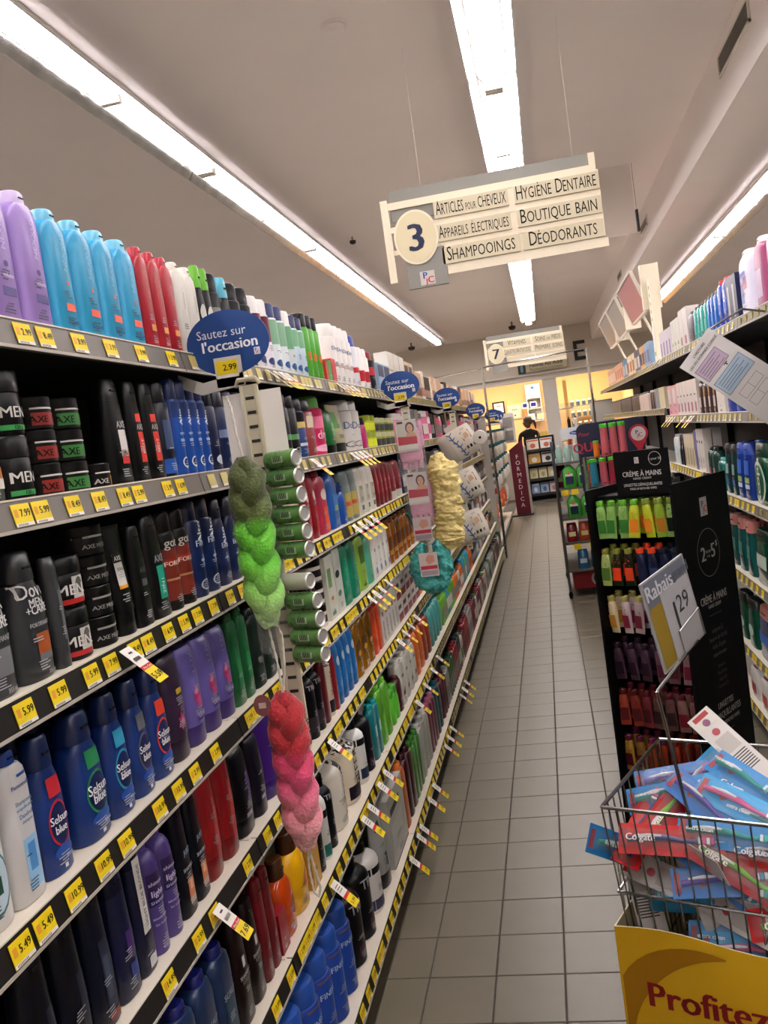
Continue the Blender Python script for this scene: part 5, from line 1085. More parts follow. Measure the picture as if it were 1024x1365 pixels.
for row, z in enumerate((1.56, 1.37, 1.18, .99)):
    for k in range(6):
        y = 11.6+k*.68; nm, c = PKC[(row+k) % 4]
        t = thing('hook_packet', '%s packet with a teal header, %s hook of the %s far left row' % (nm, ordn(k), ['top', 'second', 'third', 'fourth'][row]), 'packet', (-.70, y, z), 0, 'packets on the far left hooks')
        MB().sect([(-.14, .06, .005, 4), (-.11, .066, .02, 4), (-.02, .066, .016, 4), (.0, .062, .003, 4)], M(c, .35), 12).build('bag', t)
        MB().box(-.06, .06, -.004, .004, .0, .035, M('2a6a70', .4)).build('header', t)
        MB().cyl((0, .003, .02), (0, .25, .03), .003, STEEL, 5).build('hook', t)
        pm = MB().box(-.035, .035, -.0225, -.0205, -.09, -.04, M(r3.choice(['b0a090', '8a8a8a', 'b86a3a', '9a948a']))); pm.build('picture', t)
for k in range(10):
    y = 11.5+k*.45; c = ['c8602c', 'd87a3a', 'c0552a', '9a9a90', 'd0ccc2'][k % 5]
    t = thing('snack_bag', '%s bag, %s along the low far left shelf' % ({'c8602c': 'orange', 'd87a3a': 'bright orange', 'c0552a': 'rust orange', '9a9a90': 'grey', 'd0ccc2': 'white'}[c], ordn(k)), 'bag', (-.82, y, .4205 if k % 2 else .7205), .3, 'bags on the far left shelves')
    MB().sect([(0, .09, .035, 3), (.02, .1, .05, 3), (.16, .1, .045, 3), (.21, .09, .004, 3), (.23, .09, .003, 3)], M(c, .3), 14).build('bag', t)
    MB().box(-.05, .05, -.053, -.049, .06, .12, M('d8c8b0')).build('label', t)
# the maroon FORMEDICA tower
t = thing('formedica_display_tower', 'maroon display tower with white vertical FORMEDICA lettering', 'display stand', (-.54, 16.2, 0))
mr = M('6d1730', .4)
tw = MB(); N = 12
prof = [(-.115, 0), (.135, 0), (.135, 1.36)]+[(.135-.25*(1-math.cos(math.pi/2*k/N)), 1.36-.16*math.sin(math.pi/2*k/N)*0-.17*(k/N)**1.6) for k in range(1, N+1)]
tw.loft([[(x, yy, z) for x, z in prof] for yy in (.04, -.04)], mr); tw.build('tower_panel', t, sharp=30)
lm = MB()
for k, ch in enumerate('FORMEDICA'): letter(lm, ch, lambda u, v: (.01+u, -.0415, 1.06-k*.108+v), .105, M('e6dcd8', .5), .004)
lm.build('lettering', t)
MB().box(.136, .17, -.06, .3, .0, 1.22, M('bdb8ae', .3)).build('side_panel', t); MB().box(-.2, .18, -.1, .3, 0.0, .03, M('3a3430')).build('base', t)
t = thing('leaflet_rack', 'clear leaflet rack standing above the maroon tower', 'rack', (-.62, 15.9, 1.32))
MB().box(-.12, .13, -.01, .01, .0, .52, M('cfccc6', .2)).build('panel', t)
for z in (.05, .28): MB().box(-.07, .09, -.03, -.012, z, z+.17, M('8f8a86', .3)).build('leaflet', t)
# ---------------------------------------------------------------- hand cream rack
TH = -math.radians(35); RW, RDp, RH = .284, .344, 1.376
t = thing('hand_cream_rack', 'black cardboard rack with hanging hand cream tubes beside the right shelving', 'display rack', (.095, 2.785, 0), TH)
mk = noisy('black_card', '040404', '070707', 12., .6); mk.node_tree.nodes['Principled BSDF'].inputs['Specular IOR Level'].default_value = .12
# local: x along the front (left to right), y into the rack
MB().box(0, .008, 0, RDp, 0, RH, mk).build('side_panel', t)
sp_ = MB().box(RW-.008, RW, 0, RDp, 0, RH, mk).build('side_panel', t)
MB().box(.008, RW-.008, RDp-.008, RDp, 0, RH-.03, mk).build('back_panel', t)
MB().box(.008, RW-.008, .05, RDp-.008, RH-.035, RH-.025, mk).build('top_panel', t)
MB().box(-.012, RW+.012, -.012, RDp+.012, 0.001, .3, mk).build('base', t)
hd = MB().box(.10, .275, .02, .024, RH-.025, RH+.105, mk).build('header_card', t)
LG = M('b8b6b2', .5)
lm = MB(); f = lambda cx, cz: (lambda u, v: (cx+u, .0192, cz+v))
letter(lm, 'CRÈME À MAINS', f(.187, RH+.038), .021, LG, .02, 0, .82); letter(lm, 'HAND CREAM', f(.187, RH+.024), .009, LG, .01)
letter(lm, 'LINGETTES DÉMAQUILLANTES', f(.187, RH+.006), .012, LG, .015, 0, .75); letter(lm, 'MAKE-UP REMOVER WIPES', f(.187, RH-.006), .009, LG, .01, 0, .8)
letter(lm, '2 pour 5$', f(.233, RH+.078), .010, LG, .01)
lm.box(.168, .182, .0188, .0195, RH+.068, RH+.086, M('c6c4c0')); pjc(lm, lambda u, v: (.175+u, .0183, RH+.077+v), .013)
def ringm(mb, cx, cz, r, w, fn, m, n=40):
    vs = []; 
    for k in range(n):
        a = 2*math.pi*k/n; vs += [fn(cx+r*math.cos(a), cz+r*math.sin(a)), fn(cx+(r-w)*math.cos(a), cz+(r-w)*math.sin(a))]
    mb.add(vs, [(2*k, 2*((k+1) % n), 2*((k+1) % n)+1, 2*k+1) for k in range(n)], m)
ringm(lm, .233, RH+.078, .020, .0015, lambda u, v: (u, .0192, v), LG)
lm.build('lettering', hd)
# right side panel print (u runs along local +y, seen from +x)
sm = MB(); sf_ = lambda cu, cz: (lambda u, v: (RW+.0008, cu+u, cz+v))
c = RDp/2+.005
sm.box(RW+.0003, RW+.0007, c-.022, c+.022, RH-.115, RH-.06, M('b9b7b4')); pjc(sm, sf_(c, RH-.088), .038)
ringm(sm, c, RH-.225, .072, .002, lambda u, v: (RW+.0008, u, v), M('8a8886'))
letter(sm, '2', sf_(c-.035, RH-.225), .06, LG, .03); letter(sm, '5', sf_(c+.028, RH-.222), .06, LG, .03); letter(sm, '$', sf_(c+.053, RH-.205), .024, LG, .02)
letter(sm, 'POUR', sf_(c-.003, RH-.222), .012, LG, .01); letter(sm, 'FOR', sf_(c-.003, RH-.236), .010, LG, .0)
letter(sm, 'CRÈME À MAINS', sf_(c, RH-.36), .033, LG, .015, 0, .72); letter(sm, 'HAND CREAM', sf_(c, RH-.383), .016, LG, .01, 0, .8)
G7 = M('6a6866', .5)
for k, s in enumerate(('vitamine E,', 'beurre de Karité,', "huile d'argan,", 'noix de coco')): letter(sm, s, sf_(c, RH-.455-k*.024), .021, G7, 0, .25, .8)
for k, s in enumerate(('Vitamin E,', 'Shea Butter,', 'Argan Oil,', 'Coconut Oil')): letter(sm, s, sf_(c, RH-.565-k*.02), .016, M('565452', .5), 0, .25, .8)
letter(sm, 'LINGETTES', sf_(c, RH-.68), .026, LG, .015, 0, .8); letter(sm, 'DÉMAQUILLANTES', sf_(c, RH-.71), .028, LG, .015, 0, .8); letter(sm, 'MAKE-UP REMOVER WIPES', sf_(c, RH-.737), .017, LG, .01, 0, .8)
for k, s in enumerate(('parabènes', 'OGM', 'sulfates', 'alcool')): letter(sm, s, sf_(c, RH-.80-k*.022), .019, G7, 0, .25, .8)
for z in (RH-.41, RH-.53, RH-.765): sm.box(RW+.0003, RW+.0007, c-.04, c+.04, z-.0006, z+.0006, G7)
sm.build('lettering', sp_)
ROWS = [[('93b86a', '3f7f38', 'green floral'), ('93b86a', '3f7f38', 'green floral'), ('8aae62', '3f7f38', 'green floral'), ('b9c23a', 'd88a2a', 'lime and orange'), ('b0bc34', 'd88a2a', 'lime and orange'), ('8fae3c', 'b07a24', 'lime and orange'), ('8aa862', '16201a', 'olive with dark label')],
        [('a9b874', '5a7a34', 'pale green'), ('23301f', 'd84a26', 'black floral with orange'), ('20281c', 'c84a2a', 'black floral with orange'), ('1b2748', '1b2748', 'navy'), ('182340', '39466a', 'navy'), ('182340', '39466a', 'navy'), ('152038', '39466a', 'navy')],
        [('cfc0a0', 'b8883a', 'cream and gold'), ('b8a8a8', '7a1f3a', 'white and wine floral'), ('a89898', '6a1c34', 'white and wine floral'), ('988888', '5c1a30', 'white and wine floral'), ('a08a90', '6a1c34', 'white and wine floral'), ('a08a90', '6a1c34', 'white and wine floral')],
        [('4a3444', '2c1c28', 'dusky purple'), ('503848', '2c1c28', 'dusky purple'), ('4a3444', '301e2a', 'dusky purple'), ('6a4a54', '5a1c34', 'dusky purple'), ('6a4a50', '5a1c2c', 'rosy purple'), ('8a6a6c', '6a1c34', 'rosy purple')],
        [('a04a36', '6a1c2a', 'orange and wine'), ('8a3c30', '5c1a26', 'orange and wine'), ('7a3038', '4a141f', 'orange and wine'), ('6a4a48', '3a2424', 'brown floral'), ('6a4a48', '3a2424', 'brown floral'), ('8a6a64', '7a1c2c', 'wine with white edge'), ('7a5a56', '7a1c2c', 'wine with white edge')],
        [('a8843a', '5c1a2c', 'gold and wine floral'), ('8a6a34', '5c1a2c', 'gold and wine floral'), ('9a4a1c', '7a3414', 'burnt orange'), ('8f3a1a', '6a2412', 'burnt orange'), ('9a3f20', '7a2a14', 'rust orange'), ('7a2a1c', '5a1c14', 'rust orange'), ('6a1c24', '4a141c', 'wine red')]]
CAPS = [['6fae3c', '8a9a4a'], ['8a8a3c', 'd8542c', '20283c'], ['a8a060', '6a2c3c'], ['3a2430'], ['6a2430'], ['6a1f44', '8a3420']]
RN = ['top', 'second', 'third', 'fourth', 'fifth', 'lowest']
Rm = Matrix.Translation((.095, 2.785, 0)) @ Matrix.Rotation(TH, 4, 'Z')
def tube_hang(c1, c2, cp, seedk):
    mb = MB().sect([(-.102, .0165, .0015, 4), (-.09, .0165, .004, 3), (-.03, .015, .009, 2.6), (-.008, .0125, .0105, 2.2), (-.002, .008, .008, 2)], M(c1, .35), 14)
    lb = MB(); z0, z1 = (-.085, -.045)
    vs = [(-.0125+.025*i, -(.0052+.004*(j/3))-.0012, z0+(z1-z0)*j/3) for j in range(4) for i in (0, 1)]
    lb.add(vs, [(2*j, 2*j+1, 2*j+3, 2*j+2) for j in range(3)], M(c2, .4))
    rr = random.Random(seedk)
    for _ in range(7):
        u, z = rr.uniform(-.010, .010), rr.uniform(-.044, -.012); s = .0018
        lb.add([(u-s, -.0105-(z+.044)*.05, z), (u, -.0107-(z+.044)*.05, z-s), (u+s, -.0105-(z+.044)*.05, z), (u, -.0107-(z+.044)*.05, z+s)], [(0, 1, 2, 3)], M(c2, .4))
    cm = MB().sect([(-.003, .011, .011, 2), (.0, .0125, .0125, 2), (.012, .0115, .0115, 2), (.014, .009, .009, 2)], M(cp, .35), 14)
    return [('body', mb.mesh('body')), ('label', lb.mesh('label')), ('cap', cm.mesh('cap'))]
TM = {}
for r, row in enumerate(ROWS):
    z = 1.325-.146*r; n = len(row)
    cnt = {}
    for k, (c1, c2, nm) in enumerate(row):
        u = .026+(.232)*(k/(n-1)) if n > 1 else .14
        cp = CAPS[r][k*len(CAPS[r])//n]
        key = (c1, c2, cp)
        if key not in TM: TM[key] = tube_hang(c1, c2, cp, r*10+k)
        for dpt in range(2):
            P_ = Rm @ Vector((u, .035+dpt*.045, z+dpt*.006))
            cnt[nm] = cnt.get(nm, 0)+(dpt == 0)
            lb = '%s hand cream tube, %s in the %s rack row' % (nm, ['leftmost', 'second', 'third', 'fourth', 'fifth', 'sixth', 'seventh'][k], RN[r])
            if dpt: lb = 'rear ' + lb
            tt = thing('hand_cream_tube', lb, 'tube', P_, TH+random.uniform(-.25, .35), 'hand cream tubes on the black rack')
            tt.rotation_euler[1] = random.uniform(-.06, .10)
            for nme, me in TM[key]: obj(nme, me, tt)
    bar = MB()
    MB().box(.010, RW-.010, .10, .104, z+.016, z+.022, mk).build('hook_bar', t)
    for k in range(n):
        u = .026+.232*(k/(n-1)); MB().cyl((u, .02, z+.0155), (u, .11, z+.019), .0014, M('1c1c1c', .4), 5).build('hook', t)
    MB().box(.010, RW-.010, .12, RDp-.01, z-.122, z-.116, mk).build('shelf', t)

# ---------------------------------------------------------------- tray display of green-capped bottles with the navy sign
t = thing('promo_tray_display', 'tray display with chrome ends holding green-capped bottles behind the black rack', 'display stand', (.36, 4.75, 0))
MB().box(-.17, .22, -.2, .2, 0, 1.0, M('1b1b1d', .5)).build('pedestal', t)
MB().box(-.18, .22, -.22, .06, 1.236, 1.25, M('3a3836', .4)).build('lower_tray', t)
MB().box(-.175, .2, -.04, .2, 1.37, 1.384, M('3a3836', .4)).build('upper_tray', t)
MB().box(-.15, .2, .06, .2, 1.0, 1.236, M('222224', .5)).box(-.15, .2, -.18, .0, 1.0, 1.236, M('222224', .5)).build('tray_support', t)
MB().cyl((-.185, -.215, 1.0), (-.185, -.215, 1.40), .012, CHROME, 8).build('chrome_end', t)
sg = MB(); n = 8; w2, h2 = .175, .36; x0 = -.02
pts = [(x0-w2, 0), (x0+w2, 0)]+[(x0+w2-.04+.04*math.cos(a), h2-.04+.04*math.sin(a)) for a in (math.pi/2*k/n for k in range(n+1))]+[(x0-w2+.04+.04*math.cos(a), h2-.04+.04*math.sin(a)) for a in (math.pi/2+math.pi/2*k/n for k in range(n+1))]
s_ = thing('navy_promo_sign', 'navy rounded sign with red lettering and a map pin logo', 'sign', (.36, 4.97, 1.20))
sg.loft([[(x, yy, z) for x, z in pts] for yy in (.0, -.006)], M('1c2440', .45)); sg.build('board', s_, sharp=30)
lm = MB(); ff = lambda cx, cz: (lambda u, v: (cx+u, -.0068, cz+v))
letter(lm, 'QUALITÉ', ff(-.08, .235), .07, M('a83246'), .03); letter(lm, 'à prix', ff(-.10, .16), .07, M('dcd8d0'), .03, .2); letter(lm, 'Pour', ff(-.155, .305), .03, M('a83246'), .01, .2)
# map pin
pn = [(.125+.05*math.cos(a), .27+.05*math.sin(a)) for a in (math.radians(-35+250*k/24) for k in range(25))]+[(.125, .165)]
lm.add([(x, -.0066, z) for x, z in pn], [tuple(range(len(pn)))], M('b03040'))
lm.add([(.125+.038*math.cos(a), -.0072, .27+.038*math.sin(a)) for a in (2*math.pi*k/24 for k in range(24))], [tuple(range(24))], M('c9c4c0'))
pjc(lm, lambda u, v: (.125+u, -.008, .27+v), .04); lm.build('lettering', s_)
def gbottle(x, y, z, w, h, c, lab):
    parts = make_sku('inv', w, h, .036, c, c, (), (('fruits', 0, .3, .25, 'e0c0c0', 0),), 1, .3)
    tt = thing('body_lotion_bottle', lab, 'bottle', (x, y, z), 0, 'green-capped bottles on the tray display')
    MB().sect([(0, w*.46, .018, 2.4), (h*.8, w*.40, .017, 2.4), (h*.88, w*.40, .017, 2.4)], M(c, .3), 16).build('body', tt)
    MB().sect([(h*.88, w*.42, .0185, 2.4), (h*.985, w*.41, .018, 2.4), (h, w*.36, .015, 2.4)], M('4fae2c', .3), 16).build('cap', tt)
    MB().box(-w*.2, w*.2, -.0195, -.0185, h*.06, h*.10, M('6a3040')).build('label', tt)
for k, x in enumerate((.290, .335, .378)): gbottle(x, 4.66+.02, 1.385, .044, .165, 'b8626a', 'tall pink bottle with green cap, %s on the upper tray' % ['left', 'middle', 'right'][k])
gbottle(.245, 4.68, 1.385, .034, .085, 'c8741c', 'short orange bottle with green cap on the upper tray')
for k, (x, c, nm) in enumerate(((.215, '2f7f94', 'teal bottle with green cap on the lower tray'), (.262, 'b05c68', 'rose bottle with green cap on the lower tray'), (.305, '8c2a3c', 'wine bottle with green cap in the lower tray middle'), (.342, '7a2234', 'dark wine bottle with green cap near the header card'), (.382, '3a9a2c', 'all green bottle at the right of the lower tray'))): gbottle(x, 4.575, 1.2505, .044, .135, c, nm)
gbottle(.188, 4.60, 1.2505, .03, .13, 'c8641c', 'slim orange bottle at the left of the lower tray')

# ---------------------------------------------------------------- wheeled wire rack with green jugs
t = thing('wheeled_wire_rack', 'wheeled wire rack of green jugs by the right of the aisle', 'rack', (.29, 8.7, 0))
for x in (-.24, .24):
    for y in (-.55, .55): MB().cyl((x, y, .06), (x, y, 1.42), .012, STEEL, 8).build('post', t); MB().sect([(0.0, .012, .03, 2), (.03, .02, .034, 2), (.06, .012, .03, 2)], BLACK, 12, (x, y)).build('caster', t)
SZ = [.25, .50, .72, .99, 1.22]
for z in SZ: MB().box(-.235, .235, -.54, .54, z-.02, z, M('6a6662', .5)).build('shelf', t); 
rb = MB().box(-.2, .22, -.5, .5, .0705, .23, M('8a1c24', .45)).build('red_base_box', t)
lm = MB(); lm.add([(.03+.07*math.cos(a), -.5008, .15+.07*math.sin(a)) for a in (2*math.pi*k/28 for k in range(28))], [tuple(range(28))], M('b0a8a0')); lm.add([(.03+.05*math.cos(a), -.5014, .15+.05*math.sin(a)) for a in (2*math.pi*k/28 for k in range(28))], [tuple(range(28))], M('3a1c1e')); pjc(lm, lambda u, v: (.03+u, -.502, .15+v), .05); lm.build('emblem', rb)
hd = MB().box(-.16, .17, -.53, -.525, 1.42, 1.52, M('d0d4d8', .4)).build('header', t)
lm = MB(); lm.add([(.0+.075*math.cos(a), -.5312, 1.47+.02*math.sin(a)) for a in (2*math.pi*k/28 for k in range(28))], [tuple(range(28))], M('2d5aa0')); letter(lm, 'Personnelle', lambda u, v: (u, -.532, 1.47+v), .024, M('e6e8ee'), .01); lm.build('emblem', hd)
MB().box(-.252, -.242, -.5, .5, .95, 1.42, M('2c6a9a', .4)).build('side_sign', t)
for k in range(5):
    tt = thing('water_bottle', 'clear bottle on the top of the wheeled rack, %s from the left' % ['first', 'second', 'third', 'fourth', 'fifth'][k], 'bottle', (.10+k*.075, 8.22, 1.2205), 0, 'clear bottles on the wheeled rack')
    MB().sect([(0, .03, .03, 2.4), (.11, .031, .031, 2.4), (.14, .014, .014, 2)], M('9ab4aa', .15), 14).build('body', tt); MB().sect([(.14, .016, .016, 2), (.16, .015, .015, 2)], M('e0e4e4'), 12).build('cap', tt)
def jug(x, y, z, lab, s=1.):
    tt = thing('green_jug', lab, 'jug', (x, y, z), 0, 'green jugs on the wheeled rack'); 
    MB().sect([(0, .058*s, .045*s, 5), (.01, .06*s, .046*s, 5), (.15*s, .06*s, .046*s, 5), (.19*s, .03*s, .03*s, 3), (.2*s, .022*s, .022*s, 2)], M('3f9a30', .3), 20).build('body', tt)
    MB().sect([(.2*s, .025*s, .025*s, 2), (.225*s, .024*s, .024*s, 2)], M('dfe2da', .35), 14).build('cap', tt)
    lb = MB().box(-.034*s, .034*s, -.0475*s, -.0462*s, .03*s, .12*s, M('1c2c50')).box(-.034*s, .034*s, -.048*s, -.0475*s, .1*s, .122*s, M('d8d4ca')); lb.add([(.012*math.cos(a)*s, -.0485*s, (.128+.012*math.sin(a))*s) for a in (2*math.pi*k/16 for k in range(16))], [tuple(range(16))], M('d86a2a')); lb.build('label', tt)
for k, (x, z, lab) in enumerate(((.165, .9905, 'left green jug on the upper rack shelf'), (.29, .9905, 'right green jug on the upper rack shelf'), (.175, .7205, 'left green jug on the middle rack shelf'), (.30, .7205, 'right green jug on the middle rack shelf'))): jug(x, 8.215, z, lab, 1. if z > .9 else 1.)
for k, (x, z, c, nm) in enumerate(((.10, .9905, '8f1c3c', 'crimson pouch hanging by the upper green jugs'), (.13, .5005, '8a2430', 'red pouch on the lower rack shelf'), (.24, .5005, 'b0502c', 'orange and red pouch on the lower rack shelf'), (.36, .5005, '7a2030', 'dark red pouch on the lower rack shelf'), (.20, .2505, '2f6f94', 'clear blue bottle on the lowest rack shelf'), (.32, .2505, '2a6488', 'second clear blue bottle on the lowest rack shelf'))):
    tt = thing('pouch' if 'pouch' in nm else 'blue_bottle', nm, 'pouch' if 'pouch' in nm else 'bottle', (x, 8.23 if x > .115 else 8.38, z))
    hh = .17 if z < .9 else .2
    MB().sect([(0, .045, .035, 3), (.02, .05, .04, 3), (hh*.8, .046, .03, 3), (hh, .04, .006, 3)], M(c, .2), 16).build('body', tt); MB().box(-.03, .03, -.043, -.039, .05, .09, M('d6cf9a' if 'pouch' in nm else 'c0d0d8')).build('label', tt)
for k, (x, z) in enumerate(((.115, .95), (.2, .95), (.40, .95), (.16, .46), (.3, .46), (.43, .46))):
    tt = obj('price_card', MB().box(-.03, .03, -.002, 0, -.025, .025, YEL).mesh('price_card'), None, (x, 8.148, z)); tag(tt, 'yellow price card on the wheeled rack, %s' % ['left on the upper shelf edge', 'second on the upper shelf edge', 'right on the upper shelf edge', 'left on the lower shelf edge', 'middle of the lower shelf edge', 'right on the lower shelf edge'][k], 'price tag', 'yellow price cards on the wheeled rack')

# ---------------------------------------------------------------- wire dump bin with toothbrushes
BA = -math.radians(23.5); BW, BD_, BZ = .55, .402, .80
Bm = Matrix.Translation((.018, 1.836, 0)) @ Matrix.Rotation(BA, 4, 'Z')
t = thing('wire_dump_bin', 'chrome wire dump bin with a yellow skirt, full of toothbrushes', 'basket', (.018, 1.836, 0), BA)
cw = M('a8a6a2', .22, 1.)
def corner(z):      # inset grows towards the bottom
    k = (BZ-z)/.45*.03; return k
def rectpts(z, e=0): k = corner(z)-e; return [(k, k, z), (BW-k, k, z), (BW-k, BD_-k, z), (k, BD_-k, z)]
P4 = rectpts(BZ)
for a, b in ((0, 1), (1, 2), (2, 3), (3, 0)): MB().cyl(P4[a], P4[b], .0042, cw, 8).build('rim', t)
for z in (.615, .40):
    q = rectpts(z, .003); mb = MB()
    for a, b in ((0, 1), (1, 2), (2, 3), (3, 0)): mb.cyl(q[a], q[b], .0032, cw, 6)
    mb.build('hoop', t)
zb_ = .36
def wire(p0, p1): MB().cyl(p0, p1, .0019, cw, 5).build('wire', t)
for k in range(1, 17):
    q = k/17; kk = corner(zb_)
    for side in (0, 1):
        y0_ = 0 if side == 0 else BD_; y1_ = kk if side == 0 else BD_-kk
        wire((BW*q, y0_, BZ), (kk+(BW-2*kk)*q, y1_, zb_))
for k in range(0, 13):
    q = k/12; kk = corner(zb_)
    for side in (0, 1):
        x0_ = 0 if side == 0 else BW; x1_ = kk if side == 0 else BW-kk
        wire((x0_, BD_*q, BZ), (x1_, kk+(BD_-2*kk)*q, zb_))
kk = corner(zb_)
fm = MB()
for k in range(9): fm.cyl((kk, kk+(BD_-2*kk)*k/8, zb_), (BW-kk, kk+(BD_-2*kk)*k/8, zb_), .002, cw, 5)
fm.build('floor_grid', t)
for x in (.03, BW-.03):
    for y in (.03, BD_-.03): MB().cyl((x, y, 0), (x, y, .40), .008, cw, 8).build('leg', t)
# yellow card skirt
m_y = noisy('yellow_card', 'c79a08', 'd0a410', 5., .5); sk = MB()
N = 24; top = lambda x: .545+.008*math.sin(x*16)
e = .004
for a, b in (((-e, -e), (BW+e, -e)), ((BW+e, -e), (BW+e, BD_+e)), ((BW+e, BD_+e), (-e, BD_+e)), ((-e, BD_+e), (-e, -e))):
    A, B_ = Vector((*a, 0)), Vector((*b, 0)); nrm = Vector(((B_-A).y, -(B_-A).x, 0)).normalized()
    v1, v2 = [], []
    for k in range(N+1):
        p = A.lerp(B_, k/N); zt = top(p.x) if abs(a[1]-b[1]) < .01 else .545
        v1 += [(p.x, p.y, .01), (p.x, p.y, zt)]; q = p-nrm*.003; v2 += [(q.x, q.y, .01), (q.x, q.y, zt)]
    fq = [(2*k, 2*k+2, 2*k+3, 2*k+1) for k in range(N)]
    sk.add(v1, fq, m_y); sk.add(v2, [f_[::-1] for f_ in fq], M('cfc4a0', .6)); sk.add([v for k in range(N+1) for v in (v1[2*k+1], v2[2*k+1])], [(2*k, 2*k+2, 2*k+3, 2*k+1) for k in range(N)], M('e6dcc0', .6))
so = sk.build('card_skirt', t)
lm = MB(); RD2 = M('8c1420', .5)
letter(lm, 'Profitez-en', lambda u, v: (.055+u, -e-.0012, .385+v), .075, RD2, .04, 0, 1, 'L')
letter(lm, 'maintenant', lambda u, v: (.075+u, -e-.0012, .318+v), .07, M('7a1c20', .5), .0, .15, 1, 'L')
# darker swoosh printed on the card
sw_ = []; 
for k in range(17):
    q = k/16; a = math.radians(200-115*q); rr_ = .20
    cx, cz = .20, .33; th = .028*math.sin(math.pi*q)+.002
    sw_ += [(cx+(rr_+th)*math.cos(a), -e-.0008, min(.535, cz+(rr_+th)*math.sin(a)*.93)), (cx+(rr_-th)*math.cos(a), -e-.0008, min(.53, cz+(rr_-th)*math.sin(a)*.93))]
sw_ = [(max(.002, x), y, z) for x, y, z in sw_]
lm.add(sw_, [(2*k, 2*k+1, 2*k+3, 2*k+2) for k in range(16)], M('a87c08', .5))
lm.build('lettering', so)
# price sign on a wire stem
cA = [onY(p, y) for p, y in (((852, 780), 1.72), ((908, 738), 1.86), ((939, 845), 1.86), ((887, 899), 1.72))]
t = thing('price_sign_stand', 'grey and gold price card marked 1.29 on a bent wire above the bin', 'sign', onY((919, 1089), 1.775))
O = t.location.copy(); TL, TR, BR, BL = [c_-O for c_ in cA]; nrm = (TR-TL).cross(BL-TL).normalized()
if nrm.y > 0: nrm = -nrm
def cf(u, v, o=0): return tuple((TL.lerp(TR, u)).lerp(BL.lerp(BR, u), v)+nrm*o)
mb = MB(); mb.loft([[cf(0, 0, o), cf(1, 0, o), cf(1, 1, o), cf(0, 1, o)] for o in (-.002, .002)], M('9a9a9c', .4)); cd_ = mb.build('card', t)
pm = MB()
pm.add([cf(.03, .02, .003), cf(.97, .02, .003), cf(.97, .30, .003), cf(.03, .30, .003)], [(0, 3, 2, 1)], M('6f747e', .4))
pm.add([cf(.03, .30, .003), cf(.30, .30, .003), cf(.30, .97, .003), cf(.03, .97, .003)], [(0, 3, 2, 1)], M('8f7a30', .4))
pm.add([cf(.30, .22, .0034), cf(.96, .22, .0034), cf(.96, .97, .0034), cf(.30, .97, .0034)], [(0, 3, 2, 1)], M('a6a6a8', .35))
cw_, ch_ = (TR-TL).length, (BL-TL).length
pf = lambda cu, cv: (lambda u, v: cf(cu+u/cw_, cv-v/ch_, .0042))
letter(pm, 'Rabais', pf(.33, .14), .042, M('c6c8ce'), .02); letter(pm, '-grand', pf(.8, .13), .03, M('5a5e68'), .01)
letter(pm, '1', pf(.52, .56), .085, M('3a3c40'), .0); letter(pm, '29', pf(.72, .46), .05, M('3a3c40'), .0)
pm.build('print', cd_)
wm = MB(); st = [Vector((0, 0, -.02)), Vector((0, 0, .0)), onY((876, 923), 1.73)-O, onY((930, 853), 1.83)-O, cA[2]-O]
wm.tube([st[0], st[1], st[2], st[3]], .0035, cw, 7)
fr_ = [cf(.45, .98, .006), cf(.45, .72, .006), cf(.97, .66, .006), cf(.97, .98, .006)]
wm.tube([st[2]+Vector((0, 0, .004)), Vector(fr_[0]), Vector(fr_[1]), Vector(fr_[2]), Vector(fr_[3])], .0016, STEEL, 6); wm.build('wire_stem', t)

# toothbrush packs
def brush_parts(card, blis, handle, bristle, text):
    Lh, Wh = .105, .030
    c = MB().box(-Lh, Lh, -Wh, Wh, 0, .0012, M(card, .35))
    if text == 'back':
        c.box(-Lh+.006, -Lh+.04, -Wh+.006, Wh-.006, .0012, .0016, M('d8d4cc')); 
        for k in range(8): c.box(.02+k*.006, .0225+k*.006, -.02, .02, .0012, .0016, M('3a3a3c'))
        c.box(-.03, .012, -.02, .02, .0012, .0016, M('b9b5b0')); c.add([(-.075+.009*math.cos(a), .009*math.sin(a), .0018) for a in (2*math.pi*k/16 for k in range(16))], [tuple(range(16))], M('8a5a7a'))
    c.add([(-.045+.009*math.cos(a), .009*math.sin(a), .0018) for a in (2*math.pi*k/16 for k in range(16))], [tuple(range(16))], M('b0505a'))
    c.box(-.10, -.088, -.02, .02, .0012, .0017, M('a83038'))
    c.sect([(.0013, .001, .001, 2), (.0014, .001, .001, 2)], M(card), 4)
    parts = [('card', c.mesh('card'))]
    if text != 'back':
        b = MB(); pts = [(-.085, -.003, .010), (-.05, .003, .011), (-.01, .004, .011), (.03, -.001, .012), (.05, -.001, .012), (.085, 0, .012)]
        b.tube(pts, [.0055, .0075, .0065, .004, .0045, .0055], M(handle, .3), 10); parts.append(('handle', b.mesh('handle')))
        s = MB().tube([(-.07, .0035, .0165), (-.04, .006, .018), (-.015, .006, .017)], [.002, .0035, .002], M('e4e4e6', .35), 8); parts.append(('grip', s.mesh('grip')))
        h = MB()
        for i in range(4): h.box(.058+i*.008, .064+i*.008, -.006, .006, .015, .026, M(bristle if i % 2 else 'dfe6ea', .6))
        parts.append(('bristles', h.mesh('bristles')))
        bl = MB(); bl.loft([[(x*q, y*q2, z) for x, y in ((-.098, -.02), (.098, -.02), (.098, .02), (-.098, .02))] for q, q2, z in ((1, 1, .0015), (1, 1, .016), (.97, .8, .027))], film(blis, .10, .05), False); parts.append(('blister', bl.mesh('blister')))
        if text:
            lt = MB(); 
            letter(lt, text, lambda u, v: (-.055+u, v, .0278), .019 if text == 'Colgate' else .012, M('f2eeea'), .025); parts.append(('lettering', lt.mesh('lettering')))
    return parts
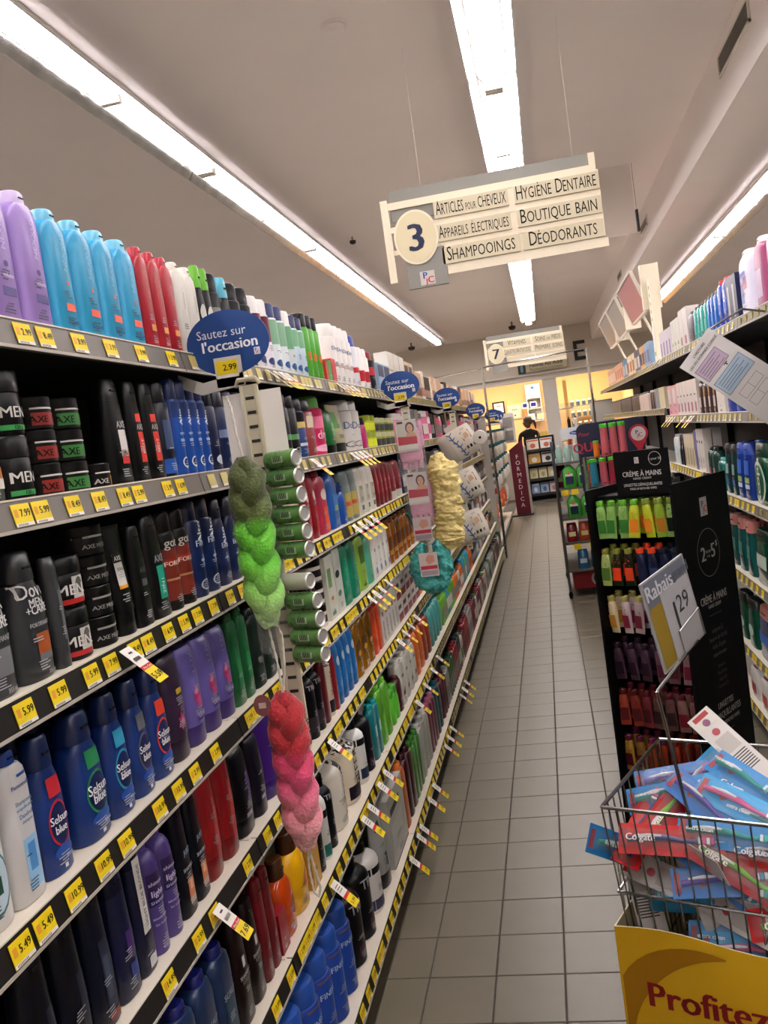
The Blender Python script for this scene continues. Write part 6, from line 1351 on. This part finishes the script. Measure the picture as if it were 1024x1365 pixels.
KINDS = {'red': brush_parts('c4201f', 'e8e6e6', '26357e', 'd04a8a', 'Colgate'), 'blue': brush_parts('2f8ac4', 'cfe6f4', '2a9a8c', '3ac0b0', 'extra clean'), 'aqua': brush_parts('4aa6d6', 'd4ecf6', 'd0588f', '48b8a8', ''),
         'violet': brush_parts('3a78b8', 'd8e6f4', '5a3a9a', '3aa0c0', ''), 'white': brush_parts('d4d0cc', 'e6e6e6', 'c03a6a', '4ab0b0', 'back'), 'green': brush_parts('b02228', 'e6e6e6', '7ab83a', 'e0e0e0', 'Colgate')}
DESC = {'red': 'red carded toothbrush', 'blue': 'blue carded toothbrush', 'aqua': 'aqua carded toothbrush with pink handle', 'violet': 'blue carded toothbrush with violet handle', 'white': 'toothbrush pack showing its white back', 'green': 'red carded toothbrush with green handle'}
def pack(kind, loc, rot, label):
    w = Bm @ Vector(loc); tt = thing('toothbrush_pack', label, 'toothbrush pack', w, 0, 'toothbrush packs in the dump bin')
    tt.rotation_mode = 'QUATERNION'
    tt.rotation_quaternion = (Matrix.Rotation(BA, 4, 'Z') @ rot).to_quaternion()
    for n, me in KINDS[kind]: obj(n, me, tt)
def rot(yaw, tx, ty): return Matrix.Rotation(math.radians(yaw), 4, 'Z') @ Matrix.Rotation(math.radians(tx), 4, 'X') @ Matrix.Rotation(math.radians(ty), 4, 'Y')
def packpx(kind, pa, ya, pb, yb, label, lift=.5, flip=False):
    """a pack lying along the line between two points of the heap"""
    A, B_ = onY(pa, ya), onY(pb, yb); x = (B_-A).normalized(); c_ = (A+B_)/2
    n = (Vector((0, 0, H))-c_).normalized()+Vector((0, 0, lift)); n = (n-x*n.dot(x)).normalized(); y = n.cross(x)
    tt = thing('toothbrush_pack', label, 'toothbrush pack', c_, 0, 'toothbrush packs in the dump bin'); tt.rotation_mode = 'QUATERNION'
    tt.rotation_quaternion = Matrix(((x.x, y.x, n.x), (x.y, y.y, n.y), (x.z, y.z, n.z))).to_quaternion()
    for n_, me in KINDS[kind]: obj(n_, me, tt)
TOP = [('red', (847, 1118), 1.85, (943, 1124), 1.81, 'red toothbrush card lying along the front of the bin', .2),
       ('blue', (930, 1107), 1.83, (1022, 1121), 1.78, 'blue toothbrush card along the front beside the red one', .2),
       ('red', (846, 1124), 1.90, (868, 1079), 1.97, 'red toothbrush card slanting up at the left of the heap', .5),
       ('green', (874, 1104), 1.90, (902, 1066), 1.96, 'red toothbrush card with lime handle beside the wire stem', .5),
       ('blue', (866, 1064), 1.99, (934, 1050), 1.97, 'blue toothbrush card with teal bristles near the wire stem', .6),
       ('aqua', (922, 1046), 2.03, (962, 1006), 2.12, 'pink handled toothbrush card sticking up at the back', .5),
       ('violet', (944, 1054), 1.97, (982, 1024), 2.04, 'violet handled toothbrush card on top of the heap', .6),
       ('blue', (970, 1024), 2.0, (1026, 1060), 1.9, 'blue toothbrush card sloping down to the right', .6),
       ('aqua', (960, 1060), 1.9, (1024, 1092), 1.83, 'pink handled toothbrush card on the right slope', .5),
       ('violet', (924, 1060), 1.92, (964, 1094), 1.86, 'pale blue toothbrush card in the heap middle', .5),
       ('green', (950, 1140), 1.80, (1024, 1186), 1.76, 'red toothbrush card with lime handle against the front wires', .1),
       ('violet', (935, 1146), 1.83, (990, 1190), 1.80, 'blue toothbrush card against the front wires below the lettering', .1),
       ('white', (942, 964), 2.10, (1010, 1026), 2.0, 'long white back of a toothbrush card rising at the rear', .3),
       ('white', (852, 1160), 1.93, (862, 1200), 1.91, 'white card back low at the left of the bin', .1),
       ('blue', (818, 1128), 1.90, (846, 1138), 1.93, 'blue card poking through the left wires', .1),
       ('white', (880, 1168), 1.89, (912, 1182), 1.87, 'white barcode card low behind the front wires', .3),
       ('white', (922, 1144), 1.87, (944, 1196), 1.85, 'white card back in the middle behind the front wires', .1),
       ('blue', (1000, 1090), 1.86, (1050, 1110), 1.8, 'blue toothbrush card at the right of the heap', .4),
       ('violet', (880, 1040), 2.06, (940, 1030), 2.06, 'violet handled toothbrush card at the back wires', .6),
       ('red', (985, 1060), 1.95, (1040, 1090), 1.88, 'red toothbrush card under the blue slope', .6)]
for a in TOP: packpx(*a)
r4 = random.Random(3); kinds = list(KINDS); cc = {}
for lay in range(6):
    for j in range(9):
        k = r4.choice(kinds); x = r4.uniform(.12, BW-.12); y = r4.uniform(.10, BD_-.10); z = .385+lay*.062+r4.uniform(0, .02)
        if j < 4: y = .05+.01*j
        cc[k] = cc.get(k, 0)+1
        pack(k, (x, y, z), rot(r4.uniform(-35, 35)+180*(j % 2), r4.uniform(8, 40) if j >= 4 else r4.uniform(45, 70), r4.uniform(-8, 8)), '%s buried in the bin, %s one up from the bottom' % (DESC[k], ordn(cc[k]-1) if cc[k] > 1 else 'first'))
# ================================================================ the far end: magazine rack, dispensary
t = thing('magazine_rack', 'grey magazine rack with four shelves facing down the aisle', 'magazine rack', (-.13, 18.3, 0))
gm = M('5a5650', .45)
MB().box(-.29, .30, .16, .18, 0, 1.33, M('2c2a28', .5)).build('back_panel', t)
for x in (-.30, .29): MB().box(x, x+.012, -.14, .18, 0, 1.33, gm).build('side_panel', t)
MB().box(-.30, .32, -.18, .2, 0.001, .06, M('6a665e', .45)).build('base', t)
for z in (.18, .48, .78, 1.06): 
    s = MB().box(-.286, .289, -.12, .159, z-.02, z, gm).build('shelf', t); MB().box(-.286, .289, -.128, -.121, z-.02, z+.035, M('3a3834', .4)).build('front_lip', s)
MAG = [(1.06, [('d8cbb8', 'c0663a'), ('dcd8d0', 'b8623c')]), (.78, [('d8a83a', 'e0dcd4'), ('d6d2ca', '2a2a30')]), (.48, [('c9c29a', 'b0a878'), ('cfc8a0', 'a8a070'), ('c6bf96', 'd8d4c0')]), (.18, [('7a9ac0', 'd8d8dc'), ('8aa0b8', '4a5a7a'), ('c9b8b8', 'a87a7a')])]
RNM = ['top', 'second', 'third', 'lowest']; CNM = {2: ['left', 'right'], 3: ['left', 'middle', 'right']}
for r, (z, l) in enumerate(MAG):
    w = .54/len(l)
    for k, (c, c2) in enumerate(l):
        tt = thing('magazine', '%s magazine on the %s shelf of the far rack' % (CNM[len(l)][k], RNM[r]), 'magazine', (-.13-.27+w*(k+.5), 18.27, z+.002), 0, 'magazines on the far rack'); tt.rotation_euler = (-.22, 0, 0)
        MB().box(-w*.44, w*.44, 0, .012, 0, .235, M(c, .4)).build('pages', tt)
        pm = MB().box(-w*.40, w*.40, -.001, 0, .19, .22, M(c2)); pm.add([(w*.2*math.cos(a), -.0012, .10+.05*math.sin(a)) for a in (2*math.pi*q/16 for q in range(16))], [tuple(range(16))], M(c2)); pm.build('cover_print', tt)
t = thing('card_spinner', 'slim rack of cards beside the magazine rack', 'rack', (.44, 18.35, 0)); MB().cyl((0, 0, 0), (0, 0, 1.4), .015, STEEL, 8).build('pole', t); MB().sect([(0, .16, .16, 2), (.03, .15, .15, 2)], M('3a3834'), 20).build('base', t)
for k in range(6): MB().box(-.12, .12, -.05, .05, .16+k*.2, .175+k*.2, M('8a8680', .4)).build('pocket', t)
for k in range(6):
    c = ['e0d8c8', 'd8b8a8', 'e2ddd2', 'd6cfc4', 'c8783a', 'd8c060'][k]
    tt = thing('greeting_card', 'small printed card in the slim rack, %s pocket from below' % ['first', 'second', 'third', 'fourth', 'fifth', 'sixth'][k], 'card', (.44, 18.28, .178+k*.2)); MB().box(-.09, .09, 0, .004, 0, .14, M(c, .4)).build('card', tt)
    pm = MB(); pm.add([(.04*math.cos(a), -.001, .07+.035*math.sin(a)) for a in (2*math.pi*q/16 for q in range(16))], [tuple(range(16))], M(['8a2430', '8a3a2a', 'a84a3a', '3a3a3c', 'e0d0b0', 'b8602a'][k])); pm.build('print', tt)
# counter
t = thing('dispensary_counter', 'long pale counter of the dispensary behind the magazine rack', 'counter', (-.3, 20.2, 0))
MB().box(-2.2, 2.1, -.25, .25, 0, 1.0, M('b8b0a2', .5)).build('front', t); MB().box(-2.22, 2.12, -.29, .29, 1.0, 1.04, M('d6cfc2', .35)).build('worktop', t)
tt = thing('yellow_box', 'bright yellow box on the dispensary counter', 'box', (.02, 20.2, 1.0405)); MB().box(-.12, .12, -.08, .08, 0, .36, M('d8b820', .5)).build('body', tt); MB().box(-.08, .08, -.0815, -.08, .1, .25, M('b8741c')).build('label', tt)
# glass screen
t = thing('glass_screen', 'clear glass screen with a frosted band on the counter', 'screen', (.28, 19.97, 1.0405)); MB().box(-.42, .40, -.004, .004, .0, .90, film('c9d4cc', .14, .03)).build('pane', t); MB().box(-.42, .40, -.0055, -.0045, .76, .80, M('dfe0da', .5)).build('frosted_band', t)
MB().box(.05, .17, -.006, -.0045, .12, .30, M('2c3c78')).build('sticker', t)
# name sign on the fascia
t = thing('name_sign', 'beige pharmacist name sign with a dark emblem on the far fascia', 'sign', (.12, YB-.12, 2.68))
MB().box(-.34, .52, -.01, .01, .0, .20, M('cfc6a8', .5)).build('board', t); MB().box(-.50, -.34, -.012, .01, -.02, .19, M('2f4a52', .5)).build('emblem_panel', t)
lm = MB(); letter(lm, 'Fatima Ait Addi', lambda u, v: (.09+u, -.0115, .135+v), .115, M('2a2826'), .01, 0, .95); letter(lm, 'Pharmacienne propriétaire', lambda u, v: (.09+u, -.0115, .045+v), .075, M('2a2826'), .0, 0, .85)
lm.box(-.45, -.39, -.0135, -.012, .03, .14, M('8aa4a4')); lm.box(-.435, -.405, -.015, -.0135, .01, .165, M('8aa4a4')); lm.build('lettering', t)
# dark letter on the fascia
t = thing('wall_letter', 'large dark letter E mounted on the far fascia', 'letter', (.93, YB-.03, 2.98)); mb = MB()
mb.box(-.12, -.05, -.02, .028, -.2, .2, M('2a2a2c')).box(-.05, .12, -.02, .028, .13, .2, M('2a2a2c')).box(-.05, .12, -.02, .028, -.2, -.13, M('2a2a2c')).box(-.05, .09, -.02, .028, -.035, .035, M('2a2a2c')); mb.build('letter', t)
# dispensary wall fittings
def wall_pic(px0, px1, frame, c, lab, name):
    a, b = onY(px0, 22.97), onY(px1, 22.97)
    t = thing(name, lab, 'certificate', ((a.x+b.x)/2, 22.97, (a.z+b.z)/2)); w, h = abs(b.x-a.x)/2, abs(a.z-b.z)/2
    MB().box(-w, w, -.01, .028, -h, h, M(frame, .4)).build('frame', t); MB().box(-w+.035, w-.035, -.014, -.01, -h+.035, h-.035, M(c, .5)).build('sheet', t)
    MB().box(-w*.4, w*.4, -.016, -.014, h*.25, h*.35, M('6a6a6a')).box(-.02, .02, -.016, -.014, -h*.6, -h*.4, M('3f6a4a')).build('print', t)
wall_pic((656, 537), (674, 551), '2a1c18', 'e8e6e2', 'dark framed certificate on the apricot dispensary wall', 'framed_certificate')
wall_pic((676, 541), (697, 557), 'e6d8b4', 'e8e0c8', 'cream certificate in a pale frame on the apricot wall', 'framed_certificate')
a, b = onY((699, 513), 22.7), onY((725, 560), 22.7)
t = thing('wall_cabinet', 'white dispensary cabinet with open shelves', 'cabinet', ((a.x+b.x)/2, 22.75, b.z)); w = (b.x-a.x)/2; hh = a.z-b.z
MB().box(-w, w, .2, .22, 0, hh, M('e2dfd8', .45)).build('back_panel', t)
for x in (-w, w-.02): MB().box(x, x+.02, -.1, .199, 0, hh, M('e2dfd8', .45)).build('side_panel', t)
for q in (0, .33, .6): MB().box(-w+.021, w-.021, -.1, .199, hh*q, hh*q+.02, M('e2dfd8', .45)).build('shelf', t)
MB().box(-w+.02, w-.02, -.12, -.10, hh*.62, hh*.97, M('e6e4de', .45)).build('door', t); MB().box(-.04, .04, -.123, -.12, hh*.86, hh*.92, M('2f7ab0')).build('sticker', t)
for k, (x, q, c, nm) in enumerate(((-.22, .35, '2c2c8a', 'left blue and white medicine carton in the white cabinet'), (-.02, .35, '3a2c90', 'right blue and white medicine carton in the white cabinet'), (-.1, .03, 'a8c4b8', 'pale green medicine carton low in the white cabinet'), (.12, .03, 'e0d88a', 'pale yellow medicine carton low in the white cabinet'))):
    z = b.z+hh*q+(.0205)
    tt = thing('medicine_carton', nm, 'box', ((a.x+b.x)/2+x, 22.72, z)); MB().box(-.08, .08, -.03, .03, 0, .15, M('e4e2e0', .4)).build('body', tt); MB().box(-.06, .06, -.032, -.03, .03, .12, M(c)).build('label', tt)
# right part of the dispensary: shelving with vials and an apricot door frame
t = thing('vial_shelving', 'grey metal shelving of white capped vials behind the column', 'shelf', (.95, 22.6, 0))
for x in (-.35, .33): MB().box(x, x+.02, -.15, .15, 0, 2.0, STEEL).build('post', t)
for k in range(7): MB().box(-.329, .329, -.15, .15, .3+k*.26, .32+k*.26, M('8f9494', .4)).build('shelf', t)
for k in range(5):
    for j in range(4):
        tt = thing('pill_vial', 'white capped vial, %s on the %s grey shelf' % (['first', 'second', 'third', 'fourth'][j], ['lowest shown', 'second', 'third', 'fourth', 'top'][k]), 'vial', (.74+j*.14, 22.5, .8405+k*.26), 0, 'vials on the grey shelving')
        MB().sect([(0, .045, .045, 2), (.1, .045, .045, 2)], M('5a6a72', .3), 12).build('body', tt); MB().sect([(.1, .048, .048, 2), (.14, .046, .046, 2)], M('e4e6e4', .4), 12).build('cap', tt)
struct(MB().box(.52, .60, 20.6, 20.7, 0, 2.45, M('e8c88a', .5)).build('trim_3'))
# unseen panel lights, added to brighten the dispensary
for k, (x, y) in enumerate(((-1.5, 21.4), (-.2, 21.4), (1.1, 21.4))):
    t = thing('dispensary_fill_light', 'unseen ceiling panel light added to brighten the dispensary, %s' % ['left', 'middle', 'right'][k], 'light', (x, y, 2.999), 0, 'added dispensary ceiling panels')
    MB().box(-.32, .32, -.62, .62, -.03, 0, m_white).build('frame', t); MB().box(-.3, .3, -.6, .6, -.034, -.030, M('fff2e0', .5, 0, 20.)).build('diffuser', t)
# the shelf of dark bottles at the right end, and a stand of test bottles
for k in range(4):
    z = 1.75-k*.0; 
t = thing('sample_stand', 'narrow stand of sample bottles at the far right', 'stand', (.42, 13.6, 0)); MB().box(-.10, .10, -.08, .08, 0, 1.2, M('a8a49c', .4)).build('column', t)
for z in (1.25, 1.5): MB().box(-.12, .12, -.1, .1, z-.05, z-.035, M('c0bcb2', .4)).build('tray', t)
MB().cyl((0, .06, 1.2), (0, .06, 1.55), .01, STEEL, 6).build('pole', t)
for k, (x, z, c) in enumerate(((-.07, 1.2155, 'a83a3c'), (0., 1.2155, 'd8d4cc'), (.07, 1.2155, '2c2a2c'), (-.05, 1.4655, '1c1a1c'), (.05, 1.4655, 'd0ccc4'))):
    put(make_sku('round', .05, .16, .05, c, '1c1c1e', (), (), 0, .3), 'sample_bottle', 'sample bottle on the narrow far stand, %s' % ['low left', 'low middle', 'low right', 'upper left', 'upper right'][k], 'bottle', 'samples on the far stand', (.42+x, 13.57, z), 0)
# ---------------------------------------------------------------- person behind the counter
p = onY((704, 568), 20.9)
t = thing('person', 'person in a dark top standing behind the dispensary counter, facing left', 'person', (p.x, 20.9, 0))
skin = M('5a3a2c', .5); hairm = noisy('dark_hair', '120e0c', '1e1814', 60., .5, .5, 120.)
top_ = M('141416', .7)
body = bpy.data.meshes.new('body'); J = [(0, 0, .95, .15, .11), (0, 0, 1.12, .13, .10), (0, 0, 1.30, .16, .11), (0, 0, 1.42, .12, .09), (-.005, 0, 1.49, .052, .052), (-.012, 0, 1.54, .05, .05),
     (.19, 0, 1.39, .055, .055), (.235, -.02, 1.15, .044, .044), (.12, -.18, 1.06, .036, .036), (.05, -.24, 1.06, .03, .03), (-.19, 0, 1.39, .055, .055), (-.24, -.03, 1.15, .044, .044), (-.14, -.19, 1.06, .036, .036), (-.08, -.25, 1.06, .03, .03),
     (.09, 0, .85, .085, .085), (.10, 0, .48, .06, .06), (.10, .02, .09, .04, .04), (.10, -.11, .035, .035, .03), (-.09, 0, .85, .085, .085), (-.10, 0, .48, .06, .06), (-.10, .02, .09, .04, .04), (-.10, -.11, .035, .035, .03)]
ED = [(0, 1), (1, 2), (2, 3), (3, 4), (4, 5), (3, 6), (6, 7), (7, 8), (8, 9), (3, 10), (10, 11), (11, 12), (12, 13), (0, 14), (14, 15), (15, 16), (16, 17), (0, 18), (18, 19), (19, 20), (20, 21)]
body.from_pydata([j[:3] for j in J], ED, []); bo = obj('body', body, t)
md = bo.modifiers.new('skin', 'SKIN'); md.use_smooth_shade = True
for i, j in enumerate(J): body.skin_vertices[0].data[i].radius = (j[3], j[4]); 
body.skin_vertices[0].data[0].use_root = True
bo.modifiers.new('sub', 'SUBSURF').levels = 2; bo.modifiers['sub'].render_levels = 2
body.materials.append(top_)
# head, turned to the left (profile)
hm = MB(); hs = [(1.53, .045, .05, 0), (1.56, .05, .066, -.008), (1.59, .058, .082, -.012), (1.63, .068, .092, -.006), (1.67, .073, .096, 0), (1.71, .071, .092, .004), (1.745, .055, .07, .006), (1.765, .025, .035, .008)]
rings = []
for z, a, b_, off in hs:
    rg = []
    for k in range(20):
        an = 2*math.pi*k/20; x = off-b_*math.cos(an); y = a*math.sin(an)
        if abs(an) < .25 or abs(an-2*math.pi) < .25:
            if 1.60 < z < 1.66: x -= .016          # nose
            if 1.55 < z < 1.58: x -= .006
        rg.append((x, y, z))
    rings.append(rg[::-1])
hm.loft(rings, skin); head = hm.build('head', t, sharp=180)
for s in (-1, 1):
    MB().sect([(1.615, .005, .006, 2), (1.635, .014, .009, 2), (1.66, .016, .009, 2), (1.675, .008, .006, 2)], skin, 10, (.012, s*.073)).build('ear', head)
    MB().sect([(1.648, .004, .010, 2), (1.655, .006, .012, 2), (1.661, .003, .009, 2)], M('e0dcd6', .3), 8, (-.083, s*.032)).build('eye', head)
MB().box(-.088, -.078, -.022, .022, 1.575, 1.583, M('5c2c2c', .5)).build('mouth', head)
hr = MB(); rings = []
for z, a, b_, off in ((1.60, .055, .05, .052), (1.63, .075, .075, .034), (1.67, .083, .094, .016), (1.71, .083, .102, .008), (1.75, .07, .088, .008), (1.785, .035, .05, .012)):
    rings.append([(off+b_*math.cos(2*math.pi*k/18), a*math.sin(2*math.pi*k/18), z) for k in range(18)])
hr.loft(rings, hairm); hr.tube([(.09, 0, 1.68), (.14, 0, 1.66), (.165, 0, 1.58), (.165, 0, 1.48)], [.03, .036, .032, .012], hairm, 12); hr.build('hair', t, sharp=180)
MB().sect([(1.47, .062, .062, 2), (1.50, .058, .058, 2), (1.515, .056, .056, 2)], M('d8d6d2', .7), 16, (-.008, 0)).build('collar', t)
